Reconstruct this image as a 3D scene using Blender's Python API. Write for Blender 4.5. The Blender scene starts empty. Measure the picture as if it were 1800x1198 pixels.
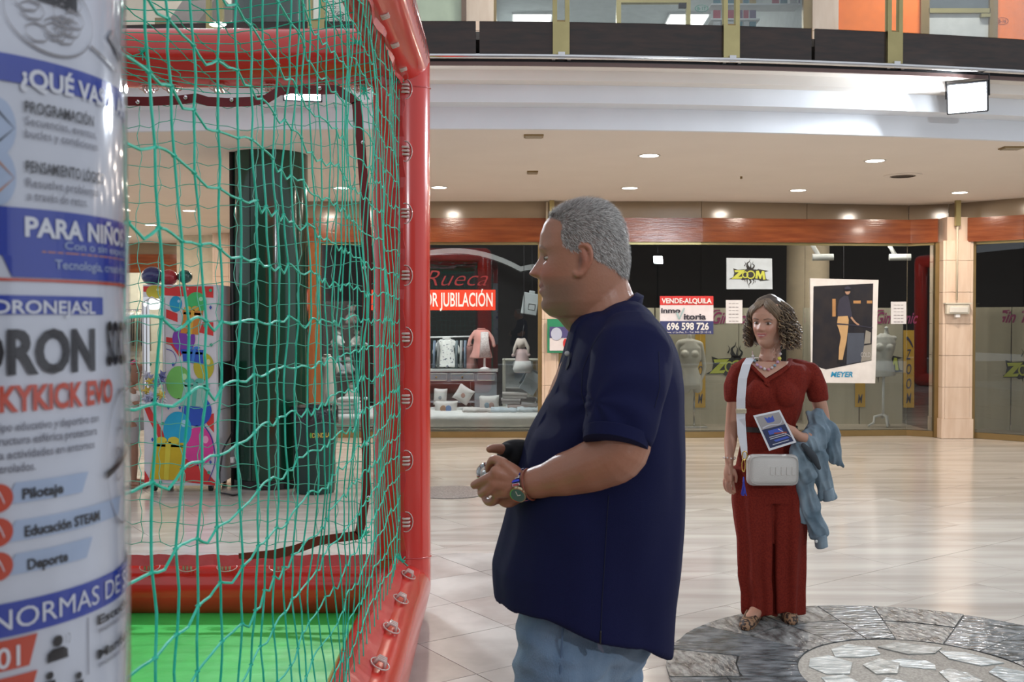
import bpy, bmesh, math, random
import numpy as np
from mathutils import Vector, Matrix, noise
from mathutils.geometry import tessellate_polygon
R = random.Random(7)
sc = bpy.context.scene
C = sc.collection
# ---------------------------------------------------------------- camera, world, exposure
PITCH = math.atan(37 / 1800)
CAMH = 1.5
cd = bpy.data.cameras.new('camera'); cam = bpy.data.objects.new('camera', cd); C.objects.link(cam)
cam.location = (0, 0, CAMH); cam.rotation_euler = (math.pi / 2 - PITCH, 0, 0)
cd.sensor_width = 36; cd.lens = 36; cd.clip_start = 0.05; cd.clip_end = 200
cd.dof.use_dof = True; cd.dof.focus_distance = 4.2; cd.dof.aperture_fstop = 11
sc.camera = cam
w = bpy.data.worlds.new('world'); sc.world = w; w.use_nodes = True
w.node_tree.nodes['Background'].inputs[0].default_value = (0.88, 0.92, 1.0, 1)
w.node_tree.nodes['Background'].inputs[1].default_value = 0.80
sc.view_settings.view_transform = 'Standard'; sc.view_settings.look = 'None'
sc.view_settings.exposure = 0.0; sc.view_settings.gamma = 1
sc.view_settings.use_curve_mapping = False
DOWN_W = 15.0      # watts of one downlight
FLOOD_W = 110.0    # watts of one floodlight

def ray(px, py):
    a = (px - 900) / 1800; b = (599 - py) / 1800
    return Vector((a, b * math.sin(PITCH) + math.cos(PITCH), b * math.cos(PITCH) - math.sin(PITCH)))
def P(px, py, Y):
    d = ray(px, py); t = Y / d.y
    return Vector((t * d.x, Y, CAMH + t * d.z))
def FL(px, py, z=0.0):
    d = ray(px, py); t = (z - CAMH) / d.z
    return Vector((t * d.x, t * d.y, z))
def X_(px, Y): return (px - 900) / 1800 * Y / math.cos(PITCH)
def Z_(py, Y): return P(900, py, Y).z

# ---------------------------------------------------------------- materials
MATS = {}
def mat(name, col, rough=0.6, metal=0.0, col2=None, nscale=8.0, bump=0.0, bscale=60.0, coat=0.0, emis=None, stretch=None, sheen=0.0, spec=None, detail=4.0, ramp=(0.35, 0.65), attr=None):
    if name in MATS: return MATS[name]
    m = bpy.data.materials.new(name); m.use_nodes = True
    nt = m.node_tree; b = nt.nodes['Principled BSDF']; L = nt.links.new
    b.inputs['Roughness'].default_value = rough; b.inputs['Metallic'].default_value = metal
    b.inputs['Base Color'].default_value = (*col, 1)
    if coat: b.inputs['Coat Weight'].default_value = coat; b.inputs['Coat Roughness'].default_value = 0.08
    if sheen: b.inputs['Sheen Weight'].default_value = sheen
    if spec is not None: b.inputs['Specular IOR Level'].default_value = spec
    tc = nt.nodes.new('ShaderNodeTexCoord'); mp = nt.nodes.new('ShaderNodeMapping')
    L(tc.outputs['Object'], mp.inputs[0])
    if stretch:
        mp.inputs['Scale'].default_value = stretch[:3]
        if len(stretch) > 3: mp.inputs['Rotation'].default_value = (0, 0, stretch[3])
    if attr:
        at = nt.nodes.new('ShaderNodeAttribute'); at.attribute_name = attr
        L(at.outputs['Color'], b.inputs['Base Color'])
    elif col2 is None:
        col2 = tuple(c * 0.9 for c in col)
    if col2 is not None and not attr:
        n = nt.nodes.new('ShaderNodeTexNoise'); n.inputs['Scale'].default_value = nscale; n.inputs['Detail'].default_value = detail
        L(mp.outputs[0], n.inputs['Vector'])
        r = nt.nodes.new('ShaderNodeMapRange'); r.inputs[1].default_value = ramp[0]; r.inputs[2].default_value = ramp[1]
        L(n.outputs['Fac'], r.inputs[0])
        mx = nt.nodes.new('ShaderNodeMix'); mx.data_type = 'RGBA'
        mx.inputs['A'].default_value = (*col, 1); mx.inputs['B'].default_value = (*col2, 1)
        L(r.outputs[0], mx.inputs['Factor']); L(mx.outputs['Result'], b.inputs['Base Color'])
    if bump:
        n2 = nt.nodes.new('ShaderNodeTexNoise'); n2.inputs['Scale'].default_value = bscale; n2.inputs['Detail'].default_value = 3
        L(mp.outputs[0], n2.inputs['Vector'])
        bp = nt.nodes.new('ShaderNodeBump'); bp.inputs['Strength'].default_value = bump; bp.inputs['Distance'].default_value = 0.01
        L(n2.outputs['Fac'], bp.inputs['Height']); L(bp.outputs[0], b.inputs['Normal'])
    if emis:
        b.inputs['Emission Color'].default_value = (*emis[0], 1); b.inputs['Emission Strength'].default_value = emis[1]
    MATS[name] = m; return m
def glass(name, tint=(0.9, 0.93, 0.93), rough=0.0, ior=1.5, boost=1.0):
    if name in MATS: return MATS[name]
    m = bpy.data.materials.new(name); m.use_nodes = True; nt = m.node_tree; nt.nodes.clear()
    o = nt.nodes.new('ShaderNodeOutputMaterial'); t = nt.nodes.new('ShaderNodeBsdfTransparent'); g = nt.nodes.new('ShaderNodeBsdfGlossy')
    f = nt.nodes.new('ShaderNodeFresnel'); mx = nt.nodes.new('ShaderNodeMixShader')
    t.inputs[0].default_value = (*tint, 1); g.inputs['Roughness'].default_value = rough; f.inputs[0].default_value = ior
    mu = nt.nodes.new('ShaderNodeMath'); mu.operation = 'MULTIPLY'; mu.inputs[1].default_value = boost; mu.use_clamp = True
    nt.links.new(f.outputs[0], mu.inputs[0]); nt.links.new(mu.outputs[0], mx.inputs[0])
    nt.links.new(t.outputs[0], mx.inputs[1]); nt.links.new(g.outputs[0], mx.inputs[2]); nt.links.new(mx.outputs[0], o.inputs[0])
    MATS[name] = m; return m
def flat(name, col, rough=0.5): return mat(name, col, rough, col2=tuple(min(1, c * 1.04) for c in col))

# ---------------------------------------------------------------- mesh building
class MB:
    def __init__(s): s.v = []; s.f = []; s.m = []; s.mi = 0
    def add(s, vs, fs):
        o = len(s.v); s.v += [tuple(q) for q in vs]; s.f += [tuple(i + o for i in f) for f in fs]; s.m += [s.mi] * len(fs); return s
    def box(s, x0, y0, z0, x1, y1, z1, M=None):
        vs = [Vector((x, y, z)) for z in (z0, z1) for y in (y0, y1) for x in (x0, x1)]
        if M: vs = [M @ q for q in vs]
        return s.add(vs, [(0, 2, 3, 1), (4, 5, 7, 6), (0, 1, 5, 4), (2, 6, 7, 3), (0, 4, 6, 2), (1, 3, 7, 5)])
    def bbox(s, x0, y0, z0, x1, y1, z1, b=0.01, M=None):
        bm = bmesh.new(); bmesh.ops.create_cube(bm, size=1)
        for q in bm.verts: q.co = Vector(((x0 + x1) / 2 + q.co.x * (x1 - x0), (y0 + y1) / 2 + q.co.y * (y1 - y0), (z0 + z1) / 2 + q.co.z * (z1 - z0)))
        bmesh.ops.bevel(bm, geom=bm.edges[:], offset=b, segments=3, profile=0.5, affect='EDGES')
        bm.verts.index_update()
        vs = [(M @ q.co if M else q.co.copy()) for q in bm.verts]; fs = [tuple(q.index for q in f.verts) for f in bm.faces]
        bm.free(); return s.add(vs, fs)
    def prism(s, pts, h):   # pts: list of 3D points (planar), extruded by vector h
        h = Vector(h); n = len(pts); pts = [Vector(p) for p in pts]
        tr = tessellate_polygon([pts])
        vs = pts + [p + h for p in pts]
        fs = [tuple(t) for t in tr] + [tuple(i + n for i in reversed(t)) for t in tr]
        fs += [(i, (i + 1) % n, (i + 1) % n + n, i + n) for i in range(n)]
        return s.add(vs, fs)
    def tube(s, pts, r, n=8, caps=True, closed=False):
        pts = [Vector(p) for p in pts]; k = len(pts)
        rs = r if isinstance(r, (list, tuple)) else [r] * k
        prev = None; rings = []
        for i in range(k):
            if closed: t = pts[(i + 1) % k] - pts[i - 1]
            else: t = pts[min(i + 1, k - 1)] - pts[max(i - 1, 0)]
            if t.length < 1e-9: t = Vector((0, 0, 1))
            t.normalize()
            if prev is None:
                a = Vector((0, 0, 1)) if abs(t.z) < 0.9 else Vector((1, 0, 0)); u = t.cross(a).normalized()
            else:
                u = (prev - t * prev.dot(t)); u = u.normalized() if u.length > 1e-6 else t.orthogonal().normalized()
            prev = u; v = t.cross(u)
            rr = rs[i]; ru, rv = rr if isinstance(rr, (list, tuple)) else (rr, rr)
            rings.append([pts[i] + u * math.cos(2 * math.pi * j / n) * ru + v * math.sin(2 * math.pi * j / n) * rv for j in range(n)])
        vs = [q for ring in rings for q in ring]; fs = []
        for i in range(k if closed else k - 1):
            for j in range(n):
                a = i * n + j; b = i * n + (j + 1) % n; i2 = (i + 1) % k
                fs.append((a, b, i2 * n + (j + 1) % n, i2 * n + j))
        if caps and not closed:
            fs.append(tuple(range(n - 1, -1, -1))); fs.append(tuple((k - 1) * n + j for j in range(n)))
        return s.add(vs, fs)
    def ell(s, c, r, nu=16, nv=10, M=None):
        c = Vector(c); r = (r, r, r) if not isinstance(r, (tuple, list, Vector)) else r
        vs = [Vector((0, 0, -r[2]))]
        for i in range(1, nv):
            a = math.pi * i / nv - math.pi / 2
            for j in range(nu):
                b = 2 * math.pi * j / nu
                vs.append(Vector((r[0] * math.cos(a) * math.cos(b), r[1] * math.cos(a) * math.sin(b), r[2] * math.sin(a))))
        vs.append(Vector((0, 0, r[2])))
        if M: vs = [M @ q for q in vs]
        vs = [c + q for q in vs]; fs = []; T = len(vs) - 1
        for j in range(nu):
            fs.append((0, 1 + (j + 1) % nu, 1 + j)); fs.append((T, T - nu + j, T - nu + (j + 1) % nu))
        for i in range(nv - 2):
            for j in range(nu):
                a = 1 + i * nu + j; b = 1 + i * nu + (j + 1) % nu; fs.append((a, b, b + nu, a + nu))
        return s.add(vs, fs)
    def limb(s, pr, n=14):   # [(point, radius)...] tapered, rounded ends
        pts = [Vector(p) for p, r in pr]; rs = [r for p, r in pr]
        P2 = []; R2 = []
        d0 = (pts[0] - pts[1]).normalized(); d1 = (pts[-1] - pts[-2]).normalized()
        for a in (80, 50, 25):
            P2.append(pts[0] + d0 * rs[0] * math.sin(math.radians(a))); R2.append(rs[0] * math.cos(math.radians(a)))
        for i in range(len(pts) - 1):   # Catmull-Rom interpolation
            p0 = pts[max(i - 1, 0)]; p1 = pts[i]; p2 = pts[i + 1]; p3 = pts[min(i + 2, len(pts) - 1)]
            for k in range(5):
                t = k / 5
                P2.append(0.5 * ((2 * p1) + (p2 - p0) * t + (2 * p0 - 5 * p1 + 4 * p2 - p3) * t * t + (3 * p1 - p0 - 3 * p2 + p3) * t ** 3))
                R2.append(rs[i] + (rs[i + 1] - rs[i]) * (t * t * (3 - 2 * t)))
        P2.append(pts[-1]); R2.append(rs[-1])
        for a in (25, 50, 80):
            P2.append(pts[-1] + d1 * rs[-1] * math.sin(math.radians(a))); R2.append(rs[-1] * math.cos(math.radians(a)))
        return s.tube(P2, R2, n)
    def loft(s, rings, cap=True, closed_u=True):
        n = len(rings[0]); vs = [q for r in rings for q in r]; fs = []
        for i in range(len(rings) - 1):
            for j in range(n if closed_u else n - 1):
                a = i * n + j; b = i * n + (j + 1) % n; fs.append((a, b, b + n, a + n))
        if cap and closed_u:
            fs.append(tuple(range(n - 1, -1, -1))); fs.append(tuple((len(rings) - 1) * n + j for j in range(n)))
        return s.add(vs, fs)
    def lathe(s, prof, c=(0, 0, 0), n=24):   # prof: [(r,z)]
        c = Vector(c); closed = len(prof) > 3 and prof[0][0] == prof[-1][0] and prof[0][0] > .002
        if closed and prof[0] != prof[-1]: prof = list(prof) + [prof[0]]
        return s.loft([[c + Vector((r * math.cos(2 * math.pi * j / n), r * math.sin(2 * math.pi * j / n), z)) for j in range(n)] for r, z in prof], cap=not closed)
    def disc(s, c, r, axis='z', n=24, h=0.002, ry=None):
        c = Vector(c); ry = ry or r
        if axis == 'z': pts = [c + Vector((r * math.cos(a), ry * math.sin(a), 0)) for a in [2 * math.pi * j / n for j in range(n)]]; hv = (0, 0, h)
        else: pts = [c + Vector((r * math.cos(a), 0, ry * math.sin(a))) for a in [2 * math.pi * j / n for j in range(n)]]; hv = (0, -h, 0)
        return s.prism(pts, hv)
    def mesh(s, name, smooth=False):
        me = bpy.data.meshes.new(name); me.from_pydata(s.v, [], s.f); me.update()
        if any(s.m): me.polygons.foreach_set('material_index', s.m)
        if smooth: me.polygons.foreach_set('use_smooth', [True] * len(me.polygons))
        return me
WM = {}
def wm(o):
    if o is None: return Matrix.Identity(4)
    return WM.get(o.name, Matrix.Identity(4))
def tag(o, label=None, cat=None, group=None, kind=None):
    if label: o['label'] = label
    if cat: o['category'] = cat
    if group: o['group'] = group
    if kind: o['kind'] = kind
    return o
def obj(name, mb, mats, parent=None, smooth=False, label=None, cat=None, group=None, kind=None, auto=None):
    me = mb if isinstance(mb, bpy.types.Mesh) else mb.mesh(name, smooth)
    if isinstance(mb, bpy.types.Mesh) and smooth: me.polygons.foreach_set('use_smooth', [True] * len(me.polygons))
    if not isinstance(mats, (list, tuple)): mats = [mats]
    for m in mats: me.materials.append(m)
    if not isinstance(mb, bpy.types.Mesh) and auto is None:
        bm = bmesh.new(); bm.from_mesh(me); bmesh.ops.recalc_face_normals(bm, faces=bm.faces); bm.to_mesh(me); bm.free()
    if auto: me.set_sharp_from_angle(angle=math.radians(auto))
    o = bpy.data.objects.new(name, me); C.objects.link(o)
    if parent is not None:
        me.transform(wm(parent).inverted()); o.parent = parent; WM[o.name] = wm(parent)
    return tag(o, label, cat, group, kind)
def thing(name, label, cat, loc=(0, 0, 0), group=None, rz=0, kind=None):
    o = bpy.data.objects.new(name, None); C.objects.link(o); o.location = loc; o.rotation_euler = (0, 0, rz)
    o.empty_display_size = 0.1
    WM[o.name] = Matrix.Translation(Vector(loc)) @ Matrix.Rotation(rz, 4, 'Z')
    return tag(o, label, cat, group, kind)
def base_mesh(name, mb, mats, parent, label, cat, group=None, smooth=False):
    o = obj(name, mb, mats, None, smooth); tag(o, label, cat, group); return o
def copy_tree(o, loc=None, rz=None, label=None, parent=None, group=None):
    c = o.copy(); C.objects.link(c)
    if parent: c.parent = parent
    if loc is not None: c.location = loc
    if rz is not None: c.rotation_euler = (0, 0, rz)
    if label: c['label'] = label
    if group: c['group'] = group
    for ch in list(o.children): copy_tree(ch, parent=c)
    return c
def remesh(mb, voxel, smooth_it=4, factor=0.5):
    me = mb.mesh('tmp'); o = bpy.data.objects.new('tmp', me); C.objects.link(o)
    bm = bmesh.new(); bm.from_mesh(me); bmesh.ops.recalc_face_normals(bm, faces=bm.faces); bm.to_mesh(me); bm.free()
    md = o.modifiers.new('r', 'REMESH'); md.mode = 'VOXEL'; md.voxel_size = voxel; md.adaptivity = 0
    if smooth_it:
        s2 = o.modifiers.new('s', 'SMOOTH'); s2.factor = factor; s2.iterations = smooth_it
    dg = bpy.context.evaluated_depsgraph_get(); out = bpy.data.meshes.new_from_object(o.evaluated_get(dg))
    bpy.data.objects.remove(o); bpy.data.meshes.remove(me)
    out.polygons.foreach_set('use_smooth', [True] * len(out.polygons)); out.materials.clear()
    return out
def cos(me):
    a = np.empty(len(me.vertices) * 3); me.vertices.foreach_get('co', a); return a.reshape(-1, 3)
def nrm(me):
    a = np.empty(len(me.vertices) * 3); me.vertex_normals.foreach_get('vector', a); return a.reshape(-1, 3)
def set_cos(me, a): me.vertices.foreach_set('co', a.reshape(-1)); me.update()
def fold(me, amp, freq, seed=0.0, mask=None):   # push a cloth surface in and out along its normals
    a = cos(me); n = nrm(me); fx, fy, fz = freq
    d = np.array([noise.noise(Vector((p[0] * fx + seed, p[1] * fy, p[2] * fz))) for p in a]) * amp
    if mask is not None: d = d * mask(a)
    set_cos(me, a + n * d[:, None])
def col_attr(me, cols):
    at = me.color_attributes.new('Col', 'FLOAT_COLOR', 'POINT')
    c = np.ones((len(me.vertices), 4)); c[:, :3] = cols; at.data.foreach_set('color', c.reshape(-1))

# ---------------------------------------------------------------- flat print: lettering and shapes mapped onto a surface
def text2d(s, bold=0.0, shear=0.0, spacing=1.0):
    cu = bpy.data.curves.new('t', 'FONT'); cu.body = s; cu.offset = bold; cu.shear = shear; cu.space_character = spacing; cu.resolution_u = 3
    o = bpy.data.objects.new('t', cu); C.objects.link(o)
    dg = bpy.context.evaluated_depsgraph_get(); me = bpy.data.meshes.new_from_object(o.evaluated_get(dg))
    vs = [(v.co.x, v.co.y) for v in me.vertices]; fs = [tuple(p.vertices) for p in me.polygons]
    bpy.data.objects.remove(o); bpy.data.curves.remove(cu); bpy.data.meshes.remove(me)
    return vs, fs
def put_text(mb, s, box, f, bold=0.02, shear=0.0, spacing=1.0, rot=False, capfit=True):
    """box=(u0,v0,u1,v1) with v0 the bottom; f maps (u,v) to a point"""
    vs, fs = text2d(s, bold, shear, spacing)
    if not vs: return
    x0 = min(v[0] for v in vs); x1 = max(v[0] for v in vs); y0 = 0 if capfit else min(v[1] for v in vs); y1 = 0.70 if capfit else max(v[1] for v in vs)
    u0, v0, u1, v1 = box
    out = []
    for x, y in vs:
        a = (x - x0) / (x1 - x0); b = (y - y0) / (y1 - y0)
        if rot: out.append(f(u0 + (u1 - u0) * (1 - b), v0 + (v1 - v0) * a))
        else: out.append(f(u0 + (u1 - u0) * a, v0 + (v1 - v0) * b))
    mb.add(out, fs)
def put_poly(mb, pts, f):
    tr = tessellate_polygon([[Vector((p[0], p[1], 0)) for p in pts]])
    mb.add([f(*p) for p in pts], [tuple(t) for t in tr])
def put_grid(mb, u0, v0, u1, v1, f, n=16, skew=0.0):
    vs = []; 
    for i in range(n + 1):
        t = i / n
        vs += [f(u0 + (u1 - u0) * t, v0), f(u0 + (u1 - u0) * t + skew, v1)]
    mb.add(vs, [(2 * i, 2 * i + 2, 2 * i + 3, 2 * i + 1) for i in range(n)])
def put_ell(mb, cu, cv, ru, rv, f, n=24, ring=None, a0=0, a1=2 * math.pi):
    if ring is None:
        vs = [f(cu, cv)] + [f(cu + ru * math.cos(a0 + (a1 - a0) * j / n), cv + rv * math.sin(a0 + (a1 - a0) * j / n)) for j in range(n + 1)]
        mb.add(vs, [(0, j + 1, j + 2) for j in range(n)])
    else:
        vs = []
        for j in range(n + 1):
            a = a0 + (a1 - a0) * j / n
            vs += [f(cu + ru * math.cos(a), cv + rv * math.sin(a)), f(cu + (ru - ring) * math.cos(a), cv + (rv - ring) * math.sin(a))]
        mb.add(vs, [(2 * j, 2 * j + 2, 2 * j + 3, 2 * j + 1) for j in range(n)])
def put_stroke(mb, pts, w0, w1, f, n=6):
    Q = []
    for i in range(len(pts) - 1):
        p0 = Vector(pts[max(i - 1, 0)]); p1 = Vector(pts[i]); p2 = Vector(pts[i + 1]); p3 = Vector(pts[min(i + 2, len(pts) - 1)])
        for k in range(n):
            t = k / n; Q.append(0.5 * ((2 * p1) + (p2 - p0) * t + (2 * p0 - 5 * p1 + 4 * p2 - p3) * t * t + (3 * p1 - p0 - 3 * p2 + p3) * t ** 3))
    Q.append(Vector(pts[-1])); vs = []
    for i, q in enumerate(Q):
        d = (Q[min(i + 1, len(Q) - 1)] - Q[max(i - 1, 0)]); d = d.normalized() if d.length else Vector((1, 0))
        ww = (w0 + (w1 - w0) * i / (len(Q) - 1)) / 2; nn = Vector((-d.y, d.x)) * ww
        vs += [f(*(q + nn)), f(*(q - nn))]
    mb.add(vs, [(2 * i, 2 * i + 2, 2 * i + 3, 2 * i + 1) for i in range(len(Q) - 1)])
def planef(o, ux, vz, off=0.0):
    """point = o + u*ux + v*vz, pushed off the face toward its normal"""
    o = Vector(o); ux = Vector(ux); vz = Vector(vz); n = ux.cross(vz).normalized() * off
    return lambda u, v: o + ux * u + vz * v + n
# ================================================================ SETTING
marble = mat('marble', (0.44, 0.40, 0.355), 0.17, col2=(0.60, 0.565, 0.51), nscale=1.6, stretch=(0.35, 3.2, 1, math.radians(-35)), detail=8, spec=0.6)
marble_b = mat('marble_b', (0.42, 0.38, 0.335), 0.15, col2=(0.58, 0.545, 0.49), nscale=1.9, stretch=(0.4, 3.6, 1, math.radians(-35)), detail=8, spec=0.6)
stone = mat('floor_stone', (0.34, 0.32, 0.30), 0.30, col2=(0.52, 0.50, 0.47), nscale=3.2, detail=10, bump=0.05, bscale=12)
stone_b = mat('floor_stone_b', (0.30, 0.26, 0.24), 0.30, col2=(0.50, 0.47, 0.44), nscale=2.6, detail=10, bump=0.05, bscale=10)
slate = mat('slate', (0.05, 0.06, 0.062), 0.22, col2=(0.22, 0.24, 0.25), nscale=9, detail=14, bump=0.9, bscale=16, stretch=(1, 2.6, 1, 0.4))
slate_b = mat('slate_b', (0.07, 0.07, 0.067), 0.24, col2=(0.27, 0.28, 0.27), nscale=11, detail=14, bump=0.9, bscale=20, stretch=(2.2, 1, 1, 0.9))
pale_stone = mat('pale_flagstone', (0.22, 0.26, 0.26), 0.28, col2=(0.52, 0.55, 0.53), nscale=9, detail=14, bump=0.7, bscale=14, stretch=(1, 2.4, 1, 0.3))
pale_b = mat('pale_flagstone_b', (0.15, 0.17, 0.16), 0.3, col2=(0.40, 0.41, 0.38), nscale=12, detail=14, bump=0.7, bscale=20)
sand = mat('sand_mortar', (0.30, 0.27, 0.23), 0.9, col2=(0.45, 0.41, 0.35), nscale=90, bump=0.4, bscale=220)
granite = mat('granite', (0.16, 0.15, 0.15), 0.3, col2=(0.45, 0.43, 0.42), nscale=60, detail=2)
joint = mat('joint', (0.36, 0.32, 0.28), 0.7)
ceil_m = mat('ceiling_plaster', (0.80, 0.73, 0.66), 0.75, col2=(0.78, 0.71, 0.64), nscale=2)
white_m = mat('white_plaster', (0.76, 0.79, 0.83), 0.6, col2=(0.73, 0.76, 0.80), nscale=3)
cream_m = mat('cream_plaster', (0.78, 0.74, 0.69), 0.6, col2=(0.76, 0.72, 0.67), nscale=3)
granite_d = mat('dark_granite', (0.035, 0.030, 0.028), 0.10, col2=(0.055, 0.038, 0.032), nscale=5, stretch=(1, 1, 6), spec=0.35)
brown_ed = mat('brown_edge', (0.13, 0.075, 0.065), 0.35)
bulk_m = mat('bulkhead_panel', (0.27, 0.205, 0.135), 0.14, col2=(0.30, 0.23, 0.155), nscale=2)
wood_l = mat('varnished_wood', (0.17, 0.040, 0.012), 0.16, col2=(0.26, 0.072, 0.022), nscale=2.2, stretch=(1, 1, 9), detail=8, coat=0.35, bump=0.10, bscale=9)
travert = mat('travertine', (0.66, 0.50, 0.38), 0.3, col2=(0.74, 0.59, 0.47), nscale=2.5, stretch=(6, 6, 1), detail=6)
brass = mat('brass', (0.44, 0.38, 0.18), 0.3, 0.8)
brass_d = mat('aged_brass', (0.30, 0.21, 0.09), 0.35, 0.7)
chrome = mat('chrome', (0.72, 0.72, 0.72), 0.12, 1.0)
black = mat('black', (0.012, 0.012, 0.014), 0.4)
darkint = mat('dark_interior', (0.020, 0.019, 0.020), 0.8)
tanwall = mat('tan_wall', (0.46, 0.36, 0.25), 0.7)
white_p = mat('white_plastic', (0.80, 0.80, 0.80), 0.35)
white_c = mat('white_cloth', (0.78, 0.77, 0.74), 0.85, bump=0.3, bscale=30)
shopglass = glass('shop_glass', (0.84, 0.87, 0.86), boost=1.5)
clear = glass('clear_glass', (0.93, 0.95, 0.95))

# ---- floor: base, marble slabs, stone tiles
fl = obj('floor', MB().box(-16, -8, -0.2, 14, 24, -0.006), joint, kind='structure')
ang = math.radians(35); ux = Vector((math.cos(ang), math.sin(ang), 0)); uy = Vector((-math.sin(ang), math.cos(ang), 0))
STREG = [(-5.0, -2.0), (0.42, -2.0), (0.42, 5.45), (0.12, 6.56), (-5.0, 6.56)]
def clip(poly, conv):
    out = poly
    for i in range(len(conv)):
        a = Vector(conv[i]); b = Vector(conv[(i + 1) % len(conv)]); e = b - a; res = []
        side = lambda p: e.x * (p[1] - a.y) - e.y * (p[0] - a.x)
        for j in range(len(out)):
            p = out[j]; q = out[(j + 1) % len(out)]; sp = side(p); sq = side(q)
            if sp >= 0: res.append(p)
            if sp * sq < 0:
                t = sp / (sp - sq); res.append((p[0] + (q[0] - p[0]) * t, p[1] + (q[1] - p[1]) * t))
        out = res
        if len(out) < 3: return []
    return out
def inside(p, conv):
    return all((conv[(i + 1) % len(conv)][0] - conv[i][0]) * (p[1] - conv[i][1]) - (conv[(i + 1) % len(conv)][1] - conv[i][1]) * (p[0] - conv[i][0]) >= 0 for i in range(len(conv)))
slabs = []
for i in range(-26, 30):
    for j in range(-30, 60):
        c = ux * (i * 1.0 + (0.5 if j % 2 else 0)) + uy * (j * 0.5)
        if not (-11 < c.x < 11 and 1.5 < c.y < 20): continue
        q = [c + ux * a * 0.4985 + uy * b * 0.2485 for a, b in ((-1, -1), (1, -1), (1, 1), (-1, 1))]
        if all(inside((p.x, p.y), STREG) for p in q): continue
        vis = abs(c.x) < 0.55 * c.y + 0.6 and (c.y < 13.4)
        slabs.append((0 if vis else 1, (c.x ** 2 + c.y ** 2), q))
slabs.sort(key=lambda t: t[:2])
rest = MB()
for k, (vis, d, q) in enumerate(slabs):
    h = R.uniform(0.0, 0.0012)
    if k < 290:
        m = MB().prism([(p.x, p.y, -0.02) for p in q], (0, 0, 0.017 + h))
        obj('marble_slab', m, marble if R.random() < 0.6 else marble_b, fl)
    else: rest.prism([(p.x, p.y, -0.02) for p in q], (0, 0, 0.017 + h))
obj('marble_slab', rest, marble, fl, kind='stuff')
ax = Vector((math.cos(math.radians(35)), math.sin(math.radians(35)))); ay = Vector((-ax.y, ax.x))
for i in range(-14, 16):
    for j in range(-14, 20):
        c = Vector((-0.03, 4.99)) + ax * i * 0.49 + ay * j * 0.49 + ax * 0.245 + ay * 0.245
        if c.y < 2.2: continue
        q = [tuple(c + ax * a * 0.243 + ay * b * 0.243) for a, b in ((-1, -1), (1, -1), (1, 1), (-1, 1))]
        q = clip(q, STREG)
        if len(q) < 3: continue
        h = R.uniform(0, 0.001)
        obj('stone_tile', MB().prism([(p[0], p[1], -0.02) for p in q], (0, 0, 0.0215 + h)), stone if R.random() < 0.5 else stone_b, fl)

# ---- round floor mosaic
MC = Vector((1.72, 4.27, 0)); MR = 1.06; MRI = 0.50
mo = thing('floor_mosaic', 'round floor inlay of grey slate slabs around a pale flagstone centre', 'floor inlay', MC)
obj('mortar_bed', MB().lathe([(0.001, 0.001), (MR, 0.001), (MR, 0.0035), (0.001, 0.0035)], MC, 72), sand, mo)
obj('dark_mortar', MB().lathe([(MRI, 0.0036), (MR, 0.0036), (MR, 0.0042), (MRI, 0.0042)], MC, 72), mat('dark_mortar', (.035, .033, .03), .8), mo)
def sector(r0, r1, a0, a1, n=5):
    o_ = [(r1, a0 + (a1 - a0) * k / n) for k in range(n + 1)]; i_ = [(r0, a1 - (a1 - a0) * k / n) for k in range(n + 1)]
    return [(MC.x + r * math.cos(a) + R.uniform(-.004, .004), MC.y + r * math.sin(a) + R.uniform(-.004, .004)) for r, a in o_ + i_]
def stonepc(pts, m, par, h=0.0):
    obj('stone', MB().prism([(p[0], p[1], 0.002) for p in pts], (0, 0, 0.004 + R.uniform(0, 0.0035) + h)), m, par)
a = 0.1
while a < 2 * math.pi + 0.05:
    da = R.uniform(0.24, 0.42); a1 = min(a + da, 2 * math.pi + 0.1); gap = 0.004
    if a1 - a < 0.06: break
    sp = R.random()
    if sp < 0.6: cuts = [MRI + 0.0, R.uniform(0.70, 0.85), MR]
    else: cuts = [MRI, MR]
    for k in range(len(cuts) - 1):
        tl = R.uniform(-0.03, 0.03)
        pts = sector(cuts[k] + gap, cuts[k + 1] - (gap if k < len(cuts) - 2 else 0.0), a + 0.005, a1 - 0.005)
        stonepc(pts, slate if R.random() < 0.6 else slate_b, mo)
    a = a1
# irregular flagstones in the middle
for r0, n_ in ((0.37, 9), (0.16, 5)):
    for k in range(n_):
        a = 2 * math.pi * (k + R.uniform(-.1, .1)) / n_; cx = MC.x + r0 * math.cos(a); cy = MC.y + r0 * math.sin(a)
        s_ = 0.118 if r0 > .3 else 0.095; pts = []
        m_ = R.randint(5, 6)
        for q in range(m_):
            b = 2 * math.pi * q / m_ + R.uniform(-.2, .2); rr = s_ * R.uniform(0.72, 1.12)
            dx, dy = rr * 1.25 * math.cos(b), rr * 0.85 * math.sin(b)
            pts.append((cx + dx * -math.sin(a) - dy * math.cos(a), cy + dx * math.cos(a) - dy * math.sin(a)))
        stonepc(pts, pale_stone if R.random() < .65 else pale_b, mo)
# small granite inlay further off
tag(obj('granite_inlay', MB().lathe([(0.001, 0.0005), (0.33, 0.0005), (0.33, 0.003), (0.001, 0.003)], (-0.54, 8.9, 0), 48), granite), 'round speckled granite inlay in the marble floor left of the man', 'floor inlay')

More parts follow.
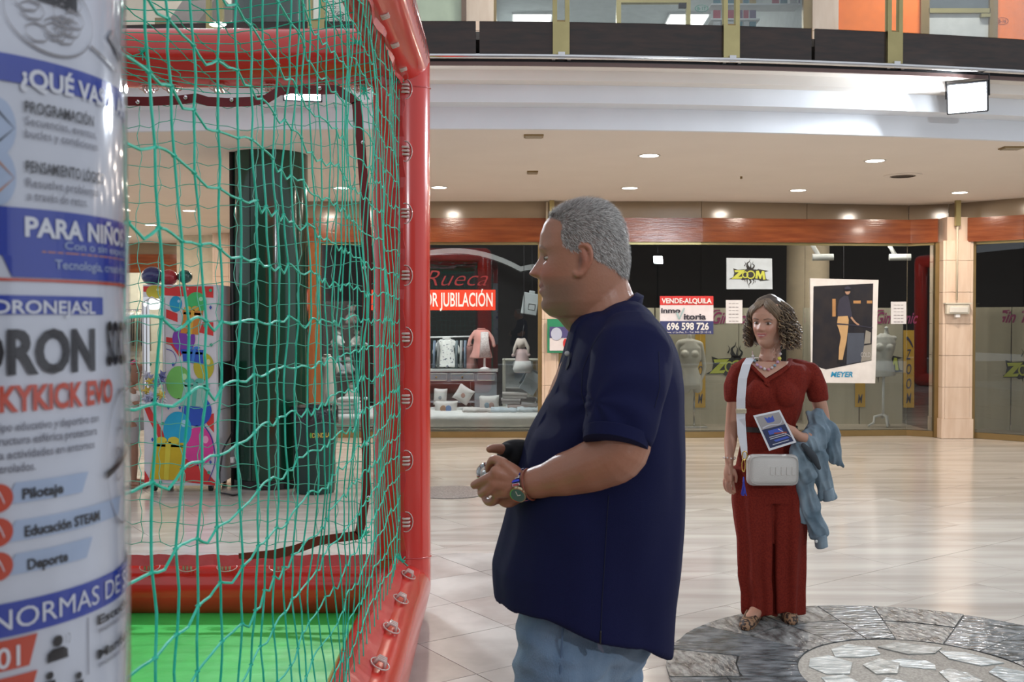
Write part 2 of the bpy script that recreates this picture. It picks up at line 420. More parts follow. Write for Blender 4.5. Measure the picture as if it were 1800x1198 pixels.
# ---- mezzanine swept along an arc
AC = Vector((-0.7, 30.06)); RR = 22.0
def arcpt(s, a, z): return Vector((AC.x + (RR + s) * math.sin(a), AC.y - (RR + s) * math.cos(a), z))
def sweep(mb, prof, a0=-0.62, a1=0.62, n=64):
    mb.loft([[arcpt(s, a0 + (a1 - a0) * i / n, z) for s, z in prof] for i in range(n + 1)], cap=True)
CZ = 3.0
ce = MB(); ce.loft([[arcpt(s, -0.62 + 1.24 * i / 64, z) for s, z in ((0, CZ), (-0.02, CZ + .06), (-20.5, CZ + .06), (-20.5, CZ))] for i in range(65)]); obj('ceiling', ce, ceil_m, kind='structure')
t1 = MB(); sweep(t1, [(0, CZ - .001), (0, 3.166), (0.19, 3.166), (0.19, 3.30), (0.15, 3.34), (-0.1, 3.34), (-0.1, CZ + .001)]); obj('trim_1', t1, white_m, kind='structure')
t2 = MB(); sweep(t2, [(0.15, 3.301), (0.33, 3.301), (0.33, 3.377), (0.45, 3.377), (0.45, 3.40), (0.15, 3.40)]); obj('trim_2', t2, cream_m, kind='structure')
t3 = MB(); sweep(t3, [(0.40, 3.378), (0.47, 3.378), (0.47, 3.405), (0.40, 3.405)]); obj('trim_3', t3, brown_ed, kind='structure')
t4 = MB(); sweep(t4, [(0.34, 3.40), (0.44, 3.40), (0.44, 3.45), (0.34, 3.45)]); obj('trim_4', t4, black, kind='structure')
sl = MB(); sweep(sl, [(-20, 3.60), (0.34, 3.60), (0.34, 3.66), (-20, 3.66)]); obj('floor_upper', sl, marble, kind='structure')
fc = thing('balcony_fascia', 'curved balcony edge with dark granite panels, steel rail, brass posts and glass above', 'balcony', arcpt(0.4, 0, 3.4))
xs_j = [-12, -9.4, -6.6, -3.9, -2.35, -0.6 + 0.0, 1.0, 2.33, 4.05, 5.6, 8.4, 11]
px_j = [-400, 60, 383, 560, 840, 985, 1281, 1425, 1565, 1900, 2300]
angs = []
for p_ in px_j:
    # solve angle whose X matches pixel at the fascia
    a_ = 0
    for _ in range(20):
        q = arcpt(0.44, a_, 3.5); a_ = math.asin(max(-1, min(1, (X_(p_, q.y) - AC.x) / (RR + .44))))
    angs.append(a_)
for k in range(len(angs) - 1):
    pm = MB(); sweep(pm, [(0.44, 3.45), (0.455, 3.45), (0.455, 3.705), (0.44, 3.705)], angs[k] + 0.0006, angs[k + 1] - 0.0006, 14)
    obj('granite_panel', pm, granite_d, fc)
rl = MB(); rl.tube([arcpt(0.50, -0.6 + 1.2 * i / 80, 3.437) for i in range(81)], 0.020, 10); obj('steel_rail', rl, chrome, fc, smooth=True)
for k, p_ in enumerate(px_j):
    if p_ in (840, 1425): continue
    a_ = angs[k]; q = arcpt(0.47, a_, 3.45); M4 = Matrix.Translation(q) @ Matrix.Rotation(a_, 4, 'Z')
    br = MB(); br.box(-0.07, -0.02, -0.035, -0.045, 0.05, 0.0, M4); br.box(0.045, -0.02, -0.035, 0.07, 0.05, 0.0, M4); br.box(-0.025, -0.045, -0.03, 0.025, 0.02, 0.02, M4)
    obj('rail_bracket', br, chrome, fc)
    po = MB()
    po.box(-0.062, -0.012, 0.0, 0.062, 0.02, 0.25, M4)
    obj('brass_plate', po, brass, fc)
    bb_ = MB(); bb_.box(-0.062, -0.005, 0.235, 0.062, 0.03, 0.262, M4); tp = obj('post', bb_, brass_d, fc)
    for sx in (-0.062, 0.030):
        pb = MB(); pb.box(sx, -0.01, 0.20, sx + 0.032, 0.035, 1.15, M4); obj('upright', pb, brass, tp)
gl = MB(); sweep(gl, [(0.46, 3.705), (0.468, 3.705), (0.468, 4.55), (0.46, 4.55)], -0.6, 0.6, 48)
obj('glass_panel', gl, clear, fc)

# ---- shop wall polyline: bulkhead, lintel, glass
def wallseg(mb, p, q, z0, z1, th=0.06):
    p = Vector((*p, 0)); q = Vector((*q, 0)); d = (q - p).normalized(); n = Vector((d.y, -d.x, 0)) # toward camera for left->right
    mb.prism([(p.x, p.y, z0), (q.x, q.y, z0), (q.x, q.y, z1), (p.x, p.y, z1)], tuple(-n * th))
LS = [(-2.62, 13.04), (0.36, 13.04)]          # nursery-wear shop
ZS = [(0.62, 13.0), (2.40, 13.02), (5.12, 13.27), (5.42, 13.08)]
RS = [(5.84, 13.0), (6.30, 12.62), (9.6, 9.9)]
FS = [(-13.0, 20.1), (-5.97, 20.1)]
def offset_pts(pts, d):
    out = []
    for i, p in enumerate(pts):
        a_ = Vector(pts[max(i - 1, 0)]); b_ = Vector(pts[min(i + 1, len(pts) - 1)]); e = (b_ - a_).normalized(); out.append((p[0] + e.y * d, p[1] - e.x * d))
    return out
def band(name, pts, z0, z1, m, th=0.06, fwd=0.0, parent=None, kind='structure', lab=None, joints=False):
    pts = offset_pts(pts, fwd)
    for i in range(len(pts) - 1):
        mb = MB(); wallseg(mb, pts[i], pts[i + 1], z0, z1, th); obj(name, mb, m, parent, kind=kind if parent is None else None, label=lab)
ALLP = [(-2.62, 13.0), (0.5, 13.0), (2.40, 13.0), (5.20, 13.45), (5.66, 13.3), (6.35, 12.56), (9.8, 9.7)]
blk = thing('bulkhead', 'glossy tan bulkhead of flat panels running above the wooden shop lintels', 'bulkhead', (2, 13, 2.78))
for (a_, b_) in zip(ALLP[:-1], ALLP[1:]):
    n_ = max(1, round((Vector(b_) - Vector(a_)).length / 1.55))
    for k in range(n_):
        p = Vector(a_).lerp(Vector(b_), k / n_); q = Vector(a_).lerp(Vector(b_), (k + 1) / n_); e = (q - p).normalized() * 0.003
        mb = MB(); wallseg(mb, tuple(p + e), tuple(q - e), 2.78, 3.0, 0.05); obj('panel', mb, bulk_m, blk)
for (pts, lb) in ((LS, 'varnished reddish wooden lintel beam over the childrenswear window'), (ZS, 'varnished reddish wooden lintel beam over the long window with the flame logos'), (RS, 'varnished reddish wooden lintel beam right of the travertine pillar')):
    t = thing('lintel_beam', lb, 'lintel', (pts[0][0], pts[0][1], 2.47))
    pp = offset_pts([(pts[0][0] - 0.05, pts[0][1])] + pts[1:-1] + [(pts[-1][0] + (0.02 if pts is ZS else 0.2), pts[-1][1])], 0.08)
    if pts is LS: pp = offset_pts([(-2.62, 13.04), (0.62, 13.04)], 0.08)
    for i in range(len(pp) - 1):
        mb = MB(); wallseg(mb, pp[i], pp[i + 1], 2.485, 2.785, 0.1); obj('beam', mb, wood_l, t)
def shopfront(name_lab, pts, zt=2.485):
    t = thing('shop_window', name_lab, 'shop window', (pts[0][0], pts[0][1], 0))
    for i in range(len(pts) - 1):
        mb = MB(); wallseg(mb, pts[i], pts[i + 1], 0.0, 0.075, 0.07); obj('bottom_rail', mb, brass_d, t)
        mb = MB(); wallseg(mb, pts[i], pts[i + 1], zt - 0.03, zt, 0.05); obj('top_rail', mb, brass, t)
        p = Vector(pts[i]); q = Vector(pts[i + 1]); n_ = max(1, round((q - p).length / 1.6)); e = (q - p).normalized() * 0.003
        for k in range(n_):
            a_ = p.lerp(q, k / n_) + e; b_ = p.lerp(q, (k + 1) / n_) - e
            mb = MB(); wallseg(mb, tuple(a_), tuple(b_), 0.075, zt - 0.03, 0.010); obj('pane', mb, shopglass, t)
    for (p, s_) in ((pts[0], 1), (pts[-1], -1)):
        mb = MB(); mb.box(p[0] - 0.03, p[1] - 0.03, 0.0, p[0] + 0.03, p[1] + 0.04, zt); obj('frame_post', mb, brass_d, t)
    return t
shopfront('childrenswear shop window with brass frame, behind the standing man and the inflatable frame', LS)
shopfront('long vacant shop window with flame logo boards behind the woman', ZS)
shopfront('shop window with blue banner at the right beyond the travertine pillar', RS)

# ---- pillars of travertine
def pillar(label, x0, x1, y0, y1, tiles, ztop=2.78, base=0.25, name='travertine_pillar'):
    t = thing(name, label, 'pillar', ((x0 + x1) / 2, (y0 + y1) / 2, 0))
    obj('core', MB().box(x0 + .03, y0 + .03, 0, x1 - .03, y1, ztop), travert, t)
    mb = MB().bbox(x0 - .012, y0 - 0.012, 0, x1 + .012, y1, base, 0.004); obj('base_block', mb, travert, t)
    z = base
    while z < ztop - .02:
        z1 = min(ztop, z + tiles); obj('tile', MB().bbox(x0 + .035, y0, z + .002, x1 - .035, y0 + .03, z1 - .002, 0.002), travert, t)
        for sx in (0, 1):
            xa = x0 if sx == 0 else x1 - .033
            obj('tile', MB().bbox(xa, y0 + .004, z + .002, xa + .033, y1, z1 - .002, 0.002), travert, t)
        z = z1
    return t
pl = pillar('pink travertine pillar between the two vacant windows, with an emergency light on it', 5.44, 5.82, 12.93, 13.35, 0.40, 2.50)
obj('capital', MB().box(5.50, 12.97, 2.50, 5.76, 13.3, 2.80), travert, pl)
pillar('travertine pillar behind the standing man, with the green notice holder on it', 0.38, 0.60, 12.97, 13.3, 0.42, 2.48)
pillar('far stone pillar seen through the net left of the green column', -5.17, -4.86, 17.7, 18.2, 0.5, 3.0)
obj('wall_recess', MB().prism([(-4.86, 17.8, 0), (-2.62, 13.1, 0), (-2.62, 13.1, 3), (-4.86, 17.8, 3)], (0.05, 0.03, 0)), tanwall, kind='structure')
# conduit with emergency light on pillar
def conduit(label, x, y, z0, z1, br=True):
    t = thing('wall_conduit', label, 'conduit', (x, y, z0)); obj('pipe', MB().tube([(x, y, z0), (x, y, z1)], 0.014, 8), mat('cream_pipe', (.62, .55, .42), .5), t, smooth=True)
    if br: obj('brass_sleeve', MB().box(x - .03, y - .03, z1 - .32, x + .03, y + .02, z1), brass, t)
conduit('cream conduit with brass sleeve running down the right pillar to the emergency light', 5.60, 12.90, 1.75, 3.0)
conduit('thin pale conduit with brass sleeve above the head of the standing man', 0.50, 12.90, 1.9, 3.0)
conduit('second thin conduit beside it above the standing man, paler', 0.44, 12.90, 1.9, 2.98, False)
el = thing('emergency_light', 'small cream emergency light fixed on the right travertine pillar', 'light', (5.60, 12.9, 1.6))
obj('housing', MB().bbox(5.46, 12.86, 1.57, 5.75, 12.925, 1.70, 0.012), mat('cream_case', (.66, .62, .52), .4), el)
obj('diffuser', MB().bbox(5.49, 12.84, 1.59, 5.72, 12.865, 1.665, 0.008), mat('frosted', (.74, .72, .66), .3), el)
obj('cap', MB().box(5.44, 12.85, 1.70, 5.77, 12.93, 1.715), mat('cream_case', (.66, .62, .52), .4), el)
obj('socket', MB().bbox(5.57, 12.86, 1.53, 5.63, 12.92, 1.57, 0.006), white_p, el)
# notice holder behind man
nh = thing('notice_holder', 'green wall notice holder with a printed flyer behind the throat of the standing man', 'notice', (0.55, 12.9, 1.1))
x0, x1 = X_(962, 12.9), X_(1035, 12.9); z0, z1 = Z_(620, 12.9), Z_(560, 12.9)
obj('back_plate', MB().bbox(x0, 12.90, z0, x1, 12.925, z1, 0.004), mat('green_acrylic', (0.03, 0.26, 0.13), .3), nh)
obj('paper', MB().box(x0 + .03, 12.893, z0 + .03, x1 - .02, 12.899, z1 - .10), mat('notice_paper', (.78, .74, .76), .5), nh)
obj('picture', MB().box(x0 + .03, 12.889, z0 + .19, x1 - .02, 12.892, z1 - .10), mat('notice_blue', (.08, .07, .22), .5), nh)
q = MB(); q.disc((X_(974, 12.88) + .03, 12.888, z0 + .24), 0.07, 'y', ry=0.08); obj('print_shape', q, mat('notice_grey', (.5, .55, .7), .5), nh)
q = MB(); q.disc((X_(994, 12.88), 12.888, z0 + .12), 0.03, 'y', ry=0.06); obj('print_shape', q, mat('notice_red', (.6, .03, .03), .5), nh)

# ---- interiors
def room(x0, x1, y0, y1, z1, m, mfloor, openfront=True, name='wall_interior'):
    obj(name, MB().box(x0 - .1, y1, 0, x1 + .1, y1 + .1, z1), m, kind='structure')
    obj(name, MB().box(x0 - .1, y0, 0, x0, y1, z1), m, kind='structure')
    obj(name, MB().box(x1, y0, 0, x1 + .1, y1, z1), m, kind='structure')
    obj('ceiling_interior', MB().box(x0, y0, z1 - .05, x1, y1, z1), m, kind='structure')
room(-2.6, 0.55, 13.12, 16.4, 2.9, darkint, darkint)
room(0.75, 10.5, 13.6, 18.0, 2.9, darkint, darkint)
obj('floor_display', MB().box(-2.5, 13.13, 0.0, 0.45, 16.3, 0.10), mat('display_floor', (.5, .45, .38), .5), kind='structure')
obj('floor_display', MB().prism([(0.65, 13.10, 0.0), (5.12, 13.36, 0), (5.4, 13.2, 0), (5.4, 14.6, 0), (0.65, 14.3, 0)], (0, 0, 0.075)), mat('display_floor2', (.42, .36, .29), .5), kind='structure')
obj('floor_display', MB().prism([(5.88, 13.05, 0.0), (6.35, 12.72, 0), (9.6, 10.0, 0), (10.2, 11.5, 0), (6.2, 14.3, 0)], (0, 0, 0.075)), mat('display_floor2', (.42, .36, .29), .5), kind='structure')
panel_m = mat('display_fabric', (0.50, 0.45, 0.35), 0.8, col2=(0.44, 0.40, 0.31), nscale=1.2, stretch=(6, 6, .6), bump=.1, bscale=200)
bp1 = thing('display_partition', 'low beige fabric partition inside the long vacant window', 'partition', (3, 14, 0))
for (xa, xb) in ((0.8, 1.95), (1.96, 3.1), (3.1, 3.55), (3.98, 4.75), (4.76, 5.35)):
    obj('fabric_panel', MB().box(xa + .004, 14.0, .075, xb - .004, 14.04, 1.665), panel_m, bp1)
bp2 = thing('display_partition', 'low beige fabric partition inside the right hand window behind the blue banner', 'partition', (7, 13.3, 0))
for (pa, pb) in (((5.9, 13.55), (6.42, 13.18)), ((6.43, 13.17), (7.6, 12.2)), ((7.61, 12.19), (9.2, 10.9))):
    mb = MB(); wallseg(mb, pa, pb, .075, 1.665, 0.04); obj('fabric_panel', mb, panel_m, bp2)
tag(obj('interior_column', MB().lathe([(.30, 0), (.30, 2.9)], (4.30, 14.9, 0), 32), tanwall, smooth=True, auto=40), 'tan round column inside the vacant shop behind the white framed poster', 'column')

# ---- left far shop, seen through net
fs_lab = 'bright clothes shop front far off seen through the net beside the balloon cabinet'
lb_ = thing('lintel_beam', 'dark wooden lintel of the far clothes shop seen through the net', 'lintel', (-8, 20.0, 2.47))
mb = MB(); wallseg(mb, (-13, 20.0), (-5.9, 20.0), 2.42, 2.78, .1); obj('beam', mb, wood_l, lb_)
mb = MB(); wallseg(mb, (-13, 20.05), (-5.9, 20.05), 2.78, 3.0, .1); obj('panel', mb, bulk_m, lb_)
obj('wall_far', MB().box(-13, 22.6, 0, -5.2, 22.7, 3), mat('lit_shop_wall', (.70, .66, .52), .7), kind='structure')
obj('wall_far_side', MB().box(-5.95, 18.2, 0, -5.15, 22.6, 3), mat('lit_shop_wall', (.70, .66, .52), .7), kind='structure')
mb = MB(); wallseg(mb, (-5.95, 19.9), (-5.17, 17.95), 2.42, 3.0, .06); obj('wall_far_return', mb, tanwall, kind='structure')
t = thing('shop_window', fs_lab, 'shop window', (-8, 20.1, 0))
for k in range(5):
    xa = -12.9 + k * 1.4; obj('pane', MB().box(xa, 20.1, 0.05, xa + 1.37, 20.11, 2.42), clear, t)
obj('bottom_rail', MB().box(-13, 20.08, 0, -5.95, 20.16, 0.06), brass_d, t)

# ---- downlights, vents
dl_em = mat('downlight_lens', (1, .95, .9), .5, emis=((1.0, .93, .84), 9.0))
ring_m = mat('downlight_ring', (.75, .72, .66), .3, .3)
def downlight(x, y, z, label, r=0.085, proto=[None], power=DOWN_W):
    if proto[0] is None:
        t = thing('ceiling_downlight', label, 'ceiling light', (x, y, z), 'recessed round downlights')
        obj('trim_ring', MB().lathe([(r, -0.004), (r + .018, -0.006), (r + .018, 0.0), (r, 0.0)], (x, y, z), 28), ring_m, t)
        obj('lens', MB().lathe([(.001, -.003), (r, -.003), (r, -.001), (.001, -.001)], (x, y, z), 28), dl_em, t)
        proto[0] = t
    else:
        t = copy_tree(proto[0], (x, y, z), label=label)
    la = bpy.data.lights.new('bulb', 'AREA'); la.shape = 'DISK'; la.size = 0.16; la.energy = power; la.color = (1.0, .87, .74); la.spread = math.pi
    lo = bpy.data.objects.new('bulb', la); C.objects.link(lo); lo.location = (0, 0, -0.02); lo.parent = t
    return t
for (px_, py_, lb) in ((1141, 273, 'nearest round downlight right of the head of the standing man'), (1538, 282, 'round downlight in the ceiling left of the floodlight, second nearest'),
                       (1107, 330, 'round downlight just right of the head of the standing man, farther row'), (1403, 334, 'round downlight in the farther row above the woman'),
                       (1687, 338, 'round downlight in the farther row above the right travertine pillar'), (772, 329, 'round downlight half hidden by the red inflatable post'),
                       (265, 395, 'round downlight seen through the net nearest the banner post'), (333, 370, 'round downlight seen through the net left of the green column'),
                       (478, 320, 'round downlight hidden behind the green column'), (222, 415, 'small far downlight at the edge of the banner post'), (600, 330, 'round downlight behind the net beside the red post')):
    q = FL(px_, py_, CZ); downlight(q.x, q.y, CZ - .001, lb)
for (x, y, lb) in ((-6.5, 11.5, 'round downlight over the arcade hidden behind the banner post'), (6.4, 9.6, 'round downlight past the right edge, nearest the balcony'), (8.2, 10.2, 'round downlight far past the right edge of the picture'), (-9, 19, 'round downlight in front of the far clothes shop'), (-7.0, 16.0, 'round downlight midway along the arcade towards the far shop')):
    downlight(x, y, CZ - .001, lb)
def vent(label, px_, py_, w_, d_, cat='vent', m=brass_d):
    q = FL(px_, py_, CZ); t = thing('ceiling_vent', label, cat, (q.x, q.y, CZ))
    obj('frame', MB().box(q.x - w_ / 2, q.y - d_ / 2, CZ - .012, q.x + w_ / 2, q.y + d_ / 2, CZ - .0005), ceil_m if m is black else m, t)
    for k in range(4):
        yy = q.y - d_ * .36 + k * d_ * .24; obj('slat', MB().box(q.x - w_ * .42, yy - .012, CZ - .018, q.x + w_ * .42, yy + .012, CZ - .012), mat('vent_slat', (.45, .38, .27), .5), t)
vent('small rectangular ceiling vent nearest the balcony, left of the man', 938, 238, .16, .12)
vent('square ceiling vent above and left of the head of the man', 936, 302, .11, .16)
vent('rectangular ceiling vent at the right edge under the floodlight', 1778, 259, .18, .12)
q = FL(1587, 308, CZ); t = thing('round_ceiling_vent', 'round dark air vent in the ceiling right of centre', 'vent', (q.x, q.y, CZ))
obj('rim', MB().lathe([(.13, -.012), (.19, -.006), (.19, -.001), (.13, -.001)], (q.x, q.y, CZ), 32), ceil_m, t)
for k in range(5): obj('louvre', MB().lathe([(.02 + k * .024, -.014), (.036 + k * .024, -.006), (.034 + k * .024, -.002), (.02 + k * .024, -.006)], (q.x, q.y, CZ), 28), mat('vent_dark', (.12, .09, .07), .6), t)
q = FL(1303, 309, CZ); t = thing('sprinkler_head', 'tiny sprinkler head in the ceiling above the woman', 'sprinkler', (q.x, q.y, CZ))
obj('rose', MB().lathe([(.001, -.006), (.05, -.004), (.055, -.0005), (.001, -.0005)], (q.x, q.y, CZ), 20), ceil_m, t); obj('nozzle', MB().lathe([(.001, -.03), (.012, -.03), (.012, -.005), (.001, -.005)], (q.x, q.y, CZ), 12), brass_d, t)

# ---- floodlights
fe = mat('flood_lens', (1, 1, 1), .4, emis=((.86, .93, 1.0), 70.0))
def flood(x, y, z, label, w_=0.26, h_=0.20, tilt=0.25, yaw=0.0, power=FLOOD_W, hang=0.3):
    M4 = Matrix.Translation((x, y, z)) @ Matrix.Rotation(yaw, 4, 'Z') @ Matrix.Rotation(tilt, 4, 'X')
    t = thing('floodlight', label, 'floodlight', (x, y, z))
    obj('housing', MB().bbox(-w_ / 2 - .015, 0.005, -h_ / 2 - .015, w_ / 2 + .015, .06, h_ / 2 + .015, .008, M4), black, t)
    obj('lens', MB().box(-w_ / 2, -.004, -h_ / 2, w_ / 2, .006, h_ / 2, M4), fe, t)
    br = MB(); br.tube([M4 @ Vector((-w_ / 2 - .02, .03, 0)), M4 @ Vector((-w_ / 2 - .02, .04, h_ / 2 + .06)), M4 @ Vector((0, .045, h_ / 2 + .09)), M4 @ Vector((w_ / 2 + .02, .04, h_ / 2 + .06)), M4 @ Vector((w_ / 2 + .02, .03, 0))], .007, 6)
    br.tube([M4 @ Vector((0, .045, h_ / 2 + .09)), Vector((x, y + .04, z + hang))], .008, 6); obj('bracket', br, black, t)
    la = bpy.data.lights.new('flood_lamp', 'AREA'); la.shape = 'RECTANGLE'; la.size = w_; la.size_y = h_; la.energy = power; la.color = (.86, .93, 1.0)
    lo = bpy.data.objects.new('flood_lamp', la); C.objects.link(lo); lo.parent = t
    lo.matrix_local = wm(t).inverted() @ (M4 @ Matrix.Translation((0, -.02, 0)) @ Matrix.Rotation(-math.pi / 2, 4, 'X'))
    return t
q = P(1700, 172, 8.04); flood(q.x, q.y, q.z, 'dazzling white floodlight hung under the balcony at the upper right', w_=.27, h_=.21, tilt=.30, yaw=-.5, hang=.17)
q = P(532, 160, 7.64); flood(q.x, q.y, q.z, 'dazzling floodlight under the balcony seen through the net', w_=.26, h_=.13, tilt=.35, yaw=.2, hang=.19)
flood(4.5, -3.0, 3.2, 'floodlight behind the camera lighting the hall', tilt=-.2, yaw=math.pi * .93, power=FLOOD_W * 1.7)
t = bpy.data.objects['floodlight.002']; obj('stand', MB().tube([(4.5, -3.05, 0), (4.5, -3.05, 3.2)], .02, 8), black, t)
obj('wall_behind', MB().box(-26, -9, 0, 26, -8.9, 4.6), mat('back_wall', (.16, .13, .11), .7), kind='structure')

# ---- round green column with pole
cg = mat('green_column', (0.006, 0.040, 0.022), 0.12, col2=(0.008, 0.05, 0.028), nscale=2, coat=.25)
ccx, ccy = X_(477, 9.35), 9.35
t = thing('round_column', 'tall glossy dark green round column behind the net', 'column', (ccx, ccy, 0))
obj('shaft', MB().lathe([(.335, 0), (.335, 6.9)], (ccx, ccy, 0), 48), cg, t, smooth=True, auto=40)
obj('base_ring', MB().lathe([(.34, 0), (.35, 0), (.35, .07), (.34, .075)], (ccx, ccy, 0), 48), black, t)
for a_ in (-1.9, -1.2, -2.7): obj('seam_strip', MB().box(-.004, -.003, .08, .004, .003, 3.0, Matrix.Translation((ccx + .336 * math.cos(a_), ccy + .336 * math.sin(a_), 0)) @ Matrix.Rotation(a_, 4, 'Z')), black, t)
tag(obj('service_pole', MB().tube([(X_(409, 9.2), 9.2, 0), (X_(409, 9.2), 9.2, 3.0)], .022, 12), black, smooth=True), 'thin dark pole standing against the left side of the green column', 'pole')

# ---- upper floor
UY = 13.1; uz0, uz1 = 3.66, 6.6
green_w = mat('pale_green_wall', (.52, .60, .44), .6); orange_w = mat('orange_wall', (.95, .22, .03), .3); grey_glass = mat('frosted_pane', (.50, .52, .50), .25)
def upw(name, p0, p1, m, y=UY, z0=uz0, z1=uz1, th=.08, **k): return obj(name, MB().box(X_(p0, y), y, z0, X_(p1, y), y + th, z1), m, **k)
upw('wall_upper', 640, 812, green_w, kind='structure')
upw('wall_upper', -100, 345, mat('pale_wall', (.60, .52, .42), .6), y=UY + .3, kind='structure')
upw('wall_upper', 345, 640, mat('pale_wall_b', (.60, .60, .54), .6), y=UY + .4, kind='structure')
upw('wall_upper', 1470, 1612, orange_w, kind='structure'); upw('wall_upper', 1745, 2400, orange_w, kind='structure')
for (p0, p1, lb) in ((820, 868, 'upstairs travertine pillar at the left of the bright shop'), (1425, 1470, 'upstairs travertine pillar left of the orange wall')):
    xa, xb = X_(p0, UY - .05), X_(p1, UY - .05); t = thing('upper_pillar', lb, 'pillar', ((xa + xb) / 2, UY, uz0))
    z = uz0
    while z < uz1: obj('tile', MB().bbox(xa, UY - .06, z + .002, xb, UY + .2, min(z + .5, uz1) - .002, .003), travert, t); z += .5
mb = MB(); mb.box(X_(812, UY), UY - .07, uz0, X_(820, UY), UY + .05, uz1); tag(obj('door_jamb', mb, mat('dark_frame', (.16, .09, .05), .4)), 'dark brown frame upright left of the upstairs pillar', 'frame')
t = thing('upper_shop_window', 'upstairs shop glazing with brass frame and bright interior', 'shop window', (X_(1100, UY), UY, uz0))
for (p0, p1) in ((870, 1083), (1210, 1413)): obj('pane', MB().box(X_(p0, UY), UY, uz0, X_(p1, UY), UY + .01, uz1), clear, t)
for (p0, p1) in ((866, 873), (1408, 1426)): obj('frame_post', MB().box(X_(p0, UY), UY - .03, uz0, X_(p1, UY), UY + .05, uz1), brass_d, t)
t = thing('upper_shop_door', 'upstairs brass framed glass door of the bright shop', 'door', (X_(1147, UY), UY, uz0))
for (p0, p1) in ((1082, 1090), (1204, 1211)): obj('jamb', MB().box(X_(p0, UY), UY - .04, uz0, X_(p1, UY), UY + .05, uz1), brass, t)
obj('head_rail', MB().box(X_(1090, UY), UY - .04, Z_(6, UY), X_(1204, UY), UY + .05, Z_(-6, UY)), brass, t); obj('pane', MB().box(X_(1090, UY), UY, uz0, X_(1204, UY), UY + .01, Z_(6, UY)), clear, t)
obj('door_closer', MB().box(X_(1190, UY), UY - .06, Z_(16, UY), X_(1203, UY), UY - .01, Z_(8, UY)), black, t)
t = thing('upper_shop_door', 'upstairs brass framed grey glass door set in the orange wall', 'door', (X_(1680, UY), UY, uz0))
for (p0, p1) in ((1612, 1627), (1732, 1746)): obj('jamb', MB().box(X_(p0, UY), UY - .04, uz0, X_(p1, UY), UY + .05, uz1), brass_d, t)
obj('head_rail', MB().box(X_(1626, UY), UY - .04, Z_(24, UY), X_(1733, UY), UY + .05, Z_(16, UY)), brass, t)
obj('pane', MB().box(X_(1627, UY), UY, uz0, X_(1732, UY), UY + .02, Z_(24, UY)), grey_glass, t); obj('transom_pane', MB().box(X_(1627, UY), UY, Z_(16, UY), X_(1732, UY), UY + .02, uz1), mat('dark_pane', (.10, .12, .13), .1), t)
obj('door_closer', MB().box(X_(1716, UY), UY - .06, Z_(32, UY), X_(1732, UY), UY - .01, Z_(26, UY)), brass, t)
for (x_, lb_) in ((-3.5, 'added strip light over the upper corridor at the left'), (.8, 'added strip light over the upper corridor above the man'), (5.5, 'added strip light over the upper corridor by the orange wall')):
    t = thing('corridor_fill_light', lb_, 'ceiling light', (x_, 12.2, 6.5)); obj('casing', MB().bbox(x_ - .6, 12.15, 6.5, x_ + .6, 12.27, 6.56, .01), white_p, t); obj('hanger', MB().tube([(x_, 12.2, 6.56), (x_, 13.05, 6.62)], .012, 6), chrome, t)
    la = bpy.data.lights.new('corridor_fill_lamp', 'AREA'); la.shape = 'RECTANGLE'; la.size = 1.1; la.size_y = .1; la.energy = 45; la.color = (1, .95, .88); lo = bpy.data.objects.new('corridor_fill_lamp', la); C.objects.link(lo); lo.location = (0, 0, -.01); lo.parent = t  # strips added to brighten the upper floor walls
# shop numbers
def number_sign(txt, px_, py_, wpx, hpx, col, label, y=UY):
    t = thing('number_sign', label, 'sign', (X_(px_, y), y - .01, Z_(py_, y)))
    f = planef((X_(px_ - wpx / 2, y), y - .006, Z_(py_ + hpx / 2, y)), (X_(px_ + wpx / 2, y) - X_(px_ - wpx / 2, y), 0, 0), (0, 0, Z_(py_ - hpx / 2, y) - Z_(py_ + hpx / 2, y)), 0)
    m = mat('num_' + txt[:1] + str(px_), col, .5)
    mb = MB(); put_ell(mb, .5, .5, .5, .5, f, ring=.06); obj('outline', mb, m, t, auto=1)
    mb = MB(); put_text(mb, txt, (.2, .28, .8, .72), f, .02); obj('lettering', mb, m, t, auto=1)
number_sign('B-17', 1231, 15, 24, 13, (.05, .22, .16), 'small oval shop number B-17 on the upstairs glass')
number_sign('B-16', 1756, 37, 22, 13, (.25, .05, .01), 'small oval shop number B-16 on the orange wall')
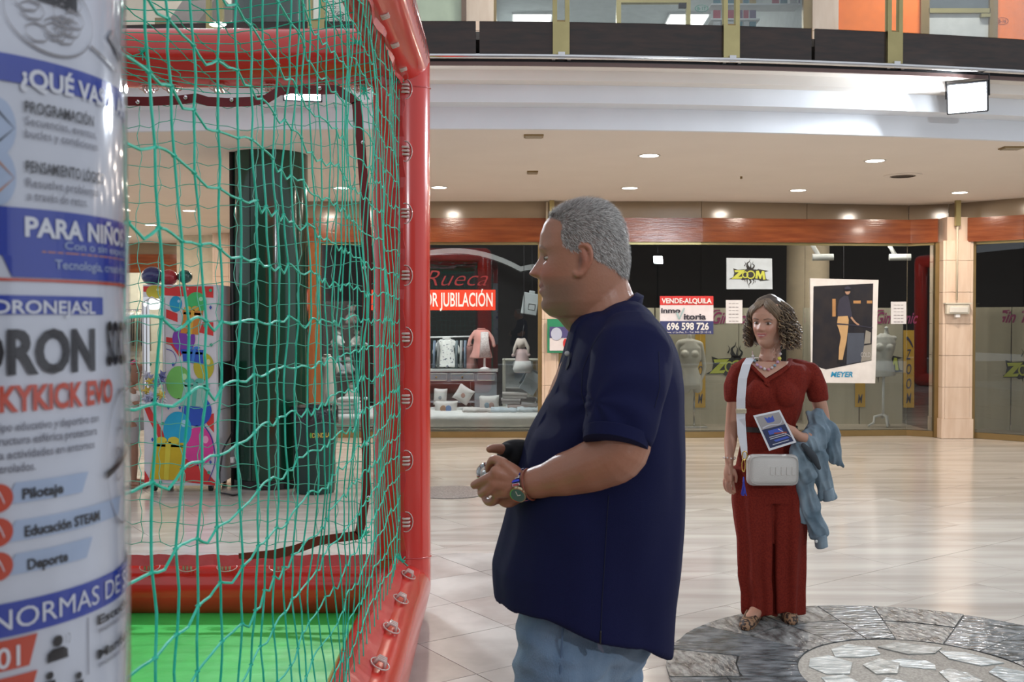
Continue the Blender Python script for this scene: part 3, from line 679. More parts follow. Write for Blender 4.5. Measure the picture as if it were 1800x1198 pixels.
# upper interior
obj('wall_upper_back', MB().box(X_(860, 18), 18.5, uz0, X_(1430, 18), 18.6, uz1), mat('upper_white', (.62, .66, .66), .6), kind='structure')
obj('wall_upper_back', MB().box(X_(1430, 13.2), 13.3, uz0, X_(1430, 13.2) + .1, 18.6, uz1), mat('upper_white', (.62, .66, .66), .6), kind='structure')
obj('wall_upper_back', MB().box(X_(866, 13.2) - .1, 13.3, uz0, X_(866, 13.2), 18.6, uz1), mat('upper_white', (.62, .66, .66), .6), kind='structure')
obj('ceiling_upper', MB().box(-12, 13.0, 6.6, 12, 19, 6.7), mat('upper_ceiling', (.62, .66, .68), .6), kind='structure')
pe = mat('panel_lens', (1, 1, 1), .5, emis=((1, .97, .92), 5.0))
for (p0, p1, lb) in ((903, 968, 'square ceiling light panel in the upstairs shop at the left'), (1178, 1243, 'square ceiling light panel in the upstairs shop behind the brass door')):
    ya, yb = FL(900, 27, 6.55).y, FL(900, 45, 6.55).y
    if ya > yb: ya, yb = yb, ya
    t = thing('light_panel', lb, 'ceiling light', (X_(p0, ya), ya, 6.55)); obj('lens', MB().box(X_(p0, ya), ya, 6.54, X_(p1, ya), yb, 6.57), pe, t); obj('frame', MB().box(X_(p0, ya) - .03, ya - .03, 6.56, X_(p1, ya) + .03, yb + .03, 6.6), white_p, t)
    la = bpy.data.lights.new('panel_lamp', 'AREA'); la.size = .6; la.energy = 22; la.color = (1, .97, .93); lo = bpy.data.objects.new('panel_lamp', la); C.objects.link(lo); lo.location = (.3, .3, -.05); lo.parent = t
# shelves with magazines upstairs
sh = thing('magazine_shelf', 'upstairs shelf of small magazines behind the glass left of the pillar', 'shelf', (X_(1300, 14), 14, 5.0))
for z in (Z_(10, 14), Z_(36, 14), Z_(55, 14)): obj('shelf_board', MB().box(X_(1245, 14), 13.9, z - .02, X_(1410 if z > Z_(20, 14) else 1330, 14), 14.2, z), white_p, sh)
mcols = [(.45, .05, .08), (.1, .25, .3), (.6, .6, .6), (.15, .1, .2), (.5, .35, .1), (.05, .2, .25)]
xx = 1250; k = 0
while xx < 1325:
    w_ = R.uniform(9, 16)
    for zz, hh in ((Z_(36, 14), 15), (Z_(10, 14), 12), (Z_(55, 14), 14)):
        xa = X_(xx, 14); xb = X_(xx + w_ - 2, 14); ci = k % 6; mm = mat('mag%d' % ci, mcols[ci], .5); k += 1; cn = ['dark red', 'teal', 'pale grey', 'purple', 'ochre', 'dark teal'][ci]; sn = {15: 'middle', 12: 'top', 14: 'lowest'}[hh]
        ob = obj('magazine', MB().box(xa, 13.92, zz + .001, xb, 13.95, zz + hh * 14 / 1800), mm)
        tag(ob, cn + ' magazine on the ' + sn + ' upstairs shelf behind the brass post', 'magazine', cn + ' magazines on the ' + sn + ' upstairs shelf')
    xx += w_
for k, (p_, mm) in enumerate(((1352, 'a'), (1366, 'b'), (1383, 'c'), (1398, 'a'))):
    ob = obj('magazine', MB().box(X_(p_, 14), 13.92, Z_(10, 14) + .001, X_(p_ + 12, 14), 13.95, Z_(-3, 14)), mat('mag%d' % k, mcols[k], .5)); tag(ob, ['dark red', 'teal', 'pale grey', 'purple'][k] + ' magazine on the top upstairs shelf well right of the brass post', 'magazine')
# stair underside + brass post seen through the net upstairs
st = MB(); st.prism([P(292, 42, 12.4), P(345, 42, 12.4), P(385, -12, 12.4), P(330, -12, 12.4)], (0, .8, 0)); tag(obj('stair_flight', st, mat('stair_grey', (.28, .24, .22), .6)), 'grey underside of an upstairs stair flight seen through the top net', 'stairs')
st = MB(); st.box(X_(276, 12), 12, Z_(45, 12), X_(300, 12), 12.1, Z_(31, 12)); obj('foot_box', st, brass_d, bpy.data.objects['stair_flight'])
# upstairs railing ornament
t = thing('wall_lettering', 'dark looped lettering on the pale upstairs wall right of the column', 'sign', P(590, 20, 13.4))
mb = MB(); f = planef(P(565, 42, 13.44), (X_(605, 13.44) - X_(565, 13.44), 0, 0), (0, 0, Z_(0, 13.44) - Z_(42, 13.44)), .002)
for k in range(5): put_ell(mb, .45, .12 + k * .19, .2, .07, f, ring=.03)
for k in range(3): put_ell(mb, .82, .2 + k * .1, .16, .12, f, ring=.03)
obj('loops', mb, black, t, auto=1)
t = thing('fascia_glint', 'glaring downlight reflection put in as a glowing disc at the foot of a brass post', 'reflection', P(383, 43, 7.45))
q = P(383, 43, 7.45); obj('lens', MB().ell(q, (.062, .03, .018), 20, 8), mat('glint_glow', (1, 1, 1), .4, emis=((1, .97, .95), 5.0)), t, smooth=True)  # reflection of a downlight in the fascia, put in as a glowing disc
obj('arm', MB().tube([q + Vector((0, .01, .0)), q + Vector((0, .20, -.02))], .012, 8), brass, t)  # bracket made up to carry the glowing disc
# ================================================================ INFLATABLE CAGE
pvc = mat('red_pvc', (0.62, 0.030, 0.018), 0.22, col2=(0.58, 0.026, 0.016), nscale=2, coat=.5, bump=.02, bscale=6)
pvc_d = mat('dark_red_strap', (0.16, 0.008, 0.012), 0.4)
pvc_f = mat('red_flap', (0.55, 0.035, 0.035), 0.25, bump=.25, bscale=18, coat=.3)
clearp = mat('clear_plastic', (.62, .44, .40), .12, coat=.8)
green_mat = mat('green_mat', (0.05, 0.60, 0.10), 0.4, bump=.35, bscale=9)
RT = 0.145; ZB, ZT = RT, 2.82
Pc = {('r', 'f'): Vector((-0.560, 5.20, 0)), ('r', 'n'): Vector((-0.49, 0.873, 0)), ('l', 'f'): Vector((-2.17, 5.20, 0)), ('l', 'n'): Vector((-2.17, 0.873, 0))}
cage = thing('inflatable_cage', 'large red inflatable tube frame hung with green netting around a green mat', 'inflatable frame', (-1.3, 3, 0))
def infl(p, q, name='tube', r=RT):
    m = MB(); p = Vector(p); q = Vector(q); n_ = 14
    m.limb([(p, r)] + [(p.lerp(q, k / n_), r * (1 + .006 * math.sin(k * 2.1))) for k in range(1, n_)] + [(q, r)], 36)
    return obj(name, m, pvc, cage, smooth=True)
for k, v in Pc.items(): infl((v.x, v.y, ZB), (v.x, v.y, ZT))
for z in (ZB, ZT):
    for (a_, b_) in ((('r', 'f'), ('r', 'n')), (('l', 'f'), ('l', 'n')), (('r', 'f'), ('l', 'f')), (('r', 'n'), ('l', 'n'))):
        infl(Pc[a_] + Vector((0, 0, z)), Pc[b_] + Vector((0, 0, z)))
# welded seams round the far right corner
for z, sg in ((ZB + RT * 1.04, 1), (ZT - RT * 1.04, -1)):
    c = Pc[('r', 'f')]; obj('seam', MB().tube([(c.x + (RT + .002) * math.cos(t_), c.y + (RT + .002) * math.sin(t_), z - sg * .02 * math.sin(t_)) for t_ in [2 * math.pi * k / 40 for k in range(40)]], .0035, 6, closed=True), pvc_f, cage, smooth=True)
# corner gusset lettering (black marker strokes) on the top tube
mb = MB()
def tubef(u, v):  # u: distance along the top right tube from the corner, v: angle
    d = (Pc[('r', 'n')] - Pc[('r', 'f')]).normalized(); c = Pc[('r', 'f')] + d * u; side = Vector((-d.y, d.x, 0))
    side = side if side.x > 0 else -side
    return Vector((c.x, c.y, ZT)) + (side * math.cos(v) + Vector((0, 0, 1)) * math.sin(v)) * (RT * 1.004 + .001)
for k in range(9):
    u = 0.16 + k * .105; put_stroke(mb, [(u, -.30), (u + .03, .05), (u + .05, -.22), (u + .08, .08 - .06 * (k % 3))], .012, .006, tubef, 4)
obj('marker_lettering', mb, black, cage, auto=1)
# mat
obj('mat', MB().box(-2.15, 0.9, 0.002, -0.52, 5.15, 0.030), green_mat, cage)
# net
netm = mat('green_cord', (0.015, 0.46, 0.30), 0.6, col2=(0.05, 0.56, 0.40), nscale=30, spec=.25)
net_lit = mat('floodlit_green_cord', (0.12, 0.52, 0.40), 0.5)  # paler copy of the cord colour, standing in for floodlight on the far net
def knot(mb, p, r):
    p = Vector(p); mb.add([p + Vector(q) * r for q in ((1, 0, 0), (-1, 0, 0), (0, 1, 0), (0, -1, 0), (0, 0, 1), (0, 0, -1))], [(0, 2, 4), (2, 1, 4), (1, 3, 4), (3, 0, 4), (2, 0, 5), (1, 2, 5), (3, 1, 5), (0, 3, 5)])
def net(name, o, du, dv, nu, nv, r, m, jit=0.02, out=Vector((1, 0, 0)), oj=0.02, sag=0.02, label=None, tight_edge=True, seed=3):
    RR_ = random.Random(seed); N = {}
    for i in range(nu + 1):
        for j in range(nv + 1):
            e = 0.35 if (i in (0, nu) or j in (0, nv)) else 1.0
            c = o(i / nu, j / nv) if callable(o) else Vector(o) + Vector(du) * i + Vector(dv) * j
            ju = noise.noise(Vector((i * .35, j * .35, seed))) + .5 * noise.noise(Vector((i * .9, j * .9, seed + 5))); jv = noise.noise(Vector((i * .35, j * .35, seed + 9))) + .5 * noise.noise(Vector((i * .9, j * .9, seed + 15)))
            N[i, j] = c + Vector(du).normalized() * (ju * jit * e * 1.6 + RR_.uniform(-.2, .2) * jit) + Vector(dv).normalized() * (jv * jit * e * 1.6 + RR_.uniform(-.2, .2) * jit) + out * (noise.noise(Vector((i * .3, j * .3, seed + 20))) * oj * e)
    mb = MB()
    def run(ids, other):
        K = [N[ids[0]]]
        for a_, b_ in zip(ids[:-1], ids[1:]):
            p, q = N[a_], N[b_]; w1 = RR_.uniform(-1, 1) * sag * .75
            K += [p.lerp(q, .5) + other * (w1 - (sag * .35 if abs(other.z) > .5 else 0)), q]
        pts = []
        for i_ in range(len(K) - 1):
            p0, p1, p2, p3 = K[max(i_ - 1, 0)], K[i_], K[i_ + 1], K[min(i_ + 2, len(K) - 1)]
            for t in (0, .5): pts.append(0.5 * ((2 * p1) + (p2 - p0) * t + (2 * p0 - 5 * p1 + 4 * p2 - p3) * t * t + (3 * p1 - p0 - 3 * p2 + p3) * t ** 3))
        pts.append(K[-1]); mb.tube(pts, r, 5, caps=True)
    for i in range(nu + 1): run([(i, j) for j in range(nv + 1)], Vector(du).normalized())
    for j in range(nv + 1): run([(i, j) for i in range(nu + 1)], Vector(dv).normalized())
    for q in N.values(): knot(mb, q, r * 2.3)
    return obj(name, mb, m, cage, label=label)
def xside(y): return -0.553 + (5.04 - y) * 0.0215
nu_ = 36; y0_, y1_ = 1.02, 5.03
net('side_net', lambda u, v: Vector((xside(y1_ - (y1_ - y0_) * u), y1_ - (y1_ - y0_) * u, 0.31 + 2.38 * v)), (0, -1, 0), (0, 0, 1), nu_, 22, .0022, netm, jit=.015, oj=.028, sag=.018, seed=4, label='green cord net of the near side of the frame')
net('back_net', lambda u, v: Vector((-2.03 + 1.35 * u, 5.06, 0.40 + 2.16 * v)), (1, 0, 0), (0, 0, 1), 14, 22, .0021, net_lit, jit=.018, out=Vector((0, 1, 0)), oj=.03, sag=.018, seed=11, label='green net of the far side of the frame, floodlight brightness put into its colour')
net('top_net', lambda u, v: Vector((-2.05 + 1.47 * u, 1.2 + 3.85 * v, 2.71 - .10 * math.sin(math.pi * u))), (1, 0, 0), (0, 1, 0), 11, 26, .0022, netm, jit=.02, out=Vector((0, 0, 1)), oj=.03, sag=.02, seed=21, label='green net of the top of the frame')
# ribbons / flaps
def ribbon(name, pts, wdt, wdir, m, th=.004, parent=None):
    mb = MB(); vs = []; wd = Vector(wdir)
    pts = [Vector(p) for p in pts]; n_ = len(pts)
    for i, p in enumerate(pts):
        ww = wd(i) if callable(wdir) else wd
        t = (pts[min(i + 1, n_ - 1)] - pts[max(i - 1, 0)]).normalized(); nn = t.cross(ww).normalized() * th / 2
        a_ = p - ww * wdt / 2; b_ = p + ww * wdt / 2; vs += [a_ + nn, b_ + nn, b_ - nn, a_ - nn]
    fs = []
    for i in range(n_ - 1):
        for j in range(4): fs.append((i * 4 + j, i * 4 + (j + 1) % 4, i * 4 + 4 + (j + 1) % 4, i * 4 + 4 + j))
    fs += [(0, 1, 2, 3), tuple((n_ - 1) * 4 + k for k in (3, 2, 1, 0))]
    mb.add(vs, fs); return obj(name, mb, m, parent or cage, smooth=False)
rr = random.Random(5)
def wav(k, amp): return amp * (math.sin(k * 1.7) + .6 * math.sin(k * .83 + 1))
ribbon('net_flap', [(-.558 + wav(k, .006), 5.047 + wav(k + 3, .004), .30 + 2.40 * k / 48) for k in range(49)], .055, (1, -.25, 0), pvc_f)
ribbon('net_flap', [(xside(y) + .012 + wav(y * 9, .008), y, 2.685 + wav(y * 7, .008)) for y in [5.03 - k * .08 for k in range(50)]], .06, (.35, 0, .93), pvc_f)
ribbon('net_flap', [(xside(y) + .006 + wav(y * 9, .003), y, .315 + wav(y * 7, .003)) for y in [5.03 - k * .08 for k in range(50)]], .075, (.75, 0, -.65), pvc_f)
ribbon('net_flap', [(-2.02 + 1.37 * k / 40, 5.03,   .315 + wav(k, .003)) for k in range(41)], .05, (0, .3, 1), pvc_f)
# dark webbing strap round the far net
sp = [(195, 177), (260, 178), (310, 176), (345, 172), (365, 178), (400, 180), (440, 178), (468, 174), (490, 160), (510, 157), (560, 158), (590, 157), (612, 170), (626, 178), (634, 250), (640, 330), (645, 420), (645, 520), (643, 620), (642, 720), (644, 800), (643, 870), (634, 925), (630, 940), (600, 944), (560, 950), (520, 965), (480, 974), (420, 980)]
sw = [P(a_, b_, 5.03) for a_, b_ in sp]; dense = []
for i in range(len(sw) - 1):
    for k in range(4): dense.append(sw[i].lerp(sw[i + 1], k / 4))
dense.append(sw[-1])
mb = MB(); vs = []
for i, p in enumerate(dense):
    t_ = (dense[min(i + 1, len(dense) - 1)] - dense[max(i - 1, 0)]).normalized(); n_ = t_.cross(Vector((0, 1, 0))).normalized() * .022
    vs += [p + n_, p - n_, p - n_ + Vector((0, .004, 0)), p + n_ + Vector((0, .004, 0))]
fs = []
for i in range(len(dense) - 1):
    for j in range(4): fs.append((i * 4 + j, i * 4 + (j + 1) % 4, i * 4 + 4 + (j + 1) % 4, i * 4 + 4 + j))
mb.add(vs, fs); obj('webbing_strap', mb, pvc_d, cage, label='dark red webbing strap edging the far net')
for (a_, b_) in ((242, 179), (326, 171), (407, 175), (562, 155), (638, 250), (641, 470), (643, 605), (643, 700), (645, 780), (648, 874)):
    p = P(a_, b_, 5.02); obj('eyelet', MB().ell(p, (.011, .005, .011), 10, 6), chrome, cage, smooth=True)
# clear hooks
def hook(p, d1, nrm_):   # d1 along tube
    p = Vector(p); nrm_ = Vector(nrm_).normalized(); d1 = Vector(d1).normalized(); s_ = d1.cross(nrm_)
    mb = MB()
    mb.tube([p + d1 * .05 * math.cos(t_) + s_ * .035 * math.sin(t_) + nrm_ * .003 for t_ in [2 * math.pi * k / 16 for k in range(16)]], .003, 5, closed=True)
    for dz in (-.018, 0, .018): mb.tube([p + d1 * dz - s_ * .02, p + d1 * dz - s_ * .012 + nrm_ * .022, p + d1 * dz + s_ * .012 + nrm_ * .022, p + d1 * dz + s_ * .02], .0065, 6)
    obj('hook', mb, clearp, cage, smooth=True)
for k in range(8): hook((-.527, 5.06, .50 + k * .305), (0, 0, 1), (.2, -1, 0))
for k in range(9):
    y = 4.85 - k * .42
    hook((xside(y) + .03, y, 2.70), (0, 1, 0), (.35, 0, -.95)); hook((xside(y) + .055, y, .285), (0, 1, 0), (.45, 0, .9))
for a_ in (265, 306, 388, 478, 570, 636): p = P(a_, 158, 5.2); hook((p.x, 5.17, 2.668), (1, 0, 0), (0, -.3, -1))
for a_ in (262, 330, 398, 490): p = P(a_, 982, 5.06); hook((p.x, 5.07, .27), (1, 0, 0), (0, -.5, 1))
# green ties at the corners
for (a_, b_, Y) in ((250, 93, 5.05), (628, 75, 5.03), (640, 160, 5.02), (700, 138, 5.02), (640, 940, 5.02), (706, 985, 5.0)):
    p = P(a_, b_, Y); mb = MB()
    for k in range(7):
        d = Vector((rr.uniform(-1, 1), rr.uniform(-.6, .2), rr.uniform(-1, 1))).normalized() * rr.uniform(.02, .05); mb.tube([p - d * .5 + Vector((0, 0, .01)), p, p + d], .0028, 5)
    obj('cord_tie', mb, netm, cage)

# ================================================================ BANNER WRAPPED AROUND THE NEAR POST
BR = RT + .004; BC = Pc[('r', 'n')]
def cyl(px, py):
    d = ray(px, py); a_ = d.x ** 2 + d.y ** 2; b_ = -2 * (d.x * BC.x + d.y * BC.y); c_ = BC.x ** 2 + BC.y ** 2 - BR ** 2
    D = b_ * b_ - 4 * a_ * c_
    t = (-b_ - math.sqrt(max(D, 0))) / (2 * a_); p = d * t
    return math.atan2(p.y - BC.y, p.x - BC.x), CAMH + p.z
def cf(off):
    return lambda u, v: Vector((BC.x + (BR + off) * math.cos(u), BC.y + (BR + off) * math.sin(u), v))
paper = mat('banner_paper', (0.70, 0.73, 0.80), 0.12, coat=.6, bump=.05, bscale=9)
bblue = mat('banner_blue', (0.035, 0.07, 0.42), 0.15, coat=.5); bblk = mat('banner_black', (.02, .02, .025), .2, coat=.5)
bred = mat('banner_red', (.62, .08, .04), .2, coat=.5); bgrey = mat('banner_grey', (.20, .20, .24), .25, coat=.5); bsky = mat('banner_pale_blue', (.45, .55, .72), .2, coat=.5); bwhite = mat('banner_white', (.80, .82, .86), .15, coat=.5); borange = mat('banner_orange', (.6, .25, .1), .2)
ban = thing('info_banner', 'blurred white and blue information banner wrapped round the near inflatable post', 'banner', (BC.x, BC.y, 0.9))
mb = MB(); n_ = 64; vs = []
for z in [.9 + k * .05 for k in range(31)]:
    vs.append([Vector((BC.x + (BR + .0006 * math.sin(z * 31 + 3 * t_)) * math.cos(t_), BC.y + (BR + .0006 * math.sin(z * 23 + 5 * t_)) * math.sin(t_), z)) for t_ in [2 * math.pi * k / n_ for k in range(n_)]])
mb.loft(vs, cap=False); sheet = obj('banner_sheet', mb, paper, ban, smooth=True)
f1, f2 = cf(.0015), cf(.0025)
U0 = cyl(0, 600)[0]; UE = cyl(216, 600)[0]
def ang_of(px, py): return cyl(px, py)[0]
def btext(s, px0, px1, pyt, pyb, m, pxr=None, bold=.005, name='lettering', shear=0, fn=None):
    pr = pxr if pxr is not None else max(px0, 0)
    zt, zb = cyl(pr, pyt)[1], cyl(pr, pyb)[1]; q = MB(); put_text(q, s, (ang_of(px0, (pyt + pyb) / 2), zb, ang_of(px1, (pyt + pyb) / 2), zt), fn or f2, bold, shear); return obj(name, q, m, ban, auto=1)
def bband(px0, px1, pyt, pyb, m, pxr=0, skew=0.0, n=24, uend=None):
    zt, zb = cyl(pxr, pyt)[1], cyl(pxr, pyb)[1]; q = MB(); put_grid(q, ang_of(px0, (pyt + pyb) / 2), zb, uend if uend is not None else ang_of(px1, (pyt + pyb) / 2), zt, f1, n, skew); return obj('printed_band', q, m, ban, auto=1)
UB = U0 - .9; UF = U0 + 1.6
def fullband(pyt, pyb, m, pxr=0):
    zt, zb = cyl(pxr, pyt)[1], cyl(pxr, pyb)[1]; q = MB(); put_grid(q, UB, zb, UF, zt, f1, 48); return obj('printed_band', q, m, ban, auto=1)
fullband(92, 141, bblue)
btext('\u00bfQU\u00c9 VAS A APRE', 33, 221, 118, 150, bwhite, bold=.035)
btext('PROGRAMACI\u00d3N', 41, 160, 177, 197, bblk, bold=.015)
btext('Secuencias, eventos,', 42, 165, 204, 219, bgrey); btext('bucles y condiciones', 42, 167, 226, 241, bgrey)
btext('PENSAMIENTO L\u00d3GICO', 43, 178, 282, 302, bblk, bold=.015)
btext('Resuelve problemas', 44, 168, 312, 328, bgrey); btext('a trav\u00e9s de retos.', 46, 150, 335, 351, bgrey)
zt, zb, zm = cyl(0, 362)[1], cyl(0, 486)[1], cyl(0, 448)[1]
q = MB(); put_grid(q, UB, zm, UF, zt, f1, 48); put_grid(q, ang_of(20, 470), zb, UF, zm, f1, 40); put_poly(q, [(ang_of(2, 455), zm), (ang_of(20, 470), zb), (ang_of(20, 470), zm)], f1); obj('printed_band', q, bblue, ban, auto=1)
btext('PARA NI\u00d1OS Y J', 41, 217, 381, 414, bwhite, bold=.035)
btext('Con o sin experiencia', 110, 217, 424, 438, bsky, pxr=110); bband(72, 217, 441, 443.5, borange, pxr=72)
btext('Tecnolog\u00eda, creatividad', 93, 214, 456, 472, bsky, pxr=93)
fullband(488, 493, bred)
bband(-30, 178, 518, 552, bblue); btext('DRONEJASL', -12, 163, 527, 550, bwhite, bold=.02, pxr=0)
btext('DRON', -62, 163, 580, 655, bblk, bold=.035, pxr=30); btext('SOCCER', 184, 222, 566, 640, bblk, bold=.035, pxr=184)
btext('SKYKICK EVO', -28, 193, 679, 723, bred, pxr=0, bold=.035)
for s_, x1_, ya in (('Equipo educativo y deportivo con', 169, 750), ('estructura esf\u00e9rica protectora', 166, 774), ('para actividades en entornos', 162, 799), ('controlados.', 60, 823)):
    btext(s_, -30, x1_, ya - 7, ya + 8, bgrey, pxr=0, bold=.015)
for s_, x0_, x1_, ya in (('Pilotaje', 37, 108, 866), ('Educaci\u00f3n STEAM', 41, 171, 932), ('Deporte', 46, 116, 990)):
    bband(8, x1_ + 34, ya - 20, ya + 16, bsky, pxr=40, skew=.05); btext(s_, x0_, x1_, ya - 8, ya + 10, bblk, pxr=x0_, bold=.03)
for y_ in (875, 935, 995):
    u, z = cyl(-6, y_); q = MB(); put_ell(q, u, z, .011 / BR, .011, f2, 24); obj('badge', q, bred, ban, auto=1)
    q = MB(); put_ell(q, u, z, .005 / BR, .006, cf(.0032), 16, ring=.0018 if y_ < 990 else None) if False else put_stroke(q, [(u - .03, z - .004), (u, z + .005), (u + .03, z - .004)], .002, .002, cf(.0032)); obj('badge_icon', q, bwhite, ban, auto=1)
fullband(1061, 1121, bblue); btext('NORMAS DE SEG', -18, 238, 1072, 1108, bwhite, pxr=0, bold=.0)
bband(-30, 50, 1126, 1180, bred, pxr=0, skew=.045); btext('01', -8, 33, 1136, 1172, bwhite, pxr=10, bold=.015)
bband(-30, 50, 1192, 1240, bred, pxr=0, skew=.045)
u, z = cyl(99, 1125); q = MB(); put_ell(q, u, z, .0042 / BR, .0045, f2, 16); u2, z2 = cyl(99, 1150); put_poly(q, [(u2 - .062, z2 - .004), (u2 - .058, z2 + .003), (u2 - .03, z2 + .006), (u2 + .03, z2 + .006), (u2 + .058, z2 + .003), (u2 + .062, z2 - .004)], f2)
for k in range(2): put_ell(q, u + .035, z, .016 + .025 * k, .004 + .002 * k, f2, 8, ring=.0012, a0=-.8, a1=.8)
obj('person_icon', q, bblk, ban, auto=1)
for px_ in (85, 135):
    u, z = cyl(px_, 1186); q = MB(); put_ell(q, u, z, .003 / BR, .0032, f2, 12); put_grid(q, u - .03, z - .02, u + .03, z - .004, f2, 3); obj('person_icon', q, bblk, ban, auto=1)
bband(152, 153.5, 1085, 1185, bgrey, pxr=152, n=2)
for s_, ya in (('Escucha al', 1090), ('Mant\u00e9n la', 1150)):
    btext(s_, 168, 233, ya - 8, ya + 8, bblk, pxr=168, bold=.03); btext('monitor del juego', 170, 234, ya + 12, ya + 22, bgrey, pxr=170, bold=.01)
for y_, in ((222,), (310,)):
    u, z = cyl(-8, y_); q = MB(); put_ell(q, u, z, .014 / BR, .022, f2, 24); obj('icon_halo', q, bsky, ban, auto=1)
    q = MB(); put_ell(q, u + .01, z, .011 / BR, .012, cf(.0032), 4, ring=.002); obj('icon', q, bblk if y_ < 300 else borange, ban, auto=1)
# cage-ball drawings
def ball(cx, cy, rx, ry, m, n=9, seed=1):
    r_ = random.Random(seed); q = MB(); u, z = cyl(cx, cy); ru = abs(cyl(cx - rx, cy)[0] - u); rz = abs(cyl(cx, cy + ry)[1] - z)
    put_ell(q, u, z, ru, rz, f2, 40, ring=.0022)
    for k in range(n):
        a_ = r_.uniform(0, 6.28); d = r_.uniform(.25, .72); put_ell(q, u + ru * d * math.cos(a_), z + rz * d * math.sin(a_), ru * .26, rz * .26, f2, 7, ring=.0018)
    obj('cage_ball_drawing', q, m, ban, auto=1)
bwire = mat('banner_wire', (.30, .29, .30), .25)
ball(92, 30, 88, 70, bwire, 12); ball(212, 800, 30, 120, bwire, 8, 4)
q = MB(); u, z = cyl(100, -2); put_grid(q, u - .12, z - .006, u + .12, z + .012, f2, 6); u, z = cyl(212, 800); put_stroke(q, [(u - .25, z - .012), (u, z - .002), (u + .2, z + .006)], .006, .004, f2); obj('drone_drawing', q, bblk, ban, auto=1)
q = MB(); u, z = cyl(186, 66); u1, z1 = cyl(210, 100); put_poly(q, [(u, z), (u + .09, z + .012), (u1 + .03, z1), (u1 - .02, z1 - .008)], f2); obj('printed_wedge', q, bgrey, ban, auto=1)
q = MB(); u, z = cyl(155, 82); u1, z1 = cyl(200, 135); put_stroke(q, [(u, z), (u1, z1 + .004)], .003, .003, f2); obj('printed_line', q, bwire, ban, auto=1)
# clear plastic sleeve over the banner
mb = MB(); mb.loft([[Vector((BC.x + (BR + .0045 + .0008 * math.sin(3 * t_ + z * 9)) * math.cos(t_), BC.y + (BR + .0045 + .0008 * math.sin(5 * t_ - z * 7)) * math.sin(t_), z)) for t_ in [2 * math.pi * k / 72 for k in range(72)]] for z in [.88 + k * .04 for k in range(39)]], cap=False)
obj('clear_sleeve', mb, glass('sleeve_plastic', (.98, .98, .99), .06, boost=.6), ban, smooth=True)
# ================================================================ PEOPLE
def sm(x, a, b):
    t = min(1, max(0, (x - a) / (b - a))); return t * t * (3 - 2 * t)
def ga(x, c, s): return math.exp(-((x - c) / s) ** 2)
ROWS_M = [(-.07, .03, .08, .08), (-.04, .22, .20, .17), (-.01, .30, .27, .215), (.05, .345, .31, .25), (.112, .372, .34, .28), (.194, .38, .355, .30), (.27, .383, .37, .315),
          (.335, .383, .385, .325), (.40, .375, .395, .332), (.48, .362, .402, .340), (.515, .362, .402, .343), (.60, .385, .395, .348), (.70, .372, .380, .348),
          (.80, .335, .345, .33), (.88, .27, .295, .29), (.94, .18, .235, .225), (.98, .08, .15, .13), (1.0, .0, .08, .04)]
ROWS_F = [(-.07, .05, .08, .06), (-.04, .20, .18, .11), (-.01, .28, .22, .14), (.05, .335, .26, .185), (.112, .355, .30, .225), (.194, .362, .33, .26), (.27, .368, .36, .285),
          (.335, .368, .38, .300), (.40, .365, .395, .310), (.48, .350, .402, .315), (.515, .352, .402, .318), (.60, .378, .395, .325), (.70, .372, .380, .325),
          (.80, .335, .345, .31), (.88, .27, .295, .27), (.94, .18, .235, .21), (.98, .08, .15, .12), (1.0, .0, .08, .04)]
def interp(rows, t):
    for i in range(len(rows) - 1):
        a_, b_ = rows[i], rows[i + 1]
        if t <= b_[0]:
            k = (t - a_[0]) / (b_[0] - a_[0]); p = rows[max(i - 1, 0)]; q = rows[min(i + 2, len(rows) - 1)]
            return [a_[j] + (b_[j] - a_[j]) * k for j in (1, 2, 3)]
    return rows[-1][1:]
def head_grid(mb, H, M4, female=False, smile=1.0, nose=1.0, nz=120, nu=128):
    rows = ROWS_F if female else ROWS_M; rings = []
    for i in range(nz + 1):
        t = -.07 + 1.07 * i / nz; xf, xb, wd = interp(rows, t); ring = []
        for j in range(nu):
            a_ = 2 * math.pi * j / nu; c, s = math.cos(a_), math.sin(a_)
            n_ = (1.75 + .6 * sm(t, .1, .5)) if c > 0 else 2.15
            y = math.copysign(abs(s) ** (2 / n_), s) * wd; x = math.copysign(abs(c) ** (2 / n_), c) * (xf if c > 0 else xb)
            if c > 0:
                fr = sm(c, 0.05, .45)
                d = 0
                k = 0.0
                if .32 < t < .56:
                    k = (0.56 - t) / (.56 - .365) if t > .365 else max(0, (t - .318) / .047)
                    k = min(1, k) ** (1.1 if t > .365 else .7)
                sg = .030 + .038 * sm(.56 - t, .02, .19)
                d += nose * .112 * k * ga(y, 0, sg)
                for sy in (-1, 1):
                    d += .030 * ga(y, sy * .058, .026) * ga(t, .358, .026)
                    d -= .038 * ga(y, sy * .135, .062) * ga(t, .497, .036)
                    d += .016 * ga(y, sy * .14, .09) * ga(t, .575, .022)
                    d += (.022 * smile) * ga(y, sy * .165, .07) * ga(t, .36, .07)
                    d -= .012 * smile * ga(y, sy * .115, .018) * ga(t, .28, .05)
                lw = .070 if female else .078
                mt = .234 + smile * .020 * min(1, (y / .1) ** 2)
                d += (.020 if female else .014) * ga(y, 0, lw) * ga(t, mt + .026, .017)
                d += (.022 if female else .016) * ga(y, 0, lw) * ga(t, mt - .026, .019)
                d -= .020 * ga(y, 0, .088) * ga(t, mt, .0075)
                d -= .016 * ga(y, 0, .10) * ga(t, .145, .026); d += .022 * ga(y, 0, .085) * ga(t, .06, .05)
                x += d * fr
            ring.append(M4 @ Vector((x * H, y * H, (t - .5) * H)))
        rings.append(ring)
    mb.loft(rings)
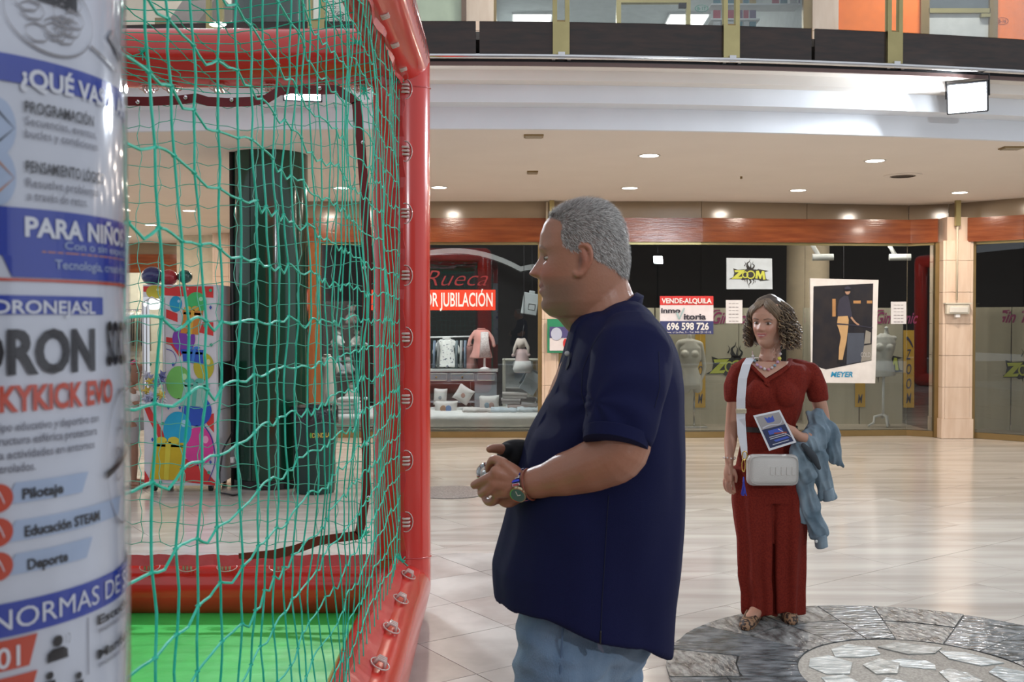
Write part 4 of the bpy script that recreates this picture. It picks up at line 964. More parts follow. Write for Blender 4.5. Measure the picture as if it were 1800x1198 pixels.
def ear(mb, H, M4, sy, dx=0.0):
    off = .33
    def q(x, z, o=0): return M4 @ Vector(((x + dx) * H, sy * (off + o) * H, (z - .5) * H))
    mb.limb([(q(.05, .35, -.01), .022 * H), (q(.02, .33, .01), .026 * H), (q(-.045, .39, .02), .022 * H), (q(-.085, .47, .035), .020 * H), (q(-.07, .555, .035), .021 * H), (q(-.01, .585, .02), .020 * H), (q(.04, .545, .0), .019 * H), (q(.045, .48, -.01), .016 * H)], 10)
    mb.limb([(q(.0, .36, -.005), .03 * H), (q(-.03, .45, .0), .045 * H), (q(-.015, .53, .0), .035 * H)], 10)
    mb.limb([(q(-.02, .40, .012), .014 * H), (q(-.05, .46, .022), .013 * H), (q(-.035, .52, .022), .012 * H)], 8)
def head_matrix(center, fwd, up=(0, 0, 1)):
    f = Vector(fwd).normalized(); u = Vector(up); l = u.cross(f).normalized(); u = f.cross(l)
    return Matrix.Translation(center) @ Matrix(((f.x, l.x, u.x, 0), (f.y, l.y, u.y, 0), (f.z, l.z, u.z, 0), (0, 0, 0, 1)))
def skin_mat(name, rough=.42):
    m = mat(name, (.5, .3, .2), rough, attr='Col', bump=.08, bscale=180)
    b = m.node_tree.nodes['Principled BSDF']; b.inputs['Subsurface Weight'].default_value = .12; b.inputs['Subsurface Radius'].default_value = (1, .3, .15); b.inputs['Subsurface Scale'].default_value = .006
    return m
def eyes(parent, H, M4, iris=(.10, .05, .025), xs=.345, ys=.132, look=(0, 0), op=1.0):
    for sy in (-1, 1):
        c = M4 @ Vector((xs * H - .052 * H, sy * ys * H, -.006 * H)); R3 = M4.to_3x3().to_4x4()
        e = MB().ell(c, (.060 * H, .066 * H, .030 * H * op), 20, 12, R3)
        eo = obj('eye', e, mat('eye_white', (.62, .58, .54), .15), parent, smooth=True)
        ic = M4 @ Vector((xs * H - .052 * H + .0555 * H, (sy * ys + look[0]) * H, -.006 * H + look[1] * H))
        obj('iris', MB().ell(ic, (.007 * H, .030 * H, .030 * H * op), 14, 8, R3), mat('iris_%d' % int(iris[0] * 100), iris, .1), eo, smooth=True)
def head_local(a, M4, H):
    Mi = np.array(M4.inverted()); p = a @ Mi[:3, :3].T + Mi[:3, 3]; return p[:, 0] / H, p[:, 1] / H, p[:, 2] / H + .5
def G(x, c, s): return np.exp(-((x - c) / s) ** 2)
def skin_cols(me, M4, H, base, lip, browc, brow=1.0, redd=.5, stubble=None, liner=0.0, smile=1.0):
    a = cos(me); x, y, t = head_local(a, M4, H); n = len(a); c = np.tile(np.array(base), (n, 1))
    var = np.array([noise.noise(Vector(p) * 22) for p in a]) * .07; c = c * (1 + var[:, None])
    def blend(c, col, w): return c * (1 - w[:, None]) + np.array(col) * w[:, None]
    face = (x > .12) & (t > -.1) & (t < 1.1)
    fm = face.astype(float); red = np.array([base[0] * 1.06, base[1] * .72, base[2] * .70])
    w = fm * redd * (G(np.abs(y), .17, .10) * G(t, .37, .10) + .8 * G(y, 0, .07) * G(t, .37, .05)); c = blend(c, red, np.clip(w, 0, 1))
    er = np.clip((np.abs(y) - .335) / .02, 0, 1) * G(t, .46, .13) * G(x, 0, .12); c = blend(c, red, er * .55)
    if stubble is not None:
        w = fm * .0 + ((t < .33) & (t > -.12) & (x > -.05)) * np.clip((.36 - t) / .12, 0, 1) * np.clip((x + .05) / .2, 0, 1); w *= 1 - .8 * G(y, 0, .07) * G(t, .24, .05); c = blend(c, stubble, w * .60)
    mt = .234 + smile * .020 * np.minimum(1, (y / .1) ** 2)
    w = fm * np.clip(1.6 * (G(y, 0, .085) ** .8) * np.exp(-((t - mt) / .040) ** 4), 0, 1) * (np.abs(y) < .125) * (x > .3); c = blend(c, lip, w * .85)
    w = fm * (np.abs(y) < .115) * G(t, mt, .006) * (x > .3); c = blend(c, (.12, .03, .03), np.clip(w, 0, 1) * .8)
    by = np.abs(y); arch = .572 + .022 * G(by, .15, .06) - .020 * (by > .19) * (by - .19) / .05
    w = fm * brow * G(t, arch, .013) * np.clip((by - .045) / .02, 0, 1) * np.clip((.235 - by) / .03, 0, 1); c = blend(c, browc, np.clip(w, 0, 1) * .9)
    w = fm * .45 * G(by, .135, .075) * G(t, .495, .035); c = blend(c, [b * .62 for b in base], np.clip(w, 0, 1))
    if liner: w = fm * liner * G(by, .135, .062) * G(t, .523 - .25 * (by - .135) ** 2 / .06, .007); c = blend(c, (.03, .02, .02), np.clip(w, 0, 1))
    return a, x, y, t, c

# ------------------------------------------------ standing man
MYc = 2.20
H = .245
hc = P(1025, 452, MYc); mf = Vector((-1, .06, -.02)); MH = head_matrix(hc, mf)
man = thing('person', 'grey-haired man in navy polo shirt and jeans standing sideways, holding a clear ball', 'person', (.14, MYc, 0))
SY = 2.20
mb = MB(); head_grid(mb, H, MH, False, smile=.9, nose=.92)
for s_ in (-1, 1): ear(mb, H, MH, s_, dx=.02)
mb.limb([(P(1048, 470, SY), .062), (P(1054, 520, SY), .066), (P(1066, 560, SY), .072), (P(1080, 620, SY), .085)], 24)
mb.limb([(P(1000, 535, SY), .040), (P(1022, 552, SY), .046), (P(1046, 575, SY), .05)], 18)   # under-chin fullness
mb.limb([(P(1080, 480, SY), .024), (P(1078, 508, SY), .038), (P(1084, 540, SY), .046)], 20)      # nape
# torso core under the shirt, both shoulders
mb.limb([(P(1080, 620, SY), .10), (P(1060, 740, SY), .13), (P(1050, 900, SY), .14), (P(1050, 1040, SY), .13)], 20)
mb.limb([(P(1110, 640, 2.02), .06), (P(1095, 630, SY), .08), (P(1110, 640, 2.40), .06)], 16)
# near arm
mb.limb([(P(1112, 640, 2.02), .058), (P(1098, 730, 1.955), .055), (P(1092, 792, 1.93), .052), (P(1050, 815, 1.95), .050), (P(1000, 832, 1.985), .044), (P(955, 845, 2.01), .033), (P(922, 852, 2.03), .0275)], 22)
def fing(pts, r0, r1):
    n_ = len(pts); mb.limb([(P(*q), r0 + (r1 - r0) * k / (n_ - 1)) for k, q in enumerate(pts)], 12)
# palm and fingers of the near hand
for (kx, ky, kd, r) in ((884, 815, 2.02, .0125), (872, 829, 2.015, .013), (868, 848, 2.02, .013), (874, 866, 2.035, .0125)):
    mb.limb([(P(922, 850, 2.035), .020), (P((922 + kx) / 2, (850 + ky) / 2, 2.025), .018), (P(kx, ky, kd), r)], 12)
mb.limb([(P(915, 862, 2.05), .020), (P(893, 876, 2.06), .019), (P(882, 872, 2.06), .015)], 12)
fing([(885, 813, 2.02), (869, 807, 2.035), (861, 816, 2.05), (859, 827, 2.06)], .0105, .0075)
fing([(873, 833, 2.015), (857, 841, 2.025), (844, 847, 2.04), (834, 852, 2.055)], .0120, .0090)
fing([(868, 850, 2.02), (856, 862, 2.03), (848, 867, 2.05), (846, 862, 2.07)], .0118, .0085)
fing([(876, 868, 2.04), (868, 880, 2.055), (858, 881, 2.075), (852, 873, 2.09)], .0105, .0080)
fing([(908, 832, 2.07), (888, 822, 2.10), (870, 818, 2.115), (858, 824, 2.12)], .0140, .0090)
# far arm and hand
mb.limb([(P(1112, 640, 2.40), .056), (P(1075, 790, 2.46), .048), (P(1000, 812, 2.38), .042), (P(930, 802, 2.24), .029), (P(905, 797, 2.20), .028)], 18)
for (kx, ky, kd) in ((884, 812, 2.17), (882, 820, 2.18), (882, 828, 2.19), (884, 836, 2.20)):
    mb.limb([(P(908, 800, 2.20), .018), (P(kx, ky, kd), .0125)], 10)
    fing([(kx, ky, kd), (kx - 14, ky + 4, kd - .01), (kx - 21, ky + 8, kd - .03)], .0110, .0080)
fing([(898, 796, 2.185), (883, 790, 2.16), (870, 788, 2.15), (861, 789, 2.145)], .0135, .0085)
me = remesh(mb, .0026, 5, .5)
a, x, y, t, c = skin_cols(me, MH, H, (.40, .185, .115), (.32, .10, .08), (.14, .10, .07), .7, .8, stubble=(.20, .13, .10), smile=.9)
xr = -(x * 196) ; # +back
nz_ = np.array([noise.noise(Vector(p) * 45) for p in a])
fb = np.interp(t, [.50, .53, .60, .70, .79, .84, .87, .90], [-10, -20, -30, -37, -40, -56, -66, -90]) + nz_ * 6
bb = np.interp(xr, [-10, 8, 13, 40, 70, 90], [.53, .52, .49, .40, .31, .29]) + nz_ * .02
hairm = (np.abs(y) < .5) & (t > bb) & (xr > fb) & (t > .2)
earm = (np.abs(y) > .352) & (np.abs(t - .46) < .16) & (np.abs(x) < .13)
hairm &= ~earm
hw = np.where(hairm, 1.0, 0.0); c = c * (1 - hw[:, None] * .85) + np.array((.20, .185, .17)) * hw[:, None] * .85
nose_m = (a[:, 2] < 1.3); c[nose_m] = c[nose_m] * np.array((.92, .88, .86)); cw = G(x, .025, .030) * G(t, .455, .055) * (np.abs(y) > .3); c = c * (1 - .5 * cw[:, None])  # last step darkens the ear hollow in the skin colour, as shade
col_attr(me, np.clip(c, 0, 1)); me.name = 'body'
body = obj('body', me, skin_mat('skin_man'), man)
eyes(man, H, MH, (.05, .04, .03), xs=.332, op=.55)
# short hair: thousands of fine tapering strands
nn_ = nrm(me); idx = np.where(hairm)[0]; rnd = np.random.RandomState(3); Mi3 = np.array(MH)[:3, :3]
pick = rnd.choice(idx, 15000); vs = []; fs = []; cl = []
backd = Vector((.9, 0, -.35))
for k, i in enumerate(pick):
    p = Vector(a[i]); n_ = Vector(nn_[i]); tt = t[i]; yy = y[i]
    p = p + Vector(rnd.uniform(-1, 1, 3)) * .0022
    L_ = (.010 + .008 * sm(tt, .6, .95)) * rnd.uniform(.7, 1.2)
    kk = sm(tt, .62, 1.0); d = Vector((.75 - .15 * kk, math.copysign(.1, -yy) * (1 - kk), -.8 + 1.15 * kk)) + Vector(rnd.uniform(-.34, .34, 3))
    d = d - n_ * d.dot(n_); d = (d.normalized() * .8 + n_ * .42).normalized()
    s_ = d.cross(n_).normalized() * .00042; m_ = p + d * L_ * .55 + n_ * .0006; e_ = p + d * L_ - n_ * .001
    o_ = len(vs); vs += [p - n_ * .001 + s_, p - n_ * .001 - s_, m_ + s_ * .8, m_ - s_ * .8, e_]; fs += [(o_, o_ + 1, o_ + 3, o_ + 2), (o_ + 2, o_ + 3, o_ + 4)]
    g = rnd.choice([.62, .45, .28, .16], p=[.35, .3, .2, .15]) * (1.0 if tt > .45 else .8); cl += [(g, g * .96, g * .90)] * 5
hm = bpy.data.meshes.new('hair'); hm.from_pydata(vs, [], fs); col_attr(hm, np.array(cl)); obj('hair', hm, mat('hair_grey', (.4, .4, .4), .55, attr='Col'), man, label='short cropped grey hair')

# polo shirt
navy = mat('navy_pique', (.0065, .0085, .048), .85, col2=(.005, .007, .040), nscale=3, bump=.25, bscale=900, spec=.2)
TS = [ # y, xfront, xback, halfdepth
 (545, 1035, 1120, .095), (556, 1015, 1146, .125), (572, 1003, 1163, .165), (592, 999, 1176, .200), (615, 993, 1185, .222), (645, 983, 1192, .232), (680, 967, 1197, .235), (720, 948, 1199, .235),
 (760, 928, 1200, .237), (800, 913, 1200, .240), (840, 903, 1199, .243), (880, 897, 1198, .245), (920, 892, 1197, .245), (960, 887, 1195, .243), (1000, 881, 1193, .240), (1040, 875, 1189, .238), (1075, 870, 1185, .236), (1110, 870, 1181, .234), (1145, 872, 1178, .232)]
def torso(mb, TS, Yc, hem=None, nu=96, n=2.3, cup=0):
    rings = []; K = len(TS)
    for i, (py, xf, xb, hd) in enumerate(TS):
        A_ = P(xf, py, Yc); B_ = P(xb, py, Yc); cx = (A_.x + B_.x) / 2; rx = (B_.x - A_.x) / 2; z = A_.z; ring = []
        for j in range(nu):
            q = 2 * math.pi * j / nu; cc, ss = math.cos(q), math.sin(q)
            xx = cx + math.copysign(abs(cc) ** (2 / n), cc) * rx; yy = Yc + math.copysign(abs(ss) ** (2 / n), ss) * hd
            zz = z
            if hem is not None:
                s_ = sm(i / (K - 1), .5, 1.0); zz = z + s_ * hem(cc, ss)
            ring.append(Vector((xx, yy, zz)))
        rings.append(ring)
    return mb.loft(rings)
def hem(cc, ss):   # front of the shirt hangs higher than the back
    return .112 * sm(-cc, -.15, .95) + .088 * max(0, -ss) ** 1.6 * (1 - .85 * sm(-cc, .2, 1.0)) + (.012 if cc < .0 else 0)
mb = MB(); torso(mb, TS, SY, hem)
def sleeve(pts):
    Q = [Vector(p) for p, r in pts]; D = []; Rr = []
    for i in range(len(Q) - 1):
        for k in range(6):
            t_ = k / 6; D.append(Q[i].lerp(Q[i + 1], t_)); Rr.append(tuple(pts[i][1][q] + (pts[i + 1][1][q] - pts[i][1][q]) * t_ for q in (0, 1)))
    D.append(Q[-1]); Rr.append(pts[-1][1]); mb.tube(D, Rr, 32)
sleeve([(P(1112, 585, 2.08), (.060, .060)), (P(1112, 625, 2.02), (.082, .078)), (P(1100, 690, 1.96), (.076, .072)), (P(1090, 735, 1.935), (.070, .066)), (P(1083, 774, 1.92), (.066, .060))])
mb.limb([(P(1100, 592, 2.12), .075), (P(1120, 620, 2.05), .075)], 20)
sleeve([(P(1112, 590, 2.34), (.06, .06)), (P(1105, 640, 2.40), (.078, .075)), (P(1090, 765, 2.45), (.062, .062))])
me = remesh(mb, .0045, 6, .5)
def mfold(a):
    lo = np.clip((1.25 - a[:, 2]) / .4, .35, 1); return lo
fold(me, .010, (7, 7, 1.6), 3.1, mfold); fold(me, .006, (16, 14, 5), 9.2)
# creases fanning from the armpit and belly
a_ = cos(me); n_ = nrm(me); ap = np.array(P(1040, 700, 1.99)); d_ = a_ - ap; th = np.arctan2(d_[:, 2], d_[:, 0]); rr_ = np.sqrt(d_[:, 0] ** 2 + d_[:, 2] ** 2)
w_ = np.exp(-((rr_ - .10) / .09) ** 2) * (a_[:, 1] < 2.12); set_cos(me, a_ + n_ * (w_ * .0028 * np.sin(th * 7 + 4 * rr_ * 10))[:, None])
shirt = obj('polo_shirt', me, navy, man)
# sleeve cuff
mb = MB(); cpt = P(1083, 770, 1.92); dr = (P(1083, 774, 1.92) - P(1090, 735, 1.935)).normalized()
mb.tube([cpt - dr * .012, cpt - dr * .010, cpt + dr * .012, cpt + dr * .014], [(.0655, .060), (.0685, .0625), (.0675, .0615), (.060, .055)], 40); obj('sleeve_cuff', mb, navy, man, smooth=True, auto=40)
# collar
mb = MB(); rings = []
cf_, cb_ = P(1010, 592, SY), P(1118, 516, SY)
for k in range(49):
    q = -2.62 + 5.24 * k / 48   # open at the throat (front = pi)
    cc, ss = math.cos(q), math.sin(q); fr = (1 - cc) / 2
    ctr = cb_.lerp(cf_, .5); hx = (cb_ - cf_) / 2
    top = ctr + hx * cc * .96 + Vector((0, ss * .078, .004)); bot = ctr + hx * cc * 1.16 + Vector((0, ss * .112, -.042 - .016 * fr)) + Vector((-.012 * fr, 0, 0))
    mid = (top + bot) / 2 + Vector((cc * .012, ss * .012, .012)); inn = ctr + hx * cc * .93 + Vector((0, ss * .074, -.035))
    rings.append([inn, top + Vector((0, 0, -.002)), top + Vector((cc * .004, ss * .004, 0.001)), mid, bot, bot + Vector((-cc * .005, -ss * .005, 0)), mid + Vector((-cc * .012, -ss * .012, -.008))])
mb.loft(rings); obj('collar', mb, navy, man, smooth=True, auto=50)
mb = MB(); mb.prism([P(1003, 585, 2.16), P(1016, 588, 2.14), P(1000, 640, 2.10), P(985, 672, 2.13), P(978, 668, 2.17)], (0, .01, 0)); obj('placket', mb, mat('navy_dark', (.006, .008, .03), .8), man)
for (bx, by) in ((997, 621),): obj('button', MB().ell(P(bx, by, 2.095), (.0055, .003, .0055), 12, 6), mat('button', (.55, .55, .55), .3), man, smooth=True)
# seams laid on the cloth where they run
from mathutils.bvhtree import BVHTree
sm_ = shirt.data; bvh = BVHTree.FromPolygons([v.co + Vector(man.location) for v in sm_.vertices], [tuple(q.vertices) for q in sm_.polygons])
def on_shirt(px, py, off=.0006):
    d_ = ray(px, py).normalized(); h = bvh.ray_cast(Vector((0, 0, CAMH)), d_, 6)
    return None if h[0] is None else h[0] - d_ * off
def seam(pts, name, r=.0007, m=None):
    Q_ = []
    for a_, b_ in zip(pts[:-1], pts[1:]):
        for k in range(10):
            q_ = on_shirt(a_[0] + (b_[0] - a_[0]) * k / 10, a_[1] + (b_[1] - a_[1]) * k / 10)
            if q_ is not None: Q_.append(q_)
    if len(Q_) > 2: q = MB(); q.tube(Q_, r, 5); obj(name, q, m or mat('navy_dark', (.006, .008, .03), .8), man, smooth=True)
seam([(1070, 870), (1066, 930), (1062, 1000), (1058, 1060), (1056, 1118)], 'side_seam')
seam([(1063, 575), (1040, 610), (1024, 650), (1022, 690), (1034, 735)], 'armhole_seam')
seam([(1158, 618), (1160, 680), (1150, 720)], 'armhole_seam', .0007)
seam([(1056, 1108), (1055, 1146)], 'vent_slit', .0018, black)
# jeans
denim = mat('light_denim', (.10, .17, .27), .85, col2=(.25, .34, .45), nscale=9, stretch=(1, 1, .5), bump=.35, bscale=400, detail=10, ramp=(.3, .7))
mb = MB()
mb.limb([(P(1045, 1010, SY), .150), (P(1040, 1080, SY), .150)], 24)
mb.limb([(P(1000, 1060, 2.12), .105), (P(990, 1150, 2.10), .100), (P(984, 1210, 2.10), .094), (Vector((.10, 2.10, .52)), .072), (Vector((.12, 2.11, .12)), .058)], 28)
mb.limb([(P(1070, 1060, 2.30), .100), (P(1062, 1150, 2.31), .093), (P(1058, 1210, 2.31), .088), (Vector((.215, 2.33, .52)), .068), (Vector((.235, 2.34, .12)), .058)], 28)
me = remesh(mb, .006, 3); fold(me, .010, (9, 9, 26), 5); fold(me, .005, (30, 30, 40), 15); obj('jeans', me, denim, man)
mb = MB(); mb.tube([P(990, 1098, 2.005), P(986, 1150, 1.999), P(983, 1210, 2.003), Vector((.092, 2.03, .6))], .0022, 6); obj('seam', mb, mat('denim_seam', (.08, .13, .22), .8), man)
mb = MB(); mb.prism([P(1045, 1112, 1.972), P(1056, 1126, 1.972), P(1062, 1148, 1.972), P(1052, 1140, 1.972)], (0, .01, 0)); obj('vent_lining', mb, mat('vent_tape', (.10, .11, .15), .8), man)
for (fx, fy) in ((.12, 2.11), (.235, 2.34)):
    mb = MB(); mb.limb([(Vector((fx + .07, fy, .045)), .042), (Vector((fx - .03, fy, .05)), .045), (Vector((fx - .15, fy, .038)), .038)], 18)
    mb.box(fx - .19, fy - .045, 0.0, fx + .115, fy + .045, .022); obj('shoe', remesh(mb, .006, 4), mat('shoe_brown', (.10, .06, .04), .6), man)
# glove on the far hand
mb = MB(); mb.limb([(P(940, 803, 2.26), .034), (P(915, 799, 2.215), .034), (P(900, 799, 2.19), .033)], 18)
for (kx, ky, kd) in ((887, 811, 2.175), (885, 819, 2.183), (885, 827, 2.193), (886, 834, 2.203)): mb.limb([(P(905, 802, 2.20), .022), (P(kx, ky, kd), .0160)], 12)
mb.limb([(P(903, 796, 2.19), .020), (P(888, 792, 2.165), .0165)], 12)
obj('glove', remesh(mb, .0035, 3), mat('black_glove', (.008, .008, .010), .85), man, label='black fingerless glove')
# watch and bracelet
wa = MB(); wd_ = (P(955, 845, 2.01) - P(922, 852, 2.03)).normalized(); wc = P(921, 852, 2.030); u_ = wd_.orthogonal().normalized(); v_ = wd_.cross(u_)
wcol = [mat('watch_link_blue', (.05, .07, .45), .12, .9), mat('watch_link_steel', (.65, .66, .72), .12, 1.0)]
watch = thing('wrist_watch', 'steel and blue wrist watch with green dial on the left wrist of the man', 'watch', wc)
for k in range(26):
    q = 2 * math.pi * k / 26; d = u_ * math.cos(q) + v_ * math.sin(q); c_ = wc + d * .0305
    M3 = Matrix((( *wd_, ), ( *(wd_.cross(d)), ), ( *d, ))).transposed().to_4x4()
    M4_ = Matrix.Translation(c_) @ M3; obj('link', MB().bbox(-.0085, -.0032, -.0022, .0085, .0032, .0022, .001, M4_), wcol[k % 2], watch)
fdir = Vector((-.12, -.93, -.34)); fdir = (fdir - wd_ * fdir.dot(wd_)).normalized(); fc = wc + fdir * .033
M3 = Matrix(((*wd_,), (*fdir.cross(wd_),), (*fdir,))).transposed().to_4x4(); M4_ = Matrix.Translation(fc) @ M3
obj('case', MB().lathe([(.001, -.004), (.0165, -.004), (.018, 0), (.0165, .004), (.0145, .0045), (.0145, .003), (.001, .003)], (0, 0, 0), 28).__class__() if False else (lambda m: m)(MB().add([M4_ @ Vector(v) for v in MB().lathe([(.001, -.004), (.0165, -.004), (.018, 0), (.0165, .004), (.0145, .0045), (.0145, .003), (.001, .003)], (0, 0, 0), 28).v], MB().lathe([(.001, -.004), (.0165, -.004), (.018, 0), (.0165, .004), (.0145, .0045), (.0145, .003), (.001, .003)], (0, 0, 0), 28).f)), mat('watch_gold', (.5, .42, .25), .2, .9), watch, smooth=True, auto=30)
dl = MB().lathe([(.001, .0046), (.0145, .0046), (.0145, .0036), (.001, .0036)], (0, 0, 0), 24); obj('dial', MB().add([M4_ @ Vector(v) for v in dl.v], dl.f), mat('watch_dial', (.02, .16, .13), .15, coat=1), watch)
hd_ = MB(); hd_.box(-.0006, 0, .0048, .0006, .010, .0053, M4_); hd_.box(0, -.0006, .0048, .007, .0006, .0053, M4_); obj('hands', hd_, mat('watch_hand', (.7, .7, .6), .3), watch)
mb = MB(); bc_ = P(932, 851, 2.02); mb.tube([bc_ + (u_ * math.cos(q) + v_ * math.sin(q)) * .0310 for q in [2 * math.pi * k / 30 for k in range(30)]], .0018, 6, closed=True); obj('cord_bracelet', mb, mat('bracelet_brown', (.25, .06, .03), .5), man, smooth=True)
# the clear ball
bl = thing('clear_ball', 'clear plastic ball held between the hands of the man', 'ball', P(856, 831, 2.085))
obj('shell', MB().ell(P(856, 831, 2.085), .0225, 28, 18), glass('ball_plastic', (.80, .82, .82), .08, boost=5), bl, smooth=True)
mb = MB(); mb.ell(P(857, 834, 2.085), (.015, .015, .010), 16, 10); obj('white_core', mb, mat('ball_core', (.75, .74, .72), .3), bl, smooth=True)

# ------------------------------------------------ woman
WY = 5.11; Hw = .232
wf = Vector((-.80, -1, -.06)); wh = P(1351, 566, WY + .02); WMx = head_matrix(wh, wf, (0.05, 0, 1))
wom = thing('person', 'smiling woman with curly brown hair in a dark red jumpsuit, holding a flyer', 'person', (X_(1352, WY), WY, 0))
mb = MB(); head_grid(mb, Hw, WMx, True, smile=1.25, nose=.80)
for s_ in (-1, 1): ear(mb, Hw, WMx, s_, dx=.02)
def W(px, py, dy=0): return P(px, py, WY + dy)
mb.limb([(W(1356, 588, .05), .050), (W(1354, 615, .045), .048), (W(1353, 632, .04), .055), (W(1353, 650, .04), .075)], 20)
mb.limb([(W(1318, 652, .04), .032), (W(1352, 650, .03), .052), (W(1412, 656, .04), .032)], 18)
mb.limb([(W(1352, 665, .03), .065), (W(1354, 700, .03), .070), (W(1352, 752, .03), .065), (W(1352, 800, .03), .08)], 20)
# her right arm (left in the picture)
mb.limb([(W(1304, 662, .03), .036), (W(1292, 700, .03), .036), (W(1287, 745, .05), .034), (W(1284, 775, .03), .032), (W(1282, 802, -.02), .022), (W(1282, 815, -.03), .020)], 18)
def fw(pts, r0, r1, n=10): mb.limb([(W(*q), r0 + (r1 - r0) * k / (len(pts) - 1)) for k, q in enumerate(pts)], n)
mb.limb([(W(1282, 815, -.03), .020), (W(1281, 832, -.04), .026), (W(1282, 842, -.045), .022)], 12)
fw([(1275, 838, -.03), (1273, 848, -.035), (1275, 858, -.04), (1279, 863, -.04)], .0085, .0065)
fw([(1279, 840, -.045), (1277, 851, -.055), (1280, 861, -.055), (1284, 866, -.05)], .0088, .0065)
fw([(1284, 841, -.05), (1283, 853, -.06), (1286, 863, -.06), (1289, 867, -.05)], .0088, .0065)
fw([(1288, 840, -.045), (1289, 851, -.05), (1291, 860, -.05), (1292, 865, -.045)], .0080, .0060)
fw([(1290, 826, -.05), (1294, 836, -.065), (1294, 846, -.065)], .0095, .0070)
# her left arm (right in the picture) bent forward, forearm across
mb.limb([(W(1420, 666, .03), .036), (W(1438, 700, .03), .036), (W(1446, 742, .05), .036), (W(1438, 764, -.03), .034), (W(1415, 770, -.11), .027), (W(1400, 763, -.15), .021)], 18)
mb.limb([(W(1402, 764, -.145), .020), (W(1392, 757, -.165), .025), (W(1385, 753, -.17), .020)], 12)
fw([(1388, 750, -.17), (1381, 745, -.185), (1374, 744, -.19)], .0090, .0065)
fw([(1388, 758, -.175), (1378, 757, -.165), (1372, 760, -.155)], .0085, .0065)
fw([(1389, 763, -.17), (1380, 764, -.16), (1373, 767, -.150)], .0085, .0065)
fw([(1391, 768, -.165), (1383, 771, -.155), (1376, 773, -.150)], .0080, .0060)
fw([(1392, 772, -.16), (1385, 776, -.15), (1380, 779, -.150)], .0072, .0055)
# legs and feet
for (a0, a1, a2) in (((1330, 850, .02), (1328, 1000, .02), (1330, 1076, .02)), ((1382, 850, .02), (1384, 1000, .02), (1386, 1070, .05))):
    mb.limb([(W(*a0), .085), (W(*a1), .052), (W(*a2), .036)], 16)
mb.limb([(Vector((X_(1332, 5.13), 5.13, .055)), .034), (Vector((X_(1328, 5.05), 5.04, .05)), .032), (Vector((X_(1318, 4.96), 4.97, .03)), .028)], 14)
mb.limb([(Vector((X_(1386, 5.16), 5.16, .055)), .034), (Vector((X_(1388, 5.1), 5.10, .05)), .030), (Vector((X_(1392, 5.0), 5.04, .03)), .026)], 14)
me = remesh(mb, .0034, 3, .5)
a, x, y, t, c = skin_cols(me, WMx, Hw, (.50, .275, .19), (.42, .09, .10), (.07, .045, .03), 1.0, .45, liner=1.0, smile=1.25)
zt_ = (a[:, 2] < 1.32) ; c[zt_] = c[zt_] * np.array((.93, .90, .88))
tw = (x > .3) * (np.abs(y) < .075) * G(t, .236, .006) ; c = c * (1 - tw[:, None] * .8) + np.array((.65, .6, .55)) * tw[:, None] * .8
col_attr(me, np.clip(c, 0, 1)); obj('body', me, skin_mat('skin_woman'), wom)
eyes(wom, Hw, WMx, (.06, .035, .02), xs=.334, look=(.012, -.002), op=.85)
# hair: dark inner mass and curls
hb = mat('curly_hair', (.045, .028, .016), .5, col2=(.10, .062, .033), nscale=9, spec=.6); hl = mat('curl_highlight', (.40, .29, .16), .42, col2=(.20, .13, .07), nscale=12, spec=.6)
mb = MB(); hcw = WMx @ Vector((-.03 * Hw, 0, .06 * Hw))
mb.ell(hcw + Vector((.004, .022, .010)), (.094, .100, .118), 28, 18)
mb.limb([(W(1324, 548, .07), .026), (W(1317, 580, .08), .030), (W(1318, 606, .08), .018)], 14)
mb.limb([(W(1378, 556, .05), .040), (W(1389, 578, .06), .052), (W(1390, 600, .07), .040)], 14)
mb.limb([(W(1340, 590, .13), .05), (W(1370, 592, .13), .05)], 14)
me = remesh(mb, .005, 3); fold(me, .010, (30, 30, 30), 2)
# keep the mass off the face
a_ = cos(me); x_, y_, t_ = head_local(a_, WMx, Hw); pull = np.clip((x_ - .10) / .2, 0, 1) * (np.abs(y_) < .31) * (t_ < .80) * (t_ > -.3); fvec = np.array(WMx)[:3, 0]
a_ = a_ - fvec * (pull * (x_ - .06) * Hw)[:, None]; set_cos(me, a_)
hair = obj('hair', me, hb, wom, label='dark brown curly hair')
r_ = random.Random(12); cA = MB(); cB = MB()
Rw = WMx.to_3x3()
def curl(th, L_, spread, q):
    st = hcw + Rw @ Vector((math.cos(th) * .02, math.sin(th) * .03, .098 + r_.uniform(-.004, .006)))
    pts = []; nseg = int(34 + L_ * 130); ph = r_.uniform(0, 6.28); tr = r_.choice((14, 17, 21)); dirh = Rw @ Vector((math.cos(th), math.sin(th), 0)); dirh.z = 0; dirh.normalize(); tg = Vector((-dirh.y, dirh.x, 0))
    for k in range(nseg + 1):
        s_ = k / nseg; ang_ = min(1, s_ * 2.3) * math.pi / 2
        rad = .106 * math.sin(ang_) * (1 + .10 * spread) + .036 * spread * sm(s_, .25, 1) ; z_ = .105 * math.cos(ang_) - max(0, s_ - .43) * L_ * 1.55
        amp = .0095 * sm(s_, .08, .4) * q; f_ = ph + s_ * tr * L_ * 13
        pts.append(hcw + Vector((.012, .02, 0)) + dirh * (rad + amp * math.cos(f_)) + tg * amp * math.sin(f_) + Vector((0, 0, z_ + amp * .5 * math.sin(f_ * 1.0))))
    return pts
for k in range(700):
    th = r_.uniform(math.radians(48), math.radians(312)); side = math.sin(th)
    L_ = r_.uniform(.055, .175) if side > 0 else r_.uniform(.05, .165)
    pts = curl(th, L_, r_.uniform(.0, 1.0) * (1.0 if side > 0 else .55), r_.uniform(.6, 1.3)); (cB if r_.random() < .33 else cA).tube(pts, [.0023] * (len(pts) - 3) + [.0018, .0013, .0006], 4)
